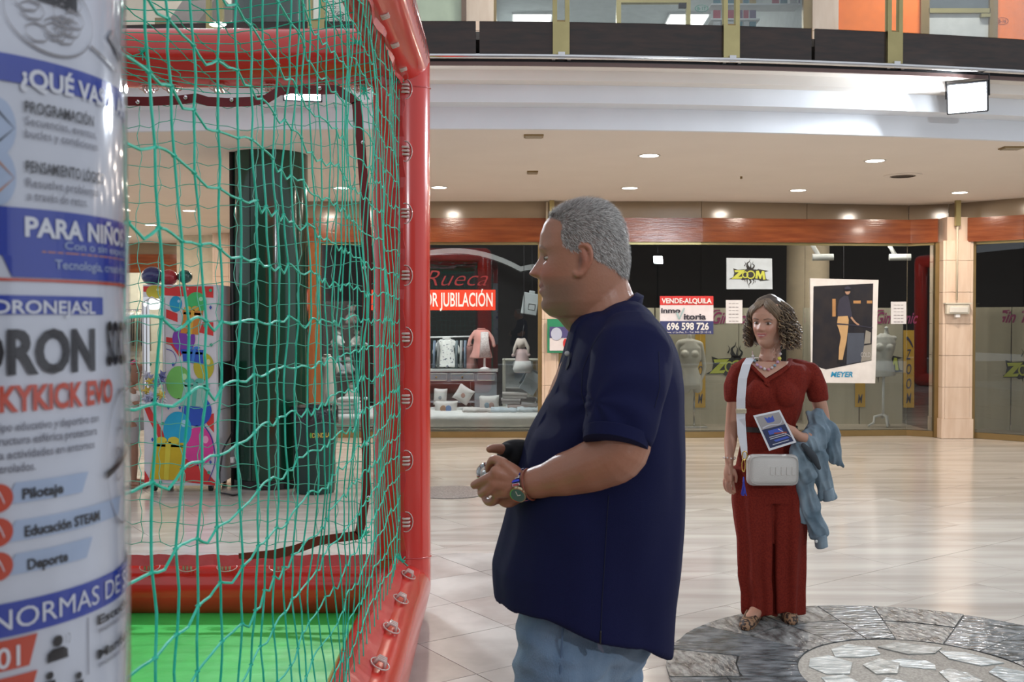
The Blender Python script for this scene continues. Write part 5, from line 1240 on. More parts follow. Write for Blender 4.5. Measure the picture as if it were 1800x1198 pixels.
obj('curls', cA, hb, hair, smooth=True); obj('curls', cB, hl, hair, smooth=True)
# straight fringe swept from the parting
fr_ = MB()
for k in range(620):
    sy = 1 if r_.random() < .55 else -1; pe_ = math.radians(r_.uniform(8, 105)); te = np.interp(math.degrees(pe_), [8, 25, 45, 70, 105], [.84, .77, .66, .50, .36]) + r_.uniform(-.02, .03); off = r_.uniform(.012, .05) + (.10 * r_.random() * sm(math.degrees(pe_), 45, 80)); st_ = math.radians(r_.uniform(-6, 6)) * 3; ph_ = r_.uniform(0, 6)
    pts = []
    for j in range(12):
        s_ = j / 11; phi = (st_ * (1 - s_) + sy * pe_ * s_ ** .7) ; tt = 1.0 - (1.0 - te) * s_ ** 1.25; r3 = interp(ROWS_F, min(tt, .985)); k_ = 1 + off + (.03 if tt > .9 else 0)
        wob = .006 * math.sin(ph_ + s_ * 7)
        pts.append(WMx @ Vector(((r3[0] * math.cos(phi) * k_ + .02) * Hw, (r3[2] * math.sin(phi) * (k_ + .04) + wob) * Hw, (tt - .5) * Hw + .004)))
    fr_.tube(pts, [.0021] * 9 + [.0016, .0011, .0006], 4)
obj('fringe', fr_, mat('fringe_hair', (.14, .095, .06), .5, col2=(.22, .15, .09), nscale=20), hair, smooth=True)
# jumpsuit
rust = mat('rust_fabric', (.20, .022, .012), .9, col2=(.14, .014, .009), nscale=130, bump=.3, bscale=400, spec=.2, detail=2)
mb = MB()
JS = [(634, 1318, 1392, .060), (641, 1303, 1416, .082), (652, 1297, 1428, .098), (668, 1298, 1422, .110), (685, 1300, 1416, .118), (700, 1301, 1413, .118), (718, 1303, 1408, .105), (735, 1305, 1402, .092), (750, 1307, 1398, .085), (765, 1305, 1400, .090), (785, 1300, 1403, .103), (815, 1295, 1407, .115), (850, 1292, 1411, .118), (880, 1291, 1413, .115)]
torso(mb, JS, WY + .02, None, 64, 2.2)
for sx, (c0, c1) in ((-1, (1325, 1334)), (1, (1381, 1382))):
    rings = []; lv = [(820, c0, 70, .110), (880, c0, 70, .115), (950, (c0 + c1) / 2, 60, .105), (1010, (c0 + c1) / 2 + sx * 0, 56, .10), (1040, c1, 53, .10), (1076 if sx < 0 else 1071, c1, 51, .105)]
    for i in range(len(lv) - 1):
        for k in range(8):
            s_ = k / 8; py, cx_, w2, hd = [lv[i][q] + (lv[i + 1][q] - lv[i][q]) * s_ for q in range(4)]
            rings.append((py, cx_, w2, hd))
    rings.append(lv[-1]); R2 = []
    for (py, cx_, w2, hd) in rings:
        c_ = W(cx_, py, .02); hw_ = (w2 / 2 + 3) / 1800 * WY; g_ = sm(py, 840, 1060); ring = []
        for j in range(72):
            q = 2 * math.pi * j / 72; fo = 1 + (.06 + .08 * g_) * math.sin(7 * q + sx + py * .004) + .03 * g_ * math.sin(13 * q + 1)
            zz = c_.z + (.012 * math.sin(3 * q + sx) * g_)
            ring.append(Vector((c_.x + math.cos(q) * hw_ * fo, c_.y + math.sin(q) * hd * fo, zz)))
        R2.append(ring)
    mb.loft(R2)
for (s0, s1, s2, s3) in (((1312, 642), (1299, 655), (1292, 680), (1291, 704)), ((1400, 644), (1426, 655), (1435, 682), (1438, 704))):
    mb.limb([(W(*s0, .03), .040), (W(*s1, .03), .050)], 18)
    D = [W(*s1, .03), W(*s2, .035), W(*s3, .04)]; mb.tube([D[0], D[0].lerp(D[1], .5), D[1], D[1].lerp(D[2], .6), D[2]], [(.050, .052), (.056, .055), (.058, .055), (.054, .052), (.047, .047)], 28)
for bx in (1332, 1378): mb.ell(W(bx, 691, -.060), (.070, .066, .072), 20, 14)
me = remesh(mb, .0045, 14, .5)
fold(me, .007, (14, 14, 5), 4); fold(me, .004, (34, 30, 16), 8, lambda a: np.clip((a[:, 2] - .95) / .1, 0, 1))
a_ = cos(me); n_ = nrm(me)
# gathered waist and crossover drape
wv = W(1355, 668, -.10); q_ = np.exp(-((a_[:, 2] - W(1352, 750).z) / .05) ** 2); set_cos(me, a_ + n_ * (q_ * .004 * np.sin(a_[:, 0] * 220))[:, None])
obj('jumpsuit', me, rust, wom, label='dark rust red jumpsuit with wide legs')
# V neckline: skin panel edged by two lapels
def onchest(px, py, off):   # front surface of the torso at a pixel
    rows = JS; yy = WY + .02
    for i in range(len(rows) - 1):
        if rows[i][0] <= py <= rows[i + 1][0]:
            k = (py - rows[i][0]) / (rows[i + 1][0] - rows[i][0]); xf, xb, hd = [rows[i][q] + (rows[i + 1][q] - rows[i][q]) * k for q in (1, 2, 3)]
            u = abs((px - (xf + xb) / 2) / ((xb - xf) / 2)); yy = WY + .02 - hd * (max(0, 1 - min(1, u) ** 2.2)) ** (1 / 2.2)
    return P(px, py, yy - off)
def chest_patch(pts, off, m, name, n=10):
    a0, b0 = pts[0], pts[1]; vs = []; q = MB()
    L_ = len(pts[0])
    for i in range(L_):
        for k in range(n + 1):
            u = k / n; px = a0[i][0] + (b0[i][0] - a0[i][0]) * u; py = a0[i][1] + (b0[i][1] - a0[i][1]) * u; vs.append(onchest(px, max(635, py), off))
    q.add(vs, [(i * (n + 1) + k, i * (n + 1) + k + 1, (i + 1) * (n + 1) + k + 1, (i + 1) * (n + 1) + k) for i in range(L_ - 1) for k in range(n)])
    return q
vl = [(1320, 634), (1322, 640), (1327, 646), (1333, 652), (1339, 658), (1344, 663)]; vr = [(1388, 634), (1384, 640), (1375, 646), (1366, 652), (1356, 658), (1346, 664)]
q = chest_patch((vl, vr), .007, None, 'x'); cm_ = q.mesh('neck_panel', True); col_attr(cm_, np.tile((.50, .28, .195), (len(cm_.vertices), 1))); obj('neckline_skin', cm_, skin_mat('skin_woman'), wom)
lap = MB()
for pts, wd in (([(1316, 632), (1322, 644), (1334, 656), (1345, 667), (1352, 680)], .011), ([(1392, 632), (1384, 644), (1370, 655), (1352, 666), (1342, 676)], .014)):
    L3 = [onchest(px, max(635, py), .010) + (Vector((0, .03, .012)) if py < 635 else Vector()) for px, py in pts]; D = []
    for i in range(len(L3) - 1):
        for k in range(5): D.append(L3[i].lerp(L3[i + 1], k / 5))
    D.append(L3[-1]); lap.tube(D, [(wd, .006)] * (len(D) - 1) + [(.003, .003)], 10)
obj('lapel', remesh(lap, .003, 3), rust, wom)
# shoulder and sleeve tabs, belt
mb = MB(); rings = []
for z_, g_ in ((748, 0), (757, 0)):
    xf, xb, hd = 1307, 1398, .085; ring = []
    for j in range(48):
        q_ = 2 * math.pi * j / 48; A_ = P(xf, z_, WY + .02); B_ = P(xb, z_, WY + .02); ring.append(Vector(((A_.x + B_.x) / 2 + math.copysign(abs(math.cos(q_)) ** .9, math.cos(q_)) * ((B_.x - A_.x) / 2 + .010), WY + .02 + math.copysign(abs(math.sin(q_)) ** .9, math.sin(q_)) * (hd + .011), A_.z)))
    rings.append(ring)
mb.loft(rings, cap=False); obj('belt', mb, mat('black_belt', (.02, .015, .015), .4), wom, smooth=True)
# leopard flats
leo = mat('leopard', (.30, .17, .09), .6, col2=(.035, .018, .012), nscale=55, ramp=(.46, .52), detail=1)
for (cx_, cy_, tx_, ty_) in ((X_(1332, 5.13), 5.13, X_(1315, 4.93), 4.93), (X_(1386, 5.18), 5.18, X_(1395, 5.0), 5.02)):
    c_ = Vector((cx_, cy_, 0)); t_ = Vector((tx_, ty_, 0)); mb = MB()
    mb.limb([(c_ + Vector((0, .03, .036)), .040), (c_.lerp(t_, .5) + Vector((0, 0, .030)), .040), (t_ + Vector((0, 0, .026)), .036), (t_ + (t_ - c_) * .12 + Vector((0, 0, .022)), .026)], 18)
    me_ = remesh(mb, .004, 2); a_ = cos(me_); a_[:, 2] = np.clip(a_[:, 2], .008, .056); set_cos(me_, a_); sh_ = obj('shoe', me_, leo, wom, label='leopard print ballet flat')
    s2 = MB(); d_ = (t_ - c_).normalized(); s2.limb([(c_ + Vector((0, .03, .0115)), .0075)] + [(t_ + Vector((0, 0, .0115)), .0075)], 8); sb = s2
    so = MB(); n2 = Vector((-d_.y, d_.x, 0)); so.prism([c_ - d_ * .06 + n2 * .028, c_ + n2 * .032, t_ + n2 * .030, t_ + d_ * .03 + n2 * .012, t_ + d_ * .03 - n2 * .012, t_ - n2 * .030, c_ - n2 * .032, c_ - d_ * .06 - n2 * .028], (0, 0, .009)); obj('sole', so, black, sh_)
    sr = MB(); sc_ = c_.lerp(t_, .35) + Vector((0, 0, .050)); sr.tube([sc_ + n2 * .034 + Vector((0, 0, -.02)), sc_ + n2 * .015 + Vector((0, 0, .010)), sc_ - n2 * .015 + Vector((0, 0, .010)), sc_ - n2 * .034 + Vector((0, 0, -.02))], .004, 6); obj('strap', sr, black, sh_)
# necklace
nk = [(1325, 617), (1325, 626), (1327, 634), (1331, 641), (1337, 645), (1344, 648), (1351, 649), (1357, 646), (1362, 642), (1367, 636), (1371, 630), (1374, 622), (1376, 614)]
nkt = obj('necklace', MB().tube([onchest(p_, max(636, q_), .014) + Vector((0, .0, (636 - q_) * WY / 1800 if q_ < 636 else 0)) + Vector((0, .035 * max(0, (636 - q_)) / 20, 0)) for p_, q_ in nk], .0018, 6), mat('necklace_thread', (.45, .25, .28), .4), wom, smooth=True)
bcs = [(.6, .25, .3), (.55, .5, .5), (.2, .3, .35), (.7, .65, .1), (.5, .3, .45), (.65, .6, .6)]
for k in range(1, 12):
    p_, q_ = nk[k]; c_ = onchest(p_, max(636, q_), .017) + Vector((0, .0, (636 - q_) * WY / 1800 if q_ < 636 else 0)) + Vector((0, .035 * max(0, (636 - q_)) / 20, 0))
    ci = 3 if k == 10 else (k % 6 if k % 6 != 3 else 4); obj('bead', MB().ell(c_, .0075 if k != 10 else .010, 10, 8), mat('bead%d' % ci, bcs[ci], .2), nkt, smooth=True)
for k in range(9):
    q_ = 2 * math.pi * k / 9; c_ = W(1282, 804, -.022); obj('bracelet_bead', MB().ell(c_ + Vector((math.cos(q_) * .027, math.sin(q_) * .027, .003 * math.sin(q_ * 2))), .0055, 8, 6), mat('silver_bead', (.7, .65, .6), .2, .8), wom, smooth=True)
obj('earring', MB().ell(WMx @ Vector((.0, .345 * Hw, -.19 * Hw)), .005, 10, 6), mat('silver_bead', (.7, .65, .6), .2, .8), wom, smooth=True)
# handbag on a strap
bagm = mat('ivory_leather', (.56, .54, .50), .45, bump=.2, bscale=300)
bag = thing('handbag', 'ivory crossbody handbag hanging at the waist of the woman', 'handbag', W(1358, 853, -.16))
A_ = W(1313, 853, -.17); B_ = W(1403, 797, -.17)
bd = MB().bbox(A_.x, WY - .20, A_.z, B_.x, WY - .125, B_.z - .004, .028); bo = obj('bag_body', bd, bagm, bag, smooth=True, auto=60)
pp_ = MB(); q = [(A_.x + .018, B_.z - .018), (A_.x + .005, B_.z - .04)]
rr2 = [Vector(((A_.x + B_.x) / 2 + math.copysign(abs(math.cos(t_)) ** .35, math.cos(t_)) * (B_.x - A_.x) / 2 * .93, WY - .2015, (A_.z + B_.z) / 2 + math.copysign(abs(math.sin(t_)) ** .35, math.sin(t_)) * (B_.z - A_.z) / 2 * .88)) for t_ in [2 * math.pi * k / 60 for k in range(60)]]
obj('piping', MB().tube(rr2, .0022, 6, closed=True), mat('piping', (.42, .40, .37), .5), bag, smooth=True)
pw = MB(); put_text(pw, 'OLLIE', (A_.x + .11, A_.z + .055, B_.x - .02, A_.z + .10), lambda u, v: Vector((u, WY - .2015, v)), .03); obj('embossed_lettering', pw, mat('emboss', (.47, .45, .42), .4), bag, auto=1) if False else None
for k in range(5):
    xx_ = A_.x + .105 + k * .026; e_ = MB(); e_.bbox(xx_, WY - .2025, A_.z + .055, xx_ + .016, WY - .199, A_.z + .095, .001); obj('embossed_mark', e_, bagm, bag)
st = [onchest(1318, 636, .014) + Vector((0, .06, .022)), onchest(1316, 636, .014) + Vector((0, .01, .006)), onchest(1312, 645, .014), onchest(1306, 668, .014), onchest(1304, 700, .014), onchest(1304, 735, .016), W(1305, 765, -.10), W(1308, 790, -.14), W(1311, 806, -.16)]
st = [W(1334, 628, .06), W(1320, 629, -.02), W(1313, 640, -.075), W(1306, 665, -.092), W(1303, 700, -.10), W(1303, 735, -.10), W(1305, 765, -.12), W(1308, 785, -.135), W(1310, 808, -.15)]
D = []
for i in range(len(st) - 1):
    for k in range(4): D.append(st[i].lerp(st[i + 1], k / 4))
D.append(st[-1]); vs = []
for i, p in enumerate(D):
    w_ = .020 if i < 24 else .020 - .010 * (i - 24) / (len(D) - 24); vs += [p + Vector((-w_, .012, 0)), p + Vector((w_, 0, 0)), p + Vector((w_, .004, 0)), p + Vector((-w_, .016, 0))]
q = MB(); q.add(vs, [(i * 4 + j, i * 4 + (j + 1) % 4, i * 4 + 4 + (j + 1) % 4, i * 4 + 4 + j) for i in range(len(D) - 1) for j in range(4)] + [(0, 1, 2, 3), tuple((len(D) - 1) * 4 + k for k in (3, 2, 1, 0))])
obj('strap', q, mat('white_strap', (.68, .70, .74), .5), bag)
b0 = W(1303, 722, -.108); obj('buckle', MB().bbox(b0.x - .026, b0.y - .004, b0.z - .012, b0.x + .026, b0.y + .003, b0.z + .012, .003), mat('pale_gold', (.65, .58, .42), .25, .8), bag)
b0 = W(1309, 800, -.16); obj('ring_clip', MB().tube([b0 + Vector((math.cos(t_) * .012, 0, math.sin(t_) * .02)) for t_ in [2 * math.pi * k / 14 for k in range(14)]], .003, 6, closed=True), mat('gold', (.7, .5, .15), .2, 1), bag, smooth=True)
b0 = W(1307, 818, -.17); obj('charm', MB().tube([b0 + Vector((math.cos(t_) * .008, 0, math.sin(t_) * .03)) for t_ in [2 * math.pi * k / 14 for k in range(14)]], .0028, 6, closed=True), mat('gold', (.7, .5, .15), .2, 1), bag, smooth=True)
ts = MB()
for k in range(16): ts.tube([W(1307, 838, -.175), W(1307 + r_.uniform(-1, 1), 846, -.175 + r_.uniform(-.01, .01)), W(1307 + r_.uniform(-6, 6), 868 + r_.uniform(-3, 3), -.175 + r_.uniform(-.015, .015))], .0028, 5)
obj('tassel', ts, mat('blue_tassel', (.04, .05, .38), .6), bag, label='royal blue tassel')
# flyer
c4 = [W(1324, 730, -.20), W(1371, 720, -.20), W(1400, 777, -.185), W(1352, 792, -.185)]
fly = thing('flyer', 'small printed flyer with white border in the hand of the woman', 'flyer', c4[3])
nf = (c4[1] - c4[0]).cross(c4[3] - c4[0]).normalized(); nf = nf if nf.y < 0 else -nf
def ff(off): return lambda u, v: c4[3].lerp(c4[2], u).lerp(c4[0].lerp(c4[1], u), v) + nf * off
obj('sheet', MB().prism(c4, tuple(-nf * .0015)), mat('flyer_white', (.75, .77, .80), .4), fly)
q = MB(); put_poly(q, [(.07, .06), (.93, .06), (.93, .58), (.07, .58)], ff(.0012)); obj('print_panel', q, mat('flyer_navy', (.025, .035, .10), .35), fly, auto=1)
q = MB(); put_poly(q, [(.07, .58), (.93, .58), (.93, .95), (.07, .95)], ff(.0012)); obj('print_panel', q, mat('flyer_grey', (.36, .34, .34), .35), fly, auto=1)
q = MB(); put_poly(q, [(.36, .74), (.42, .72), (.58, .72), (.64, .74), (.66, .90), (.56, .84), (.5, .88), (.44, .84), (.34, .90)], ff(.0020)); put_poly(q, [(.25, .40), (.75, .40), (.75, .52), (.25, .52)], ff(.0020)); put_poly(q, [(.35, .18), (.85, .18), (.8, .24), (.3, .24)], ff(.0020)); obj('print_shape', q, mat('flyer_blue', (.06, .11, .50), .35), fly, auto=1)
q = MB(); put_stroke(q, [(.12, .62), (.4, .66), (.75, .62), (.9, .72)], .035, .02, ff(.0024)); [put_poly(q, [(.2, y0_), (.8, y0_), (.8, y0_ + .02), (.2, y0_ + .02)], ff(.0024)) for y0_ in (.12, .28, .33)]; put_stroke(q, [(.62, .5), (.92, .2)], .03, .02, ff(.0024), 2); obj('print_line', q, mat('flyer_pale', (.6, .6, .66), .35), fly, auto=1)
q = MB(); put_poly(q, [(.42, .43), (.85, .37), (.85, .33), (.42, .40)], ff(.0028)); obj('print_shape', q, mat('flyer_red', (.4, .08, .05), .35), fly, auto=1)
# denim jacket over the forearm
dj = mat('jacket_denim', (.10, .155, .20), .85, col2=(.24, .31, .36), nscale=9, bump=.35, bscale=420, detail=8)
jk = thing('denim_jacket', 'light blue denim jacket draped over the left forearm of the woman', 'jacket', W(1430, 960, -.08))
mb = MB()
def cl_(pts, n=16): mb.tube([W(*q[:3]) for q in pts], [(q[4], q[3] * 1.15) for q in pts], n)
cl_([(1418, 722, .0, .012, .02), (1432, 728, -.01, .040, .045), (1440, 750, -.02, .052, .058), (1432, 772, -.06, .060, .060), (1412, 786, -.11, .050, .050), (1396, 790, -.14, .012, .02)])
cl_([(1440, 735, .0, .03, .03), (1455, 760, -.01, .045, .040), (1462, 790, -.01, .040, .030), (1470, 806, -.01, .026, .018), (1484, 818, -.01, .006, .006)])
cl_([(1402, 778, -.13, .02, .02), (1402, 800, -.13, .045, .030), (1410, 825, -.12, .052, .030), (1422, 842, -.11, .040, .024)])
cl_([(1425, 775, -.09, .035, .03), (1436, 810, -.08, .048, .034), (1446, 840, -.07, .040, .030), (1453, 862, -.07, .036, .026), (1455, 876, -.07, .036, .026)])
cl_([(1412, 820, -.10, .035, .025), (1414, 860, -.09, .042, .026), (1424, 890, -.09, .040, .026), (1434, 920, -.09, .036, .024), (1440, 942, -.09, .036, .024)])
cl_([(1408, 830, -.09, .03, .02), (1409, 880, -.08, .028, .016), (1410, 921, -.08, .016, .010)])
me = remesh(mb, .0042, 4); a_ = cos(me); n_ = nrm(me)
rdg = np.array([(1 - abs(noise.noise(Vector((p[0] * 26 + p[2] * 9, p[1] * 22, p[2] * 7 - p[0] * 8))) * 2.2)) for p in a_]); rdg2 = np.array([noise.noise(Vector((p[0] * 12, p[1] * 12, p[2] * 12 + 4))) for p in a_])
set_cos(me, a_ + n_ * (np.clip(rdg, -.3, 1) * .013 - .006 + rdg2 * .010)[:, None])
obj('jacket_cloth', me, dj, jk)
for (px_, py_, dy_, w_, h_) in ((1443, 950, -.09, .042, .030), (1455, 868, -.07, .040, .028)):
    c_ = W(px_, py_, dy_); mb = MB(); mb.tube([c_ + Vector((-.004, 0, h_)), c_ + Vector((-.003, 0, h_ * .9)), c_ + Vector((.003, 0, -h_ * .9)), c_ + Vector((.004, 0, -h_))], [(w_ * .9, .026), (w_, .030), (w_, .030), (w_ * .9, .026)], 24); obj('cuff', mb, dj, jk, smooth=True, auto=40)
c_ = W(1435, 951, -.125); obj('button', MB().ell(c_, (.008, .004, .008), 12, 6), mat('button_white', (.6, .6, .58), .3), jk, smooth=True)
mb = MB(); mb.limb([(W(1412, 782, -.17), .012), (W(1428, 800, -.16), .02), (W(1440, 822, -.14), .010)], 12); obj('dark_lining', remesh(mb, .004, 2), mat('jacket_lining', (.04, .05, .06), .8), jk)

# ------------------------------------------------ girl by the balloon cabinet
GY = 9.2; Hg = .20; gh = P(235, 652, GY); GM = head_matrix(gh, (1, -.25, -.15))
girl = thing('person', 'small girl in white top with a pink hair clip, half hidden by the banner', 'person', (X_(231, GY), GY, 0))
def Gp(px, py, dy=0): return P(px + 9, py, GY + dy)
mb = MB(); head_grid(mb, Hg, GM, True, .3, .7, 60, 64); [ear(mb, Hg, GM, s_) for s_ in (-1, 1)]
mb.limb([(Gp(224, 665), .030), (Gp(223, 680), .032), (Gp(221, 690), .05)], 14)
mb.limb([(Gp(221, 690), .07), (Gp(220, 720), .075), (Gp(220, 750), .08)], 16)
for dy in (-.07, .07):
    mb.limb([(Gp(222, 750, dy), .055), (Gp(226, 795, dy), .040), (Gp(226, 845, dy), .026)], 14)
    mb.limb([(Vector((X_(235, GY), GY + dy, .035)), .028), (Vector((X_(235, GY) + .10, GY + dy, .025)), .024)], 12)
    mb.limb([(Gp(224, 686, dy * 1.6), .030), (Gp(228, 706, dy * 1.7), .024), (Gp(240, 709, dy * 1.5), .021), (Gp(249, 704, dy * 1.2), .016)], 12)
    for k in range(4): mb.limb([(Gp(249, 703 + k * 1.2, dy * 1.2 - .012 + .008 * k), .008), (Gp(253, 702 + k * 1.4, dy * 1.2 - .012 + .008 * k), .006)], 8)
    mb.limb([(Gp(248, 702, dy * 1.2), .008), (Gp(251, 698, dy * 1.2), .006)], 8)
me = remesh(mb, .0045, 2); a, x, y, t, c = skin_cols(me, GM, Hg, (.36, .19, .125), (.30, .10, .08), (.05, .03, .02), 1, .3); col_attr(me, np.clip(c, 0, 1)); obj('body', me, skin_mat('skin_girl'), girl)
eyes(girl, Hg, GM, (.04, .03, .02), xs=.334)
mb = MB(); mb.ell(GM @ Vector((-.05 * Hg, 0, .08 * Hg)), (.37 * Hg, .36 * Hg, .47 * Hg), 24, 16); mb.limb([(Gp(216, 655), .05), (Gp(213, 668), .035), (Gp(212, 680), .02)], 14); me = remesh(mb, .005, 2); a_ = cos(me); x_, y_, t_ = head_local(a_, GM, Hg)
pull = np.clip((x_ - .05) / .15, 0, 1) * (t_ < .84); a_ = a_ - np.array(GM)[:3, 0] * (pull * (x_ - .03) * Hg)[:, None]; set_cos(me, a_); fold(me, .004, (40, 40, 40), 1); obj('hair', me, mat('girl_hair', (.045, .028, .018), .5), girl)
mb = MB(); mb.limb([(Gp(222, 638, -.07), .012), (Gp(226, 636, -.07), .014)], 10); mb.limb([(Gp(228, 634, -.07), .012), (Gp(230, 637, -.07), .010)], 10); obj('hair_clip', mb, mat('pink_clip', (.75, .15, .28), .4), girl, smooth=True)
mb = MB(); mb.tube([Gp(222, 684), Gp(221, 692), Gp(221, 705), Gp(220, 722), Gp(219, 738)], [(.05, .055), (.095, .12), (.09, .115), (.095, .115), (.10, .12)], 24)
for dy in (-.1, .1): mb.limb([(Gp(222, 690, dy), .04), (Gp(226, 700, dy * 1.15), .042)], 14)
me = remesh(mb, .005, 3); fold(me, .006, (22, 22, 12), 3); obj('top', me, white_c, girl)
mb = MB(); mb.tube([Gp(220, 732), Gp(220, 745), Gp(221, 757)], [(.095, .115), (.10, .125), (.10, .13)], 24)
for dy in (-.068, .068): mb.tube([Gp(221, 750, dy), Gp(224, 778, dy)], [(.065, .065), (.062, .062)], 18)
obj('shorts', remesh(mb, .005, 3), mat('grey_shorts', (.42, .42, .42), .8), girl)
for dy in (-.07, .07):
    fx = X_(235, GY); s_ = MB(); s_.bbox(fx - .06, GY + dy - .035, 0.0, fx + .14, GY + dy + .035, .018, .006); so_ = obj('sandal', s_, mat('sandal', (.42, .25, .16), .6), girl)
    s_ = MB(); s_.tube([(fx + .07, GY + dy - .036, .012), (fx + .07, GY + dy - .02, .055), (fx + .07, GY + dy + .02, .055), (fx + .07, GY + dy + .036, .012)], .006, 6); obj('sandal_strap', s_, mat('sandal', (.42, .25, .16), .6), so_)
# ================================================================ SHOP CONTENTS AND SIGNS
def zy(px):  # depth of the long window's glass at a pixel column
    for _ in range(1):
        a = (px - 900) / 1800
        for (p, q) in (((0.62, 13.0), (2.40, 13.02)), ((2.40, 13.02), (5.12, 13.27)), ((5.12, 13.27), (5.42, 13.08))):
            # intersection of ray X=a*Y/cos with the segment
            k = a / math.cos(PITCH); dx, dy = q[0] - p[0], q[1] - p[1]; den = dx - k * dy
            t = (k * p[1] - p[0]) / den if abs(den) > 1e-9 else 0
            if -0.001 <= t <= 1.001: return p[1] + dy * t
    return 13.0
def gf(off): return lambda u, v: P(u, v, zy(u) - .012 - off)
def pf(Y, off=0.0): return lambda u, v: P(u, v, Y - off)
def flip(f): return f
def pxbox(mb, x0, y0, x1, y1, Y, th=.01):
    a_ = P(x0, y1, Y); b_ = P(x1, y0, Y); mb.box(a_.x, Y - th, a_.z, b_.x, Y, b_.z); return mb
def quad_on(f, x0, y0, x1, y1):
    q = MB(); put_poly(q, [(x0, y0), (x1, y0), (x1, y1), (x0, y1)], f); return q
def txt(mb, s, x0, ytop, x1, ybot, f, bold=.02, shear=0, rot=False):
    put_text(mb, s, (x0, ybot, x1, ytop), f, bold, shear, 1.0, rot)
# --- flame logo, drawn in source units (250..1130 x 180..790), mapped to a pixel rectangle
LOGO_BACK = [(250, 605), (345, 560), (365, 480), (345, 375), (440, 405), (620, 395), (640, 365), (760, 365), (775, 398), (860, 400), (870, 388), (1100, 432), (1015, 450), (1035, 560), (1050, 605), (1130, 625), (920, 645), (900, 632), (850, 612), (760, 612), (640, 606), (545, 628), (500, 605)]
def logo(parent, x0, y0, x1, y1, mk, clipx=None):
    def tr(p): return (x0 + (p[0] - 250) / 880 * (x1 - x0), y0 + (p[1] - 180) / 610 * (y1 - y0))
    sc_ = (x1 - x0) / 880
    kb = mat('logo_black', (.02, .02, .02), .5); ky = mat('logo_lime', (.52, .56, .07), .5); f1_, f2_, f3_ = mk(.002), mk(.004), mk(.006)
    q = MB(); put_poly(q, [tr(p) for p in LOGO_BACK], f1_)
    for pts, w0 in (([(700, 395), (655, 335), (640, 275), (685, 235), (702, 185)], 60), ([(720, 395), (715, 330), (722, 275), (700, 240)], 34), ([(745, 395), (790, 325), (755, 280), (768, 232)], 40), ([(650, 385), (612, 315)], 24), ([(580, 330), (606, 275), (582, 232)], 20),
                    ([(640, 600), (640, 650), (662, 735)], 34), ([(690, 600), (718, 660), (680, 715), (684, 790)], 44), ([(760, 605), (786, 650), (742, 722)], 34), ([(590, 602), (600, 662)], 26), ([(820, 630), (806, 685)], 16)):
        put_stroke(q, [tr(p) for p in pts], w0 * sc_, 3 * sc_, f1_, 5)
    obj('logo_outline', q, kb, parent, auto=1)
    q = MB(); put_poly(q, [tr(p) for p in [(370, 415), (602, 408), (452, 560), (548, 548), (522, 592), (305, 598), (470, 452), (385, 458)]], f2_)
    for cx, rx, ry in ((600, 68, 72), (715, 92, 88)):
        c_ = tr((cx, 510)); put_ell(q, c_[0], c_[1], rx * sc_, ry * (y1 - y0) / 610, f2_, 26, ring=24 * sc_)
    put_poly(q, [tr(p) for p in [(830, 428), (885, 425), (925, 515), (955, 428), (1002, 436), (1030, 612), (975, 612), (962, 505), (930, 598), (905, 598), (868, 505), (862, 592), (812, 588)]], f2_)
    obj('logo_lettering', q, ky, parent, auto=1)
t = thing('logo_sheet', 'pale sheet with the flame-edged ZOOM logo hung high in the long window', 'sign', gf(0)(1316, 508))
q = MB(); put_poly(q, [(1277, 453), (1357, 454), (1358, 508), (1277, 508)], gf(.004)); obj('sheet', q, mat('sheet_blue', (.52, .60, .66), .5), t, auto=1)
logo(t, 1281, 455, 1354, 506, lambda o: gf(.004 + o))
# letting board
t = thing('letting_sign', 'red white and navy letting board VENDE-ALQUILA with a phone number in the long window', 'sign', gf(0)(1206, 587))
F_ = lambda o: gf(.006 + o)
def sg(name, pts, m, o): q = MB(); put_poly(q, pts, F_(o)); return obj(name, q, m, t, auto=1)
sred = mat('sign_red', (.68, .035, .03), .4); snavy = mat('sign_navy', (.035, .045, .16), .4); swhite = mat('sign_white', (.80, .76, .80), .4); sblack = mat('sign_black', (.03, .025, .04), .4)
sg('board', [(1160, 520), (1254, 520), (1254, 587), (1160, 587)], swhite, 0); sg('red_band', [(1160, 520), (1254, 520), (1254, 536), (1160, 536)], sred, .003); sg('navy_band', [(1160, 564), (1254, 564), (1254, 587), (1160, 587)], snavy, .003)
q = MB(); txt(q, 'VENDE-ALQUILA', 1163, 524, 1251, 532.5, F_(.006), .03); txt(q, '696 598 726', 1172, 567, 1246, 579, F_(.006), .03); txt(q, 'www. c/ La Paz, 5 - Tel. 945 25 10 15', 1168, 582, 1250, 585, F_(.006), 0); obj('white_lettering', q, mat('sign_letter_white', (.85, .85, .85), .4), t, auto=1)
q = MB(); txt(q, 'inmo', 1162, 541, 1196, 549.5, F_(.006), .035); txt(q, 'itoria', 1202, 551, 1241, 561, F_(.006), .035); obj('dark_lettering', q, sblack, t, auto=1)
q = MB(); put_stroke(q, [(1190, 549), (1194, 561)], 3.4, 2.6, F_(.007), 2); put_stroke(q, [(1194, 561), (1203, 541)], 2.4, 3.0, F_(.007), 2); obj('letter_v', q, mat('sign_teal', (.40, .56, .58), .4), t, auto=1)
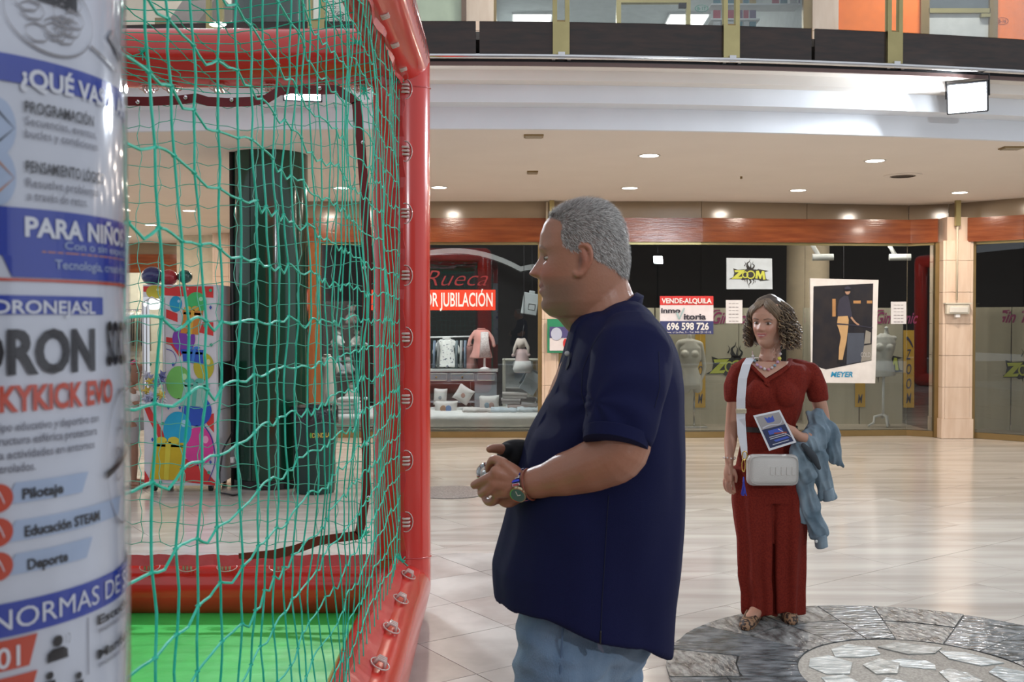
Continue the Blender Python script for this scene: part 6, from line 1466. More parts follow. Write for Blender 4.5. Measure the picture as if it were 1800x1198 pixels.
# paper notices
def notice(x0, y0, x1, y1, label):
    t = thing('paper_notice', label, 'notice', gf(0)((x0 + x1) / 2, y1)); q = MB(); put_poly(q, [(x0, y0), (x1, y0), (x1, y1), (x0, y1)], gf(.005)); obj('sheet', q, mat('notice_white', (.74, .74, .76), .5), t, auto=1)
    q = MB(); h_ = y1 - y0
    for k in range(6):
        yy = y0 + h_ * (.14 + k * .15); 
        for s_ in range(3): put_poly(q, [(x0 + 5 + s_ * 6, yy), (x0 + 10 + s_ * 6, yy), (x0 + 10 + s_ * 6, yy + (1.6 if k % 2 else 1.0)), (x0 + 5 + s_ * 6, yy + (1.6 if k % 2 else 1.0))], gf(.007))
    obj('faint_print', q, mat('print_grey', (.32, .31, .33), .5), t, auto=1)
notice(1276, 527, 1305, 568, 'small white paper notice on the glass left of the head of the woman'); notice(1566, 530, 1593, 569, 'small white paper notice on the glass right of the white framed poster')
# framed poster
t = thing('framed_poster', 'white framed fashion poster of a man in tan trousers lettered MEYER', 'poster', gf(0)(1482, 672))
PYo = lambda o: gf(.03 + o)
q = MB(); a_ = [gf(.0)(1425, 672), gf(.0)(1537, 673), gf(.0)(1543, 492), gf(.0)(1423, 489)]; q.prism(a_, (0, -.028, 0)); obj('board', q, mat('poster_white', (.80, .79, .78), .4), t)
q = MB(); put_poly(q, [(1430, 503), (1535, 498), (1532, 633), (1452, 649), (1428, 641)], PYo(.002)); obj('photo_ground', q, mat('poster_dark', (.014, .015, .022), .3, col2=(.028, .024, .026), nscale=6), t, auto=1)
q = MB(); put_poly(q, [(1463, 525), (1469, 525), (1469, 556), (1463, 556)], PYo(.004)); put_poly(q, [(1500, 528), (1513, 528), (1513, 533), (1500, 533)], PYo(.004)); put_poly(q, [(1524, 528), (1533, 528), (1533, 533), (1524, 533)], PYo(.004)); obj('photo_light', q, mat('poster_glow', (.45, .24, .09), .4), t, auto=1)
q = MB(); put_poly(q, [(1490, 585), (1519, 585), (1519, 634), (1488, 640)], PYo(.004)); obj('photo_case', q, mat('poster_case', (.07, .085, .12), .4), t, auto=1)
q = MB(); put_poly(q, [(1484, 519), (1491, 520), (1494, 532), (1498, 556), (1491, 558), (1472, 556), (1472, 540), (1476, 525)], PYo(.006)); obj('photo_jacket', q, mat('poster_jacket', (.03, .03, .055), .5), t, auto=1); q = MB(); put_poly(q, [(1484, 505), (1490, 502), (1495, 505), (1496, 509), (1486, 512)], PYo(.010)); obj('photo_hair', q, mat('poster_jacket', (.03, .03, .055), .5), t, auto=1); q = MB(); put_poly(q, [(1472, 632), (1482, 632), (1484, 637), (1472, 638)], PYo(.008)); obj('photo_shoe', q, black, t, auto=1); q = MB(); put_stroke(q, [(1471, 569), (1500, 571), (1534, 576)], 2.4, 1.6, PYo(.009), 2); obj('photo_rail', q, mat('poster_jacket', (.03, .03, .055), .5), t, auto=1)
q = MB(); put_poly(q, [(1473, 556), (1490, 555), (1492, 562), (1491, 574), (1488, 600), (1484, 618), (1481, 633), (1474, 633), (1475, 610), (1478, 592), (1475, 580), (1471, 570)], PYo(.007)); obj('photo_trousers', q, mat('poster_tan', (.56, .36, .17), .5), t, auto=1)
q = MB(); put_ell(q, 1490, 511, 4.8, 6.5, PYo(.007), 14); put_stroke(q, [(1496, 557), (1503, 566), (1510, 571)], 3.4, 2.8, PYo(.008), 3); obj('photo_skin', q, mat('poster_skin', (.45, .27, .18), .5), t, auto=1)
q = MB(); put_poly(q, [(1484, 508), (1496, 508), (1496, 511), (1488, 512), (1484, 511)], PYo(.010)); obj('photo_glasses', q, black, t, auto=1)
q = MB(); put_poly(q, [(1519, 607), (1532, 605), (1532, 632), (1513, 636)], PYo(.006)); put_poly(q, [(1522, 580), (1531, 584), (1530, 603), (1519, 604)], PYo(.005)); obj('photo_vase', q, mat('poster_vase', (.28, .27, .24), .5), t, auto=1)
q = MB(); txt(q, 'COLD', 1513, 619, 1530, 627, PYo(.009), .0); obj('pale_lettering', q, mat('poster_pale', (.5, .5, .5), .5), t, auto=1)
q = MB(); txt(q, 'MEYER', 1460, 653, 1499, 662, PYo(.004), .03, .25); obj('blue_lettering', q, mat('poster_blue', (.02, .30, .55), .4), t, auto=1)
q = MB(); q.tube([gf(.015)(1483, 489), gf(.015)(1483, 432)], .004, 5); obj('hanging_wire', q, chrome, t)
# partition prints
PY = 14.0
def pg(o): return pf(PY, .003 + o)
for (x0, y0, x1, y1, lb) in ((1240, 600, 1345, 682, 'flame-edged ZOOM logo on the beige partition left of the woman'), (1500, 598, 1590, 672, 'flame-edged ZOOM logo on the partition partly behind the white dress form')):
    t = thing('wall_logo', lb, 'logo', P((x0 + x1) / 2, y1, PY)); logo(t, x0, y0, x1, y1, pg)
def ypl(x0, y0, x1, y1, s, col, lb, mk, tcol, name='vertical_banner'):
    t = thing(name, lb, 'banner', mk(0)((x0 + x1) / 2, y1)); obj('cloth', quad_on(mk(.004), x0, y0, x1, y1), mat('ban_' + str(round(col[0] * 100)), col, .6), t, auto=1)
    q = MB(); n_ = len(s); h_ = (y1 - y0) / (n_ + .3)
    for k, ch in enumerate(s):
        if ch != ' ': txt(q, ch, x0 + (x1 - x0) * .27, y0 + h_ * (k + .3), x0 + (x1 - x0) * .73, y0 + h_ * (k + 1.0), mk(.007), .01, .2)
    obj('lettering', q, mat('bantx_' + str(round(tcol[0] * 100)), tcol, .5), t, auto=1)
yel = (.62, .36, .035); nv = (.05, .05, .10)
ypl(1588, 580, 1607, 716, ' ZOOM', yel, 'yellow vertical banner lettered ZOOM at the right end of the long window', pg, nv)
q = MB(); put_stroke(q, [(1594, 592), (1600, 600), (1605, 610)], 4.5, 1.5, pg(.01), 3); obj('pencil_mark', q, mat('bantx_5', nv, .5), None, auto=1); bpy.data.objects['pencil_mark'].parent = None
tag(bpy.data.objects['pencil_mark'], 'dark slanted brush stroke printed at the top of the yellow ZOOM banner', 'print')
ypl(1503, 640, 1521, 715, '  M', yel, 'yellow banner whose letter M shows below the white framed poster', pg, nv)
ypl(1222, 586, 1240, 716, ' ZOOM', yel, 'yellow vertical banner behind the headless torso mannequin left of the woman', pg, nv)
mg = mat('magenta_script', (.34, .05, .16), .5)
for (x0, x1, lb) in ((1252, 1330, 'magenta brush script Gin on the partition left of the woman'), (1540, 1606, 'magenta brush script above the dress form at the right')):
    t = thing('script_sign', lb, 'sign', P(x0, 575, PY)); q = MB(); txt(q, 'Gin Tonic', x0, 548, x1 + 8, 568, pg(.003), .02, .45); put_stroke(q, [(x0 - 6, 572), (x0 + 2, 548), (x0 + 14, 545)], 4, 1.5, pg(.003)); obj('lettering', q, mg, t, auto=1)
# right hand window prints, on the slanted partition
def rp(o):
    p0, p1 = Vector((6.43, 13.17)), Vector((7.6, 12.2)); d_ = (p1 - p0).normalized(); n_ = Vector((-d_.y, d_.x)) * -1
    if n_.y > 0: n_ = -n_
    def f(u, v):
        r_ = ray(u, v); k = r_.x / r_.y; t_ = (k * p0.y - p0.x) / (d_.x - k * d_.y); c_ = p0 + d_ * t_; c2 = c_ + n_ * (.003 + o); Pq = P(u, v, c_.y); return Vector((c2.x, c2.y, Pq.z))
    return f
ypl(1733, 580, 1751, 721, 'Gin Tonic', (.05, .075, .25), 'blue vertical banner with pink script right of the travertine pillar', rp, (.65, .30, .32))
t = thing('script_sign', 'magenta brush script Gin T at the right edge of the picture', 'sign', rp(0)(1780, 575)); q = MB(); txt(q, 'Gin Tonic', 1752, 546, 1850, 566, rp(.003), .025, .45); put_stroke(q, [(1748, 574), (1755, 550), (1775, 545)], 4, 1.5, rp(.003)); obj('lettering', q, mg, t, auto=1)
t = thing('wall_logo', 'flame-edged ZOOM logo cut by the right edge of the picture', 'logo', rp(0)(1800, 682)); logo(t, 1756, 606, 1862, 688, rp)
# display track lights
for (x_, y_, lb) in ((1445, 452, 'white tube spotlight under the shop ceiling above the framed poster'), (1580, 452, 'white tube spotlight under the shop ceiling right of the framed poster')):
    p = P(x_, y_, 13.9); t = thing('track_spotlight', lb, 'spotlight', p); obj('barrel', MB().tube([p + Vector((-.13, 0, 0)), p + Vector((.14, -.05, 0))], .045, 20), white_p, t, smooth=True, auto=40)
    obj('arm', MB().tube([p + Vector((-.05, 0, .03)), p + Vector((-.12, .02, .16)), Vector((p.x - .12, p.y + .02, 2.86))], .03, 8), white_p, t, smooth=True)
def inlamp(x, y, z, e, sz=.5, name='added_display_light', lb='', col=(1, .93, .84)):  # unseen strip lights added to brighten the shop interiors
    t = thing(name, lb, 'ceiling light', (x, y, z)); obj('casing', MB().bbox(x - sz / 2, y - .05, z, x + sz / 2, y + .05, z + .05, .008), white_p, t)
    la = bpy.data.lights.new('added_display_lamp', 'AREA'); la.shape = 'RECTANGLE'; la.size = sz; la.size_y = .08; la.energy = e; la.color = col; lo = bpy.data.objects.new('added_display_lamp', la); C.objects.link(lo); lo.location = (0, 0, -.01); lo.rotation_euler = (.35, 0, 0); lo.parent = t
inlamp(1.6, 13.35, 2.78, 24, lb='added strip light above the headless torso mannequin inside the window'); inlamp(3.3, 13.45, 2.78, 24, lb='added strip light inside the long window above the woman'); inlamp(4.8, 13.6, 2.78, 24, lb='added strip light inside the long window at its right end'); inlamp(7.0, 12.9, 2.78, 24, lb='added strip light inside the right hand window')
inlamp(-0.4, 13.3, 2.78, 60, lb='added strip light over the childrenswear display', sz=.9, col=(.95, .97, 1)); inlamp(-1.9, 13.3, 2.78, 50, lb='strip light over the childrenswear display behind the net, added for brightness', sz=.9, col=(.95, .97, 1))
# mannequins
mann = mat('mannequin_shell', (.66, .62, .54), .35); formc = mat('dress_form_cloth', (.64, .63, .60), .8, bump=.2, bscale=120)
t = thing('torso_mannequin', 'headless cream torso mannequin with arms on a steel stand left of the woman', 'mannequin', P(1220, 760, 13.6)); MYq = 13.62
def Q(px, py, dy=0): return P(px, py, MYq + dy)
mb = MB()
for pts in ([((1212, 590), .03), ((1211, 600), .035)], [((1196, 603), .05), ((1212, 602), .06), ((1228, 604), .045)]): mb.limb([(Q(*p), r) for p, r in pts], 16)
mb.tube([Q(1212, 598), Q(1213, 612), Q(1213, 630), Q(1212, 646), Q(1214, 662), Q(1216, 676), Q(1217, 683)], [(.06, .09), (.09, .15), (.095, .145), (.08, .11), (.09, .13), (.10, .145), (.09, .13)], 28)
for bx in (1204, 1221): mb.ell(Q(bx, 622, -.07), (.055, .05, .05), 16, 10)
mb.limb([(Q(1231, 605), .04), (Q(1236, 628), .032), (Q(1238, 650, -.02), .027), (Q(1232, 668, -.05), .020), (Q(1229, 678, -.06), .018)], 14); mb.limb([(Q(1193, 605), .04), (Q(1188, 630), .032), (Q(1189, 655, -.02), .027), (Q(1195, 675, -.05), .02)], 14)
for k in range(4): mb.limb([(Q(1229 + k * 1.4 - 2, 675, -.06), .008), (Q(1227 + k * 1.5 - 2, 683, -.06), .006)], 8)
for lx in (1206, 1226): mb.limb([(Q(lx, 672), .07), (Q(lx, 682), .065)], 16)
obj('torso', remesh(mb, .008, 3), mann, t)
obj('stand_pole', MB().tube([Q(1220, 684), Q(1220, 752)], .011, 10), chrome, t, smooth=True); a_ = Q(1220, 757); obj('stand_base', MB().bbox(a_.x - .15, MYq - .15, .078, a_.x + .15, MYq + .15, .098, .005), chrome, t)
t = thing('dress_form', 'white dress form on a white three-legged stand right of the framed poster', 'mannequin', P(1552, 755, 13.6))
mb = MB(); mb.limb([(Q(1558, 580), .028), (Q(1558, 592), .036)], 16); mb.tube([Q(1556, 587), Q(1555, 592), Q(1556, 602), Q(1554, 615), Q(1553, 630), Q(1554, 645), Q(1555, 661)], [(.04, .07), (.07, .115), (.085, .145), (.09, .135), (.075, .105), (.09, .13), (.095, .145)], 28)
mb.limb([(Q(1540, 594), .035), (Q(1572, 594), .035)], 14)
for bx in (1546, 1563): mb.ell(Q(bx, 610, -.06), (.055, .05, .05), 16, 10)
obj('torso', remesh(mb, .008, 3), formc, t); obj('neck_cap', MB().lathe([(.001, 0), (.03, 0), (.02, .03), (.001, .035)], Q(1558, 578), 16), white_p, t, smooth=True)
obj('pole', MB().tube([Q(1553, 662), Q(1552, 735)], .017, 12), white_p, t, smooth=True)
for (ex, dy) in ((1526, 0), (1560, -.12), (1563, .14)): obj('leg', MB().tube([Q(1552, 728), Q((1552 + ex) / 2 - 2 * (1 if ex < 1552 else -1), 732, dy * .4), Q((1552 + ex) / 2 - 3 * (1 if ex < 1552 else -1), 742, dy * .7), Vector((Q(ex, 755, dy).x, MYq + dy, .085))], [.017, .018, .016, .014], 10), white_p, t, smooth=True)
# ---------------- childrenswear window
GYz = 13.02
def lf(o): return pf(GYz, .012 + o)
t = thing('window_banner', 'red window banner reading POR JUBILACION in white capitals', 'sign', lf(0)(800, 545)); obj('band', quad_on(lf(.002), 640, 509, 871, 545), mat('banner_orange_red', (.75, .055, .02), .4), t, auto=1)
q = MB(); txt(q, 'LIQUIDACI\u00d3N', 560, 515, 705, 538, lf(.005), .03) if False else None; txt(q, 'POR JUBILACI\u00d3N', 738, 514, 866, 538, lf(.005), .015); obj('lettering', q, mat('white_vinyl', (.85, .85, .85), .4), t, auto=1)
t = thing('window_lettering', 'dark red script shop name on the glass above the red banner', 'sign', lf(0)(810, 505)); q = MB(); txt(q, 'La Rueca', 690, 474, 858, 502, lf(.002), -.012, .42); obj('lettering', q, mat('dark_red_vinyl', (.20, .010, .014), .5), t, auto=1)
# arched pale beam inside
q = MB(); pts = [(690 + 15 * k, 436 + 32 * ((690 + 15 * k - 800) / 115) ** 2 * (1 if k > 7 else .75)) for k in range(16)] + [(935, 464), (960, 465)]; up = [P(x_, y_, 15.2) for x_, y_ in pts]; dn = [P(x_, y_ + 9, 15.2) for x_, y_ in pts]
q.prism(up + dn[::-1], (0, .25, 0)); tag(obj('arched_pelmet', q, mat('grey_pelmet', (.34, .34, .33), .6)), 'pale arched pelmet high inside the childrenswear shop', 'pelmet')
q = MB(); a_ = P(700, 766, 13.15); b_ = P(948, 733, 13.15)
cl2 = MB(); cl2.bbox(-2.5, 13.18, .105, .38, 14.7, .27, .05); me = cl2.mesh('c'); 
cloth_o = obj('display_cloth', cl2, white_c, smooth=True); tag(cloth_o, 'long white cloth covering the low display platform in the childrenswear window', 'cloth')
# dresser
DY = 14.4; grey_w = mat('grey_painted_wood', (.20, .22, .24), .5); greyl = mat('grey_wood_trim', (.40, .41, .40), .5)
t = thing('dresser', 'grey painted dresser with small drawers in the childrenswear window', 'dresser', (X_(812, DY), DY, .27))
x0, x1 = X_(745, DY), X_(873, DY); obj('top', MB().bbox(x0 - .02, DY - .02, Z_(653, DY), x1 + .02, DY + .4, Z_(649, DY), .006), greyl, t); obj('case', MB().box(x0, DY, Z_(671, DY), x1, DY + .38, Z_(653, DY)), grey_w, t)
for (p0, p1) in ((747, 787), (791, 834), (838, 871)):
    dq = obj('drawer', MB().bbox(X_(p0, DY), DY - .018, Z_(669.5, DY), X_(p1, DY), DY, Z_(655, DY), .004), grey_w, t)
    fr = MB(); A_, B_ = (X_(p0 + 2, DY), Z_(668, DY)), (X_(p1 - 2, DY), Z_(656.5, DY)); fr.tube([(A_[0], DY - .020, A_[1]), (B_[0], DY - .020, A_[1]), (B_[0], DY - .020, B_[1]), (A_[0], DY - .020, B_[1])], .004, 4, closed=True); obj('inlay', fr, mat('cream_line', (.5, .47, .38), .5), dq)
    if p0 < 838: obj('knob', MB().ell(((X_(p0, DY) + X_(p1, DY)) / 2, DY - .03, (A_[1] + B_[1]) / 2), .014, 10, 8), brass_d, dq, smooth=True)
obj('side_cabinet', MB().box(X_(834, DY), DY + .01, .27, x1, DY + .36, Z_(671, DY)), grey_w, t); obj('leg', MB().box(x0, DY, .27, x0 + .05, DY + .36, Z_(671, DY)), grey_w, t); obj('back_board', MB().box(x0 + .05, DY + .34, .27, X_(834, DY), DY + .37, Z_(671, DY)), mat('taupe_board', (.22, .17, .14), .6), t); obj('shelf', MB().box(x0 + .05, DY + .02, Z_(708, DY), X_(834, DY), DY + .34, Z_(705, DY)), grey_w, t)
# garments
def garment(name, label, cx, ytop, wpx, hpx, Y, m, sleeves=1.0, flare=1.25, cat='clothes', group=None, voxel=.010, collar=None, par=None, thick=.07):
    t = thing(name, label, cat, P(cx, ytop + hpx, Y), group) if par is None else par
    s_ = Y / 1800; w2 = wpx * s_ / 2; h_ = hpx * s_; c_ = P(cx, ytop, Y); mb = MB()
    mb.tube([c_ + Vector((0, 0, -h_ * k)) for k in (0, .06, .2, .45, .75, 1.0)], [(thick * .5, w2 * .35), (thick * .8, w2 * .72), (thick, w2 * .70), (thick, w2 * .72), (thick * 1.1, w2 * .88 * flare / 1.1), (thick * 1.2, w2 * flare)], 26)
    if sleeves:
        for sx in (-1, 1): mb.limb([(c_ + Vector((sx * w2 * .55, 0, -h_ * .09)), w2 * .22), (c_ + Vector((sx * w2 * 1.05, -.01, -h_ * .38 * sleeves)), w2 * .20), (c_ + Vector((sx * w2 * (1.25), -.015, -h_ * .66 * sleeves)), w2 * .17)], 12)
    me = remesh(mb, voxel, 2); fold(me, .010, (24, 24, 5), cx); obj('cloth', me, m, t)
    q = MB(); q.tube([c_ + Vector((math.cos(a_) * w2 * .34, math.sin(a_) * thick * .6, .004 - abs(math.sin(a_)) * .0)) for a_ in [2 * math.pi * k / 16 for k in range(16)]], .012, 6, closed=True); obj('collar', q, collar or m, t, smooth=True)
    return t
spot = mat('spotted_cloth', (.70, .69, .66), .8, col2=(.12, .13, .18), nscale=34, ramp=(.62, .66), detail=1)
pink = mat('pink_knit', (.62, .30, .26), .85, bump=.3, bscale=60); pinkd = mat('dusty_pink', (.42, .20, .18), .85); lace = mat('lace_cloth', (.62, .60, .58), .85, col2=(.42, .40, .40), nscale=60)
garment('baby_dress', 'small white spotted baby smock hanging left of the pink jacket', 785, 595, 36, 50, 14.7, spot, .75, 1.3, collar=white_c)
garment('baby_jacket', 'salmon pink knitted baby jacket with lace dress on a white stand', 846, 578, 36, 51, 14.5, pink, .85, 1.15, collar=pinkd)
t = thing('doll_stand', 'small white stand holding the pink baby jacket', 'stand', P(852, 649, 14.5)); obj('foot', MB().lathe([(.001, 0), (.075, 0), (.07, .015), (.02, .03), (.001, .03)], (X_(852, 14.5), 14.5, Z_(649, 14.4)), 20), white_p, t, smooth=True); obj('stem', MB().tube([(X_(852, 14.5), 14.5, Z_(647, 14.4)), (X_(852, 14.5), 14.5, Z_(600, 14.5))], .018, 10), white_p, t, smooth=True)
q = MB(); q.tube([P(852, 583, 14.43), P(852, 600, 14.42), P(853, 628, 14.42)], [(.01, .055), (.02, .06), (.02, .085)], 16); tag(obj('lace_dress', q, lace, smooth=True), 'pale lace dress showing between the open fronts of the pink baby jacket', 'clothes')
garment('baby_coat', 'dusty pink baby coat hanging behind and left of the salmon jacket', 826, 606, 26, 44, 14.72, pinkd, .6, 1.2)
t = thing('clothes_rail', 'thin white clothes rail behind the baby clothes', 'rail', P(790, 593, 14.75)); obj('bar', MB().tube([P(735, 593, 14.75), P(830, 591, 14.75)], .012, 8), white_p, t, smooth=True)
for x_ in (738, 827): obj('upright', MB().tube([P(x_, 592, 14.75), Vector((P(x_, 592, 14.75).x, 14.75, .1))], .012, 8), white_p, t, smooth=True)
for k, (x_, m_) in enumerate(((764, mat('hung_blue', (.20, .25, .33), .8)), (771, mat('hung_grey', (.25, .25, .25), .8)), (803, mat('hung_teal', (.18, .22, .24), .8)), (811, mat('hung_white', (.45, .45, .45), .8)), (818, mat('hung_blue', (.20, .25, .33), .8)))):
    q = MB(); q.tube([P(x_, 598, 14.75), P(x_, 604, 14.75), P(x_, 645, 14.75)], [(.06, .02), (.16, .022), (.17, .03)], 12); o_ = obj('hanging_garment', q, m_, smooth=True); tag(o_, ['dim blue garment at the left end of the rail', 'dim grey garment second on the rail', 'dim teal garment right of the spotted smock', 'pale garment near the right end of the rail', 'dim blue garment at the right end of the rail'][k], 'clothes', 'garments on the rail')
# plush bunny in a dress
t = thing('plush_bunny', 'pink and white plush bunny in a long dress hanging at the right of the window', 'plush toy', P(917, 655, 14.0))
B_ = lambda x_, y_, dy=0: P(x_, y_, 14.0 + dy)
mb = MB(); mb.ell(B_(916, 604), (.07, .06, .075), 18, 12); mb.limb([(B_(911, 597), .028), (B_(905, 612, -.03), .024), (B_(903, 622, -.03), .014)], 10); mb.limb([(B_(921, 597), .028), (B_(928, 610, -.03), .024), (B_(929, 620, -.03), .014)], 10); obj('head', remesh(mb, .008, 2), mat('plush_cream', (.56, .48, .42), .9, bump=.3, bscale=80), t)
mb = MB(); mb.tube([B_(917, 610), B_(917, 620), B_(918, 635), B_(919, 648), B_(919, 655)], [(.03, .04), (.06, .075), (.08, .10), (.09, .135), (.07, .11)], 22); mb.limb([(B_(911, 616), .03), (B_(902, 624, -.02), .025)], 10); mb.limb([(B_(923, 616), .03), (B_(930, 624, -.02), .025)], 10); obj('dress', remesh(mb, .008, 2), mat('plush_dress', (.55, .40, .38), .9, bump=.3, bscale=60), t)
mb = MB(); mb.tube([B_(919, 634, -.01), B_(919, 648, -.01), B_(919, 654, -.01)], [(.085, .108), (.095, .14), (.07, .12)], 22); obj('skirt_front', mb, mat('plush_white', (.6, .58, .55), .9), t, smooth=True)
# lantern box, frame, boxes, pillows
t = thing('lantern_case', 'grey tilted lantern-like case hanging above the plush bunny', 'case', P(932, 552, 14.2)); M4 = Matrix.Translation(P(932, 534, 14.2)) @ Matrix.Rotation(.16, 4, 'Y'); obj('body', MB().bbox(-.11, -.08, -.15, .11, .08, .15, .012, M4), mat('case_grey', (.30, .32, .32), .5), t); obj('handle', MB().bbox(-.04, -.03, .15, .04, .03, .185, .008, M4), mat('case_grey', (.30, .32, .32), .5), t); obj('window_pane', MB().tube([M4 @ Vector(p) for p in ((-.02, -.085, -.08), (.07, -.085, -.08), (.07, -.085, .0), (-.02, -.085, .0))], .004, 4, closed=True), mat('case_dark', (.12, .13, .13), .5), t)
obj('cord', MB().tube([M4 @ Vector((0, 0, .18)), Vector((P(935, 519, 14.2).x, 14.2, 2.86))], .003, 5), black, t)
q = MB(); q.tube([B_(917, 598), B_(921, 570, .1), Vector((B_(921, 553, .1).x, 14.1, 2.86))], .004, 5); obj('cord', q, black, bpy.data.objects['plush_bunny'])
t = thing('picture_frame', 'pale framed mirror standing behind the plush bunny', 'frame', P(912, 690, 14.6)); fr = MB(); a_ = [P(886, 716, 14.6), P(948, 716, 14.6), P(948, 632, 14.6), P(886, 632, 14.6)]
for k in range(4):
    e = (a_[(k + 1) % 4] - a_[k]).normalized(); obj('frame_bar', MB().tube([a_[k] - e * .02, a_[(k + 1) % 4] + e * .02], .022, 4), mat('frame_cream', (.52, .50, .42), .5), t)
obj('mirror_glass', MB().box(a_[0].x, 14.6, a_[0].z, a_[1].x, 14.615, a_[2].z), mat('mirror', (.7, .72, .72), .05, 1.0), t)
for (x_, y_, w_, h_, rot, m_, lb) in ((898, 704, 32, 9, .0, (.34, .31, .30), 'flat grey pink gift box under the picture frame'), (905, 694, 42, 9, .03, (.40, .36, .33), 'flat cream box lying on the grey pink one'), (910, 716, 34, 12, -.05, (.38, .30, .28), 'pink patterned box on the cloth below the frame'), (934, 672, 28, 36, .55, (.36, .40, .42), 'pale blue tilted box leaning at the right of the window'), (930, 714, 26, 14, .1, (.36, .33, .32), 'small dull box right of the pink patterned one')):
    p = P(x_, y_, 14.1); M4 = Matrix.Translation(p) @ Matrix.Rotation(rot, 4, 'Y'); s_ = 14.1 / 1800; t = thing('gift_box', lb, 'box', p); obj('base', MB().bbox(-w_ * s_ / 2, -.09, -h_ * s_ / 2, w_ * s_ / 2, .09, h_ * s_ / 2 * .3, .004, M4), mat('box%d' % x_, m_, .6), t); obj('lid', MB().bbox(-w_ * s_ / 2 - .008, -.098, h_ * s_ * .12, w_ * s_ / 2 + .008, .098, h_ * s_ / 2, .004, M4), mat('boxlid%d' % x_, tuple(c * 1.15 for c in m_), .6), t)
pwm = mat('pillow_white', (.64, .62, .59), .85)
def pillow(cx, cy, w_, h_, rot, lb, cols, Y=13.9):
    s_ = Y / 1800; t = thing('cushion', lb, 'cushion', P(cx, cy, Y)); M4 = Matrix.Translation(P(cx, cy, Y)) @ Matrix.Rotation(rot, 4, 'Y'); vs = []; n_ = 12
    q = MB()
    for sd in (-1, 1):
        vs = []; 
        for i in range(n_ + 1):
            for j in range(n_ + 1):
                u = i / n_ * 2 - 1; v = j / n_ * 2 - 1; th_ = .055 * ((1 - u ** 4) * (1 - v ** 4)) ** .5; pin = 1 - .10 * (1 - abs(u * v)); xx_ = u * w_ * s_ / 2 * (1 - .08 * (1 - v * v)); zz_ = v * h_ * s_ / 2 * (1 - .08 * (1 - u * u))
                vs.append(M4 @ Vector((xx_, sd * th_, zz_)))
        q.add(vs, [(i * (n_ + 1) + j, (i + 1) * (n_ + 1) + j, (i + 1) * (n_ + 1) + j + 1, i * (n_ + 1) + j + 1) for i in range(n_) for j in range(n_)])
    obj('cover', q, pwm, t, smooth=True)
    for k, c_ in enumerate(cols):
        r0 = w_ * s_ * .13; q = MB(); q.ell(M4 @ Vector(((k - (len(cols) - 1) / 2) * w_ * s_ * .22, -.054, -.01)), (r0, .006, r0 * 1.1), 14, 8); obj('embroidered_motif', q, mat('motif%d' % round(c_[0] * 100), c_, .8), t, smooth=True)
pillow(774, 697, 24, 30, .05, 'white cushion upper left, partly behind the red post', [(.25, .28, .30)], 14.1); pillow(815, 693, 30, 30, .55, 'white cushion tilted on its corner on the dresser shelf', [(.45, .25, .2)], 14.05); pillow(784, 716, 42, 24, .0, 'white cushion printed with a boy lying on the cloth at the left', [(.35, .2, .12), (.12, .22, .42)]); pillow(860, 710, 36, 32, -.02, 'white cushion with two little birds standing before the dresser', [(.20, .32, .38), (.38, .25, .22)])
for (x_, y_, w_, m_, lb) in ((838, 727, 50, (.62, .58, .55), 'pale pink folded baby blanket on the white cloth'), (885, 729, 44, (.50, .56, .60), 'pale blue folded baby blanket on the white cloth'), (930, 728, 40, (.55, .60, .62), 'pale aqua folded cloth at the right of the display')):
    p = P(x_, y_, 13.6); mb = MB()
    for k in range(3): mb.limb([(Vector((p.x - w_ * .0035, p.y + k * .05, .295 + k * .012)), .022), (Vector((p.x + w_ * .0035, p.y + k * .05 + .02, .295)), .026)], 12)
    me = remesh(mb, .010, 2); fold(me, .012, (20, 20, 20), x_); tag(obj('folded_blanket', me, mat('blanket%d' % x_, m_, .9)), lb, 'blanket')
# window goods behind the net
garment('christening_dress', 'long cream christening dress on a stand seen through the net above the waste bin', 575, 624, 30, 85, 13.7, mat('cream_dress', (.62, .57, .49), .85), .5, 1.15); q = thing('dress_stand', 'thin stand under the cream christening dress', 'stand', P(575, 712, 13.7)); obj('pole', MB().tube([P(575, 715, 13.7), Vector((P(575, 715, 13.7).x, 13.7, .27))], .015, 8), white_p, q); obj('foot', MB().lathe([(.001, .27), (.12, .27), (.12, .285), (.001, .285)], (P(575, 700, 13.7).x, 13.7, 0), 20), white_p, q)
shf = thing('display_shelf', 'dark shelf unit with toys seen through the net', 'shelf', P(610, 745, 14.6))
for y_ in (572, 612, 660, 706, 742): obj('shelf_board', MB().box(X_(540, 14.6), 14.5, Z_(y_, 14.6) - .02, X_(638, 14.6), 14.9, Z_(y_, 14.6)), mat('shelf_dark', (.10, .09, .085), .5), shf)
for x_ in (540, 590, 637): obj('shelf_side', MB().box(X_(x_, 14.6) - .015, 14.5, .1, X_(x_, 14.6) + .015, 14.9, Z_(572, 14.6)), mat('shelf_dark', (.10, .09, .085), .5), shf)
tl = [('white plush bear on the shelf right of the cream dress', 594, 610, (.55, .55, .53)), ('pale blue plush rabbit on the second shelf', 594, 658, (.30, .36, .42)), ('grey plush toy beside the pale blue one', 612, 658, (.34, .34, .33)), ('cream plush lamb on the third shelf at the right', 619, 704, (.58, .54, .48)), ('small white plush dog on the lowest shelf', 597, 740, (.55, .54, .50)), ('brown and white plush dog beside the white one', 617, 740, (.42, .34, .26)), ('ivory plush toy on the second shelf at the far right', 628, 610, (.42, .40, .37)), ('dark doll on the top shelf', 618, 570, (.16, .12, .11))]
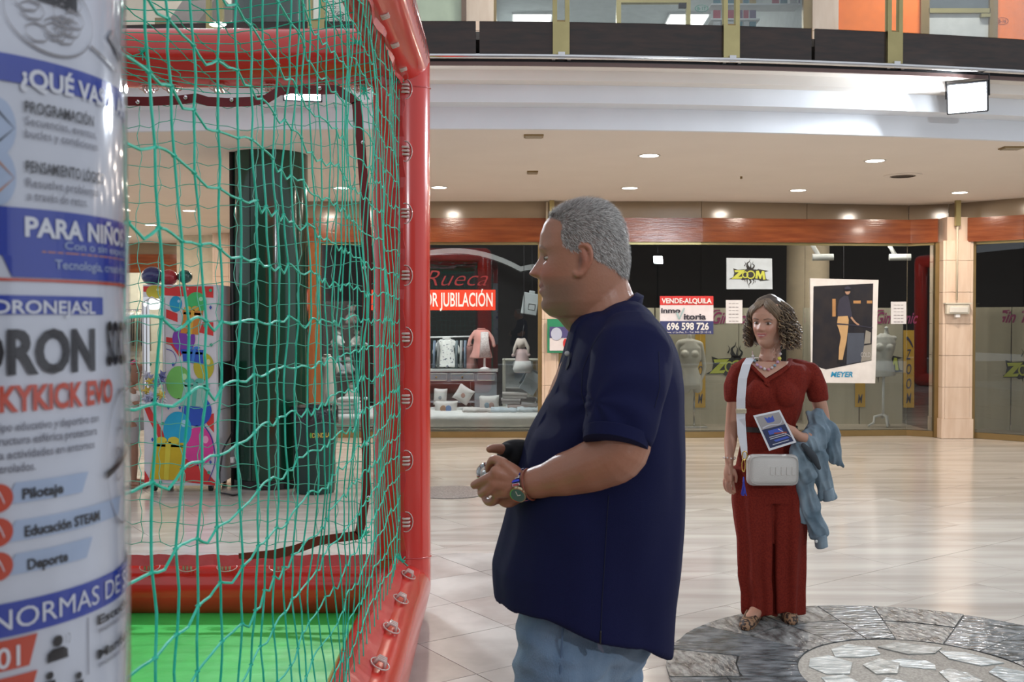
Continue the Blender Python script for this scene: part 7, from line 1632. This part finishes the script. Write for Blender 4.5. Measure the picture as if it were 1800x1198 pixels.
for lb, x_, y_, c_ in tl:
    p = P(x_, y_, 14.6); p = Vector((p.x, 14.62, p.z)); t = thing('plush_toy', lb, 'plush toy', p); mm = mat('plush_%d_%d' % (x_, y_), c_, .9, bump=.3, bscale=60)
    mb = MB(); mb.ell(p + Vector((0, 0, .09)), (.07, .06, .09), 14, 10)
    for sx in (-1, 1): mb.limb([(p + Vector((sx * .05, -.02, .12)), .025), (p + Vector((sx * .085, -.05, .07)), .022)], 8); mb.limb([(p + Vector((sx * .04, -.02, .03)), .03), (p + Vector((sx * .06, -.09, .025)), .025)], 8)
    obj('torso', remesh(mb, .010, 2), mm, t); mb = MB(); mb.ell(p + Vector((0, -.01, .215)), (.055, .05, .05), 14, 10)
    for sx in (-1, 1): mb.ell(p + Vector((sx * .045, 0, .26)), (.02, .012, .022), 8, 6)
    obj('head', mb, mm, t, smooth=True)
t = thing('folded_towels', 'stack of white folded towels on the display floor seen through the net', 'towels', P(612, 768, 13.6))
for k in range(4): z_ = .28 + k * .05; obj('towel', MB().bbox(X_(590, 13.5) + .01 * k, 13.40, z_, X_(634, 13.5) - .012 * k, 13.7, z_ + .045, .018), white_c, t)
t = thing('door_frame', 'orange varnished wooden door upright seen through the net', 'door frame', P(556, 770, 12.98)); obj('upright', MB().box(X_(543, 13.0), 12.96, 0, X_(565, 13.0), 13.02, 2.48), mat('orange_wood', (.26, .09, .025), .2, col2=(.20, .065, .02), nscale=3, stretch=(8, 8, 1)), t); obj('base_block', MB().box(X_(542, 13.0), 12.95, 0, X_(566, 13.0), 12.96, .15), brass_d, t)
# ---------------- far clothes shop
t = thing('clothes_rack', 'clothes rack hung with pale garments in the far lit shop', 'rack', P(240, 640, 21.0)); obj('bar', MB().tube([P(150, 545, 21), P(262, 545, 21)], .02, 8), chrome, t)
for x_ in (155, 258): obj('upright', MB().tube([P(x_, 545, 21), Vector((P(x_, 545, 21).x, 21, 0))], .02, 8), chrome, t)
gc = [(.50, .47, .40), (.34, .32, .30), (.58, .55, .50), (.42, .42, .44), (.25, .22, .20), (.62, .58, .48), (.45, .40, .34), (.30, .30, .33), (.55, .52, .47)]
for k in range(9):
    x_ = 222 + k * 4.5; q = MB(); yt = 549; q.tube([P(x_, yt, 21), P(x_, yt + 5, 21), P(x_, yt + 48 + 10 * (k % 3), 21)], [(.14, .018), (.24, .022), (.26, .024)], 12); tag(obj('hanging_garment', q, mat('far_garment%d' % k, gc[k], .85), smooth=True), ['cream', 'grey brown', 'ivory', 'cool grey', 'dark brown', 'pale yellow', 'tan', 'slate grey', 'off white'][k] + ' garment hanging on the rack in the far lit shop', 'clothes', 'garments in the far lit shop')
inlamp(-7.8, 21.0, 2.9, 60, 1.2, lb='added strip light in the far clothes shop'); inlamp(-7.0, 20.6, 2.95, 30, .8, lb='second added strip light in the far clothes shop')
t = thing('shop_cabinet', 'pale lit cabinet in the far shop left of the balloon cabinet', 'cabinet', P(232, 700, 21.6)); obj('body', MB().box(X_(200, 21.6), 21.6, 0, X_(248, 21.6), 22, .9), mat('cab_cream', (.5, .46, .38), .5), t); obj('top', MB().box(X_(198, 21.6), 21.55, .9, X_(250, 21.6), 22, .94), mat('cab_top', (.3, .2, .12), .4), t)
# ---------------- balloon cabinet
BY = 8.9; cabw = mat('cabinet_white', (.66, .67, .72), .35); px0, px1, pyt, pyb = 251, 380, 500, 853
X0, X1 = X_(252, BY), X_(380, BY); ZT_, ZB_ = Z_(500, BY), Z_(853, BY); XW = X_(291, BY); ZW0, ZW1 = Z_(706, BY), Z_(522, BY)
cb = thing('balloon_cabinet', 'tall white vending cabinet printed with balloons and gift boxes', 'vending cabinet', ((X0 + X1) / 2, BY, 0))
obj('shell', MB().box(XW, BY, ZB_, X1, BY + .55, ZT_), cabw, cb); obj('lower_shell', MB().box(X0, BY, ZB_, XW, BY + .55, ZW0), cabw, cb); obj('upper_shell', MB().box(X0, BY, ZW1, XW, BY + .55, ZT_), cabw, cb)
obj('back_panel', MB().box(X0, BY + .50, ZW0, XW, BY + .55, ZW1), mat('cab_inner', (.45, .44, .42), .5), cb)
q = MB(); prof = []
for k in range(13):
    a_ = math.pi / 2 * k / 12; prof.append((X0 + (XW - X0) * (1 - math.cos(a_)) * .5 * 0 + (XW - X0) * k / 12, BY - .06 * math.sin(math.pi * k / 12)))
q.loft([[Vector((x_, y_, z_)) for z_ in (ZW0, ZW1)] for x_, y_ in prof], closed_u=False); obj('curved_window', q, glass('cab_window', (.86, .88, .88), .03, boost=3), cb, smooth=True)
q = MB(); q.tube([(X0 + .01, BY - .03, ZW0), (X0 + .01, BY - .04, ZW1 - .05), ((X0 + XW) / 2, BY - .06, ZW1), (XW - .01, BY - .03, ZW1 - .05), (XW - .01, BY - .02, ZW0)], .008, 6); obj('window_rim', q, mat('acrylic', (.7, .72, .74), .2), cb, smooth=True)
q = MB(); q.ell(((X0 + XW) / 2, BY - .01, ZW1 - .06), (.09, .04, .05), 16, 10); obj('window_lamp', q, mat('cab_lamp', (1, 1, 1), .4, emis=((1, 1, 1), 1.5)), cb, smooth=True)
obj('control_box', MB().box(X1 + .002, BY + .06, Z_(680, BY), X1 + .02, BY + .42, Z_(637, BY)), black, cb)
for y_ in (535, 722): obj('side_seam', MB().box(X1 + .001, BY + .02, Z_(y_, BY), X1 + .006, BY + .5, Z_(y_, BY) + .006), mat('seam_grey', (.2, .2, .2), .5), cb)
for (x_, y_) in ((X0 + .07, BY + .06), (X1 - .07, BY + .06), (X0 + .07, BY + .48), (X1 - .07, BY + .48)):
    w_ = obj('caster', MB().tube([(x_ - .015, y_, .032), (x_ + .015, y_, .032)], .032, 18), black, cb, smooth=True, auto=40); obj('caster_fork', MB().box(x_ - .022, y_ - .015, .03, x_ + .022, y_ + .015, ZB_), mat('fork_steel', (.3, .3, .3), .4, .8), w_)
# printed front: layers of flat colour, drawn in picture pixels at the real plane
cr = mat('print_red', (.66, .045, .045), .35); FB = lambda o: pf(BY, .002 + o)
def prt(name, m, o, fn): q = MB(); fn(q, FB(o)); obj(name, q, m, cb, auto=1)
def prts(name, m, o, polys):
    for pl_ in polys: q = MB(); put_poly(q, pl_, FB(o)); obj(name, q, m, cb, auto=1)
prts('printed_ribbon', cr, .001, [[(252, 503), (375, 503), (375, 523), (292, 519), (252, 512)], [(292, 543), (312, 551), (312, 566), (292, 558)], [(356, 566), (375, 566), (375, 590), (350, 584)], [(292, 592), (306, 594), (320, 620), (316, 628), (300, 606), (292, 604)], [(252, 713), (262, 713), (288, 762), (290, 776), (280, 772), (262, 738)], [(356, 733), (376, 726), (376, 760), (366, 748)], [(325, 806), (346, 806), (378, 846), (378, 853), (322, 846)], [(254, 826), (262, 840), (262, 852), (254, 850)]])
def balloon(c_, cx, cy, rx, ry, o=.003):
    m = mat('balloon_%d_%d' % (cx, cy), c_, .3); prt('printed_balloon', m, o, lambda q, f: (put_ell(q, cx, cy, rx, ry, f, 30), put_poly(q, [(cx - rx * .15, cy + ry), (cx + rx * .15, cy + ry), (cx, cy + ry * .92)], f)))
    ml = mat('balloonhi_%d_%d' % (cx, cy), tuple(min(1, .35 + c * .8) for c in c_), .3); prt('printed_highlight', ml, o + .0008, lambda q, f: put_ell(q, cx + rx * .45, cy - ry * .35, rx * .20, ry * .20, f, 16))
balloon((.48, .42, .05), 271, 513, 14, 12, .002); balloon((.66, .05, .06), 327, 511, 7, 10, .002); balloon((.02, .35, .62), 309, 534, 11, 14, .0025); balloon((.07, .52, .16), 345, 532, 18, 19); balloon((.22, .06, .42), 323, 595, 20, 24, .003); balloon((.50, .46, .05), 358, 644, 18, 24, .003); balloon((.20, .58, .14), 314, 672, 22, 29, .004); balloon((.03, .10, .55), 346, 722, 26, 27, .0045); balloon((.02, .42, .70), 312, 755, 25, 32, .0052); balloon((.72, .06, .34), 349, 784, 27, 34, .0046)
def giftbox(cx, cy, w_, h_, c_, cr_, o=.006, sk=4):
    m = mat('gift_%d' % cx, c_, .4); m2 = mat('giftr_%d' % cx, cr_, .4); x0_, x1_, y0_, y1_ = cx - w_ / 2, cx + w_ / 2, cy - h_ / 2, cy + h_ / 2
    prt('printed_gift', m, o, lambda q, f: (put_poly(q, [(x0_ + sk, y0_ + 4), (x1_, y0_ + 6), (x1_ - sk, y1_), (x0_, y1_ - 3)], f), put_poly(q, [(x0_ + sk - 2, y0_), (x1_ + 2, y0_ + 2), (x1_ + 1, y0_ + 10), (x0_ + sk - 2, y0_ + 8)], f)))
    prt('printed_bow', m2, o + .0015, lambda q, f: (put_stroke(q, [(cx + 3, y0_), (cx - 1, y1_ - 1)], w_ * .16, w_ * .14, f, 3), put_ell(q, cx - w_ * .16, y0_ - 2, w_ * .17, h_ * .10, f, 14), put_ell(q, cx + w_ * .20, y0_ - 2, w_ * .17, h_ * .10, f, 14)))
giftbox(336, 566, 38, 44, (.62, .24, .04), (.72, .42, .05), .0038, 6); giftbox(339, 626, 34, 26, (.03, .10, .52), (.05, .22, .68), .0042, -2); giftbox(341, 693, 50, 44, (.33, .56, .50), (.10, .50, .40), .0060, 8); giftbox(293, 810, 60, 68, (.62, .46, .02), (.70, .62, .06), .0070, 8)
prt('printed_confetti', mat('confetti_green', (.05, .4, .25), .4), .0078, lambda q, f: [put_ell(q, x_, y_, 3.2, 3.2, f, 5) for x_, y_ in ((370, 510), (282, 540), (360, 572), (286, 744), (367, 830), (282, 847), (264, 640), (371, 606))])
prt('printed_confetti', mat('confetti_blue', (.05, .10, .45), .4), .0078, lambda q, f: [put_poly(q, [(x_, y_ - 4), (x_ + 2.5, y_), (x_, y_ + 4), (x_ - 2.5, y_)], f) for x_, y_ in ((370, 540), (304, 640), (268, 772), (366, 690), (370, 812), (296, 716), (316, 716))])
prt('printed_swirl', mat('confetti_navy', (.06, .05, .35), .4), .0079, lambda q, f: (put_stroke(q, [(356, 744), (372, 770), (378, 810), (366, 846)], 2.2, 1.2, f), put_stroke(q, [(292, 613), (304, 618), (310, 632), (306, 642)], 1.4, .8, f)))
# toys behind the curved window
tb = thing('bouquet', 'bunch of grey blue and yellow ribbon flowers before the cabinet window', 'bouquet', P(272, 706, BY)); rr2_ = random.Random(4)
for k in range(20):
    p = P(272 + rr2_.uniform(-17, 19), 690 + rr2_.uniform(-32, 14), BY - .14 + rr2_.uniform(-.05, .05)); c_ = [(.36, .40, .58), (.55, .56, .62), (.62, .50, .10), (.12, .14, .32)][rr2_.choice((0, 0, 1, 1, 2, 3))]
    q = MB(); q.add([p + Vector((math.cos(a_) * (.05 if i % 2 else .022), -.01 * (i % 2), math.sin(a_) * (.05 if i % 2 else .022))) for i, a_ in enumerate([2 * math.pi * j / 10 for j in range(10)])] + [p + Vector((0, -.03, 0)), p + Vector((0, .02, 0))], [(i, (i + 1) % 10, 10) for i in range(10)] + [((i + 1) % 10, i, 11) for i in range(10)]); obj('petal_bow', q, mat('petal%d' % round(c_[0] * 100), c_, .6), tb)
obj('holder', MB().bbox(X_(256, BY), BY - .17, Z_(712, BY), X_(288, BY), BY - .001, Z_(703, BY), .01), cabw, tb)
for (x_, y_, r_, c_, lb) in ((268, 495, .085, (.03, .04, .16), 'dark navy balloon on top of the balloon cabinet at the left'), (297, 497, .072, (.45, .04, .05), 'red balloon on top of the balloon cabinet'), (325, 486, .06, (.03, .10, .09), 'dark green balloon above the balloon cabinet')):
    p = P(x_, y_, BY + .25); p.z = max(p.z, ZT_ + r_ * (1.0)); t = thing('balloon', lb, 'balloon', (p.x, p.y, ZT_)); obj('skin', MB().ell(p, (r_ * 1.1, r_ * 1.1, r_), 20, 14), mat('rubber%d' % x_, c_, .15, coat=.5), t, smooth=True); obj('knot', MB().lathe([(.004, -.012), (.010, -.016), (.004, 0)], p + Vector((0, 0, -r_ * .98)), 8), mat('rubber%d' % x_, c_, .15), t)
q = MB(); q.tube([P(408, 760, BY + .1), P(392, 790, BY - .05), P(386, 830, BY - .05), Vector((P(386, 850, BY - .1).x, BY - .1, .012)), Vector((P(410, 858, BY - .2).x, BY - .22, .012)), Vector((P(430, 858, BY).x, BY - .18, .012)), Vector((P(424, 852, BY).x, BY - .02, .012))], .009, 6); tag(obj('power_cable', q, black, smooth=True), 'black cable trailing on the floor between balloon cabinet and column', 'cable')
t = thing('plug_box', 'small dark socket box low on the pole beside the green column', 'socket', P(408, 800, 9.12)); obj('box', MB().bbox(X_(403, 9.1), 9.10, Z_(822, 9.1), X_(416, 9.1), 9.17, Z_(785, 9.1), .006), mat('socket_grey', (.18, .18, .19), .5), t); obj('plug', MB().bbox(X_(406, 9.1), 9.05, Z_(812, 9.1), X_(412, 9.1), 9.10, Z_(802, 9.1), .005), white_p, t)
# ---------------- waste bin
bx, by = X_(552, 8.9), 8.92; t = thing('waste_bin', 'dark green round waste bin lined with a black bag before the column', 'bin', (bx, by, 0)); binm = mat('bin_green', (.008, .035, .030), .35)
zt2 = Z_(722, by - .19); obj('drum', MB().lathe([(.165, 0), (.17, .02), (.19, zt2), (.18, zt2), (.16, .03), (.165, 0)], (bx, by, 0), 36), binm, t, smooth=True, auto=40)
bg = MB(); rings = []
for k, (r_, z_) in enumerate(((.15, zt2 - .10), (.185, zt2 + .02), (.198, zt2 + .028), (.205, zt2 - .01), (.202, zt2 - .07), (.200, zt2 - .11))):
    rings.append([Vector((bx + (r_ + .006 * math.sin(9 * a_ + k) + .004 * math.sin(23 * a_ + 2 * k)) * math.cos(a_), by + (r_ + .006 * math.sin(9 * a_ + k)) * math.sin(a_), z_ + .012 * math.sin(7 * a_ + k * .7) * (k > 2))) for a_ in [2 * math.pi * j / 72 for j in range(72)]])
bg.loft(rings, cap=False); obj('bin_bag', bg, mat('bag_black', (.015, .015, .02), .18, bump=.5, bscale=50), t, smooth=True)
def bf(u, v): a_ = math.radians(-90) + u / .19; zz = Z_(v, by - .19); return Vector((bx + .1905 * math.cos(a_), by + .1905 * math.sin(a_), zz))
q = MB(); put_text(q, 'TIENDA LA', (-.02, 769, .17, 761), bf, .02) if False else put_text(q, 'DEND LA', (.015, 769, .175, 761), bf, .02); obj('gold_lettering', q, mat('gold_print', (.55, .40, .06), .4), t, auto=1); q = MB(); put_ell(q, .002, 765, .010, 5, bf, 12); obj('green_emblem', q, mat('emblem_green', (.10, .40, .08), .4), t, auto=1)
for o in bpy.data.objects:
    if o.type == 'MESH' and not o.data.materials: print('NOMAT', o.name)
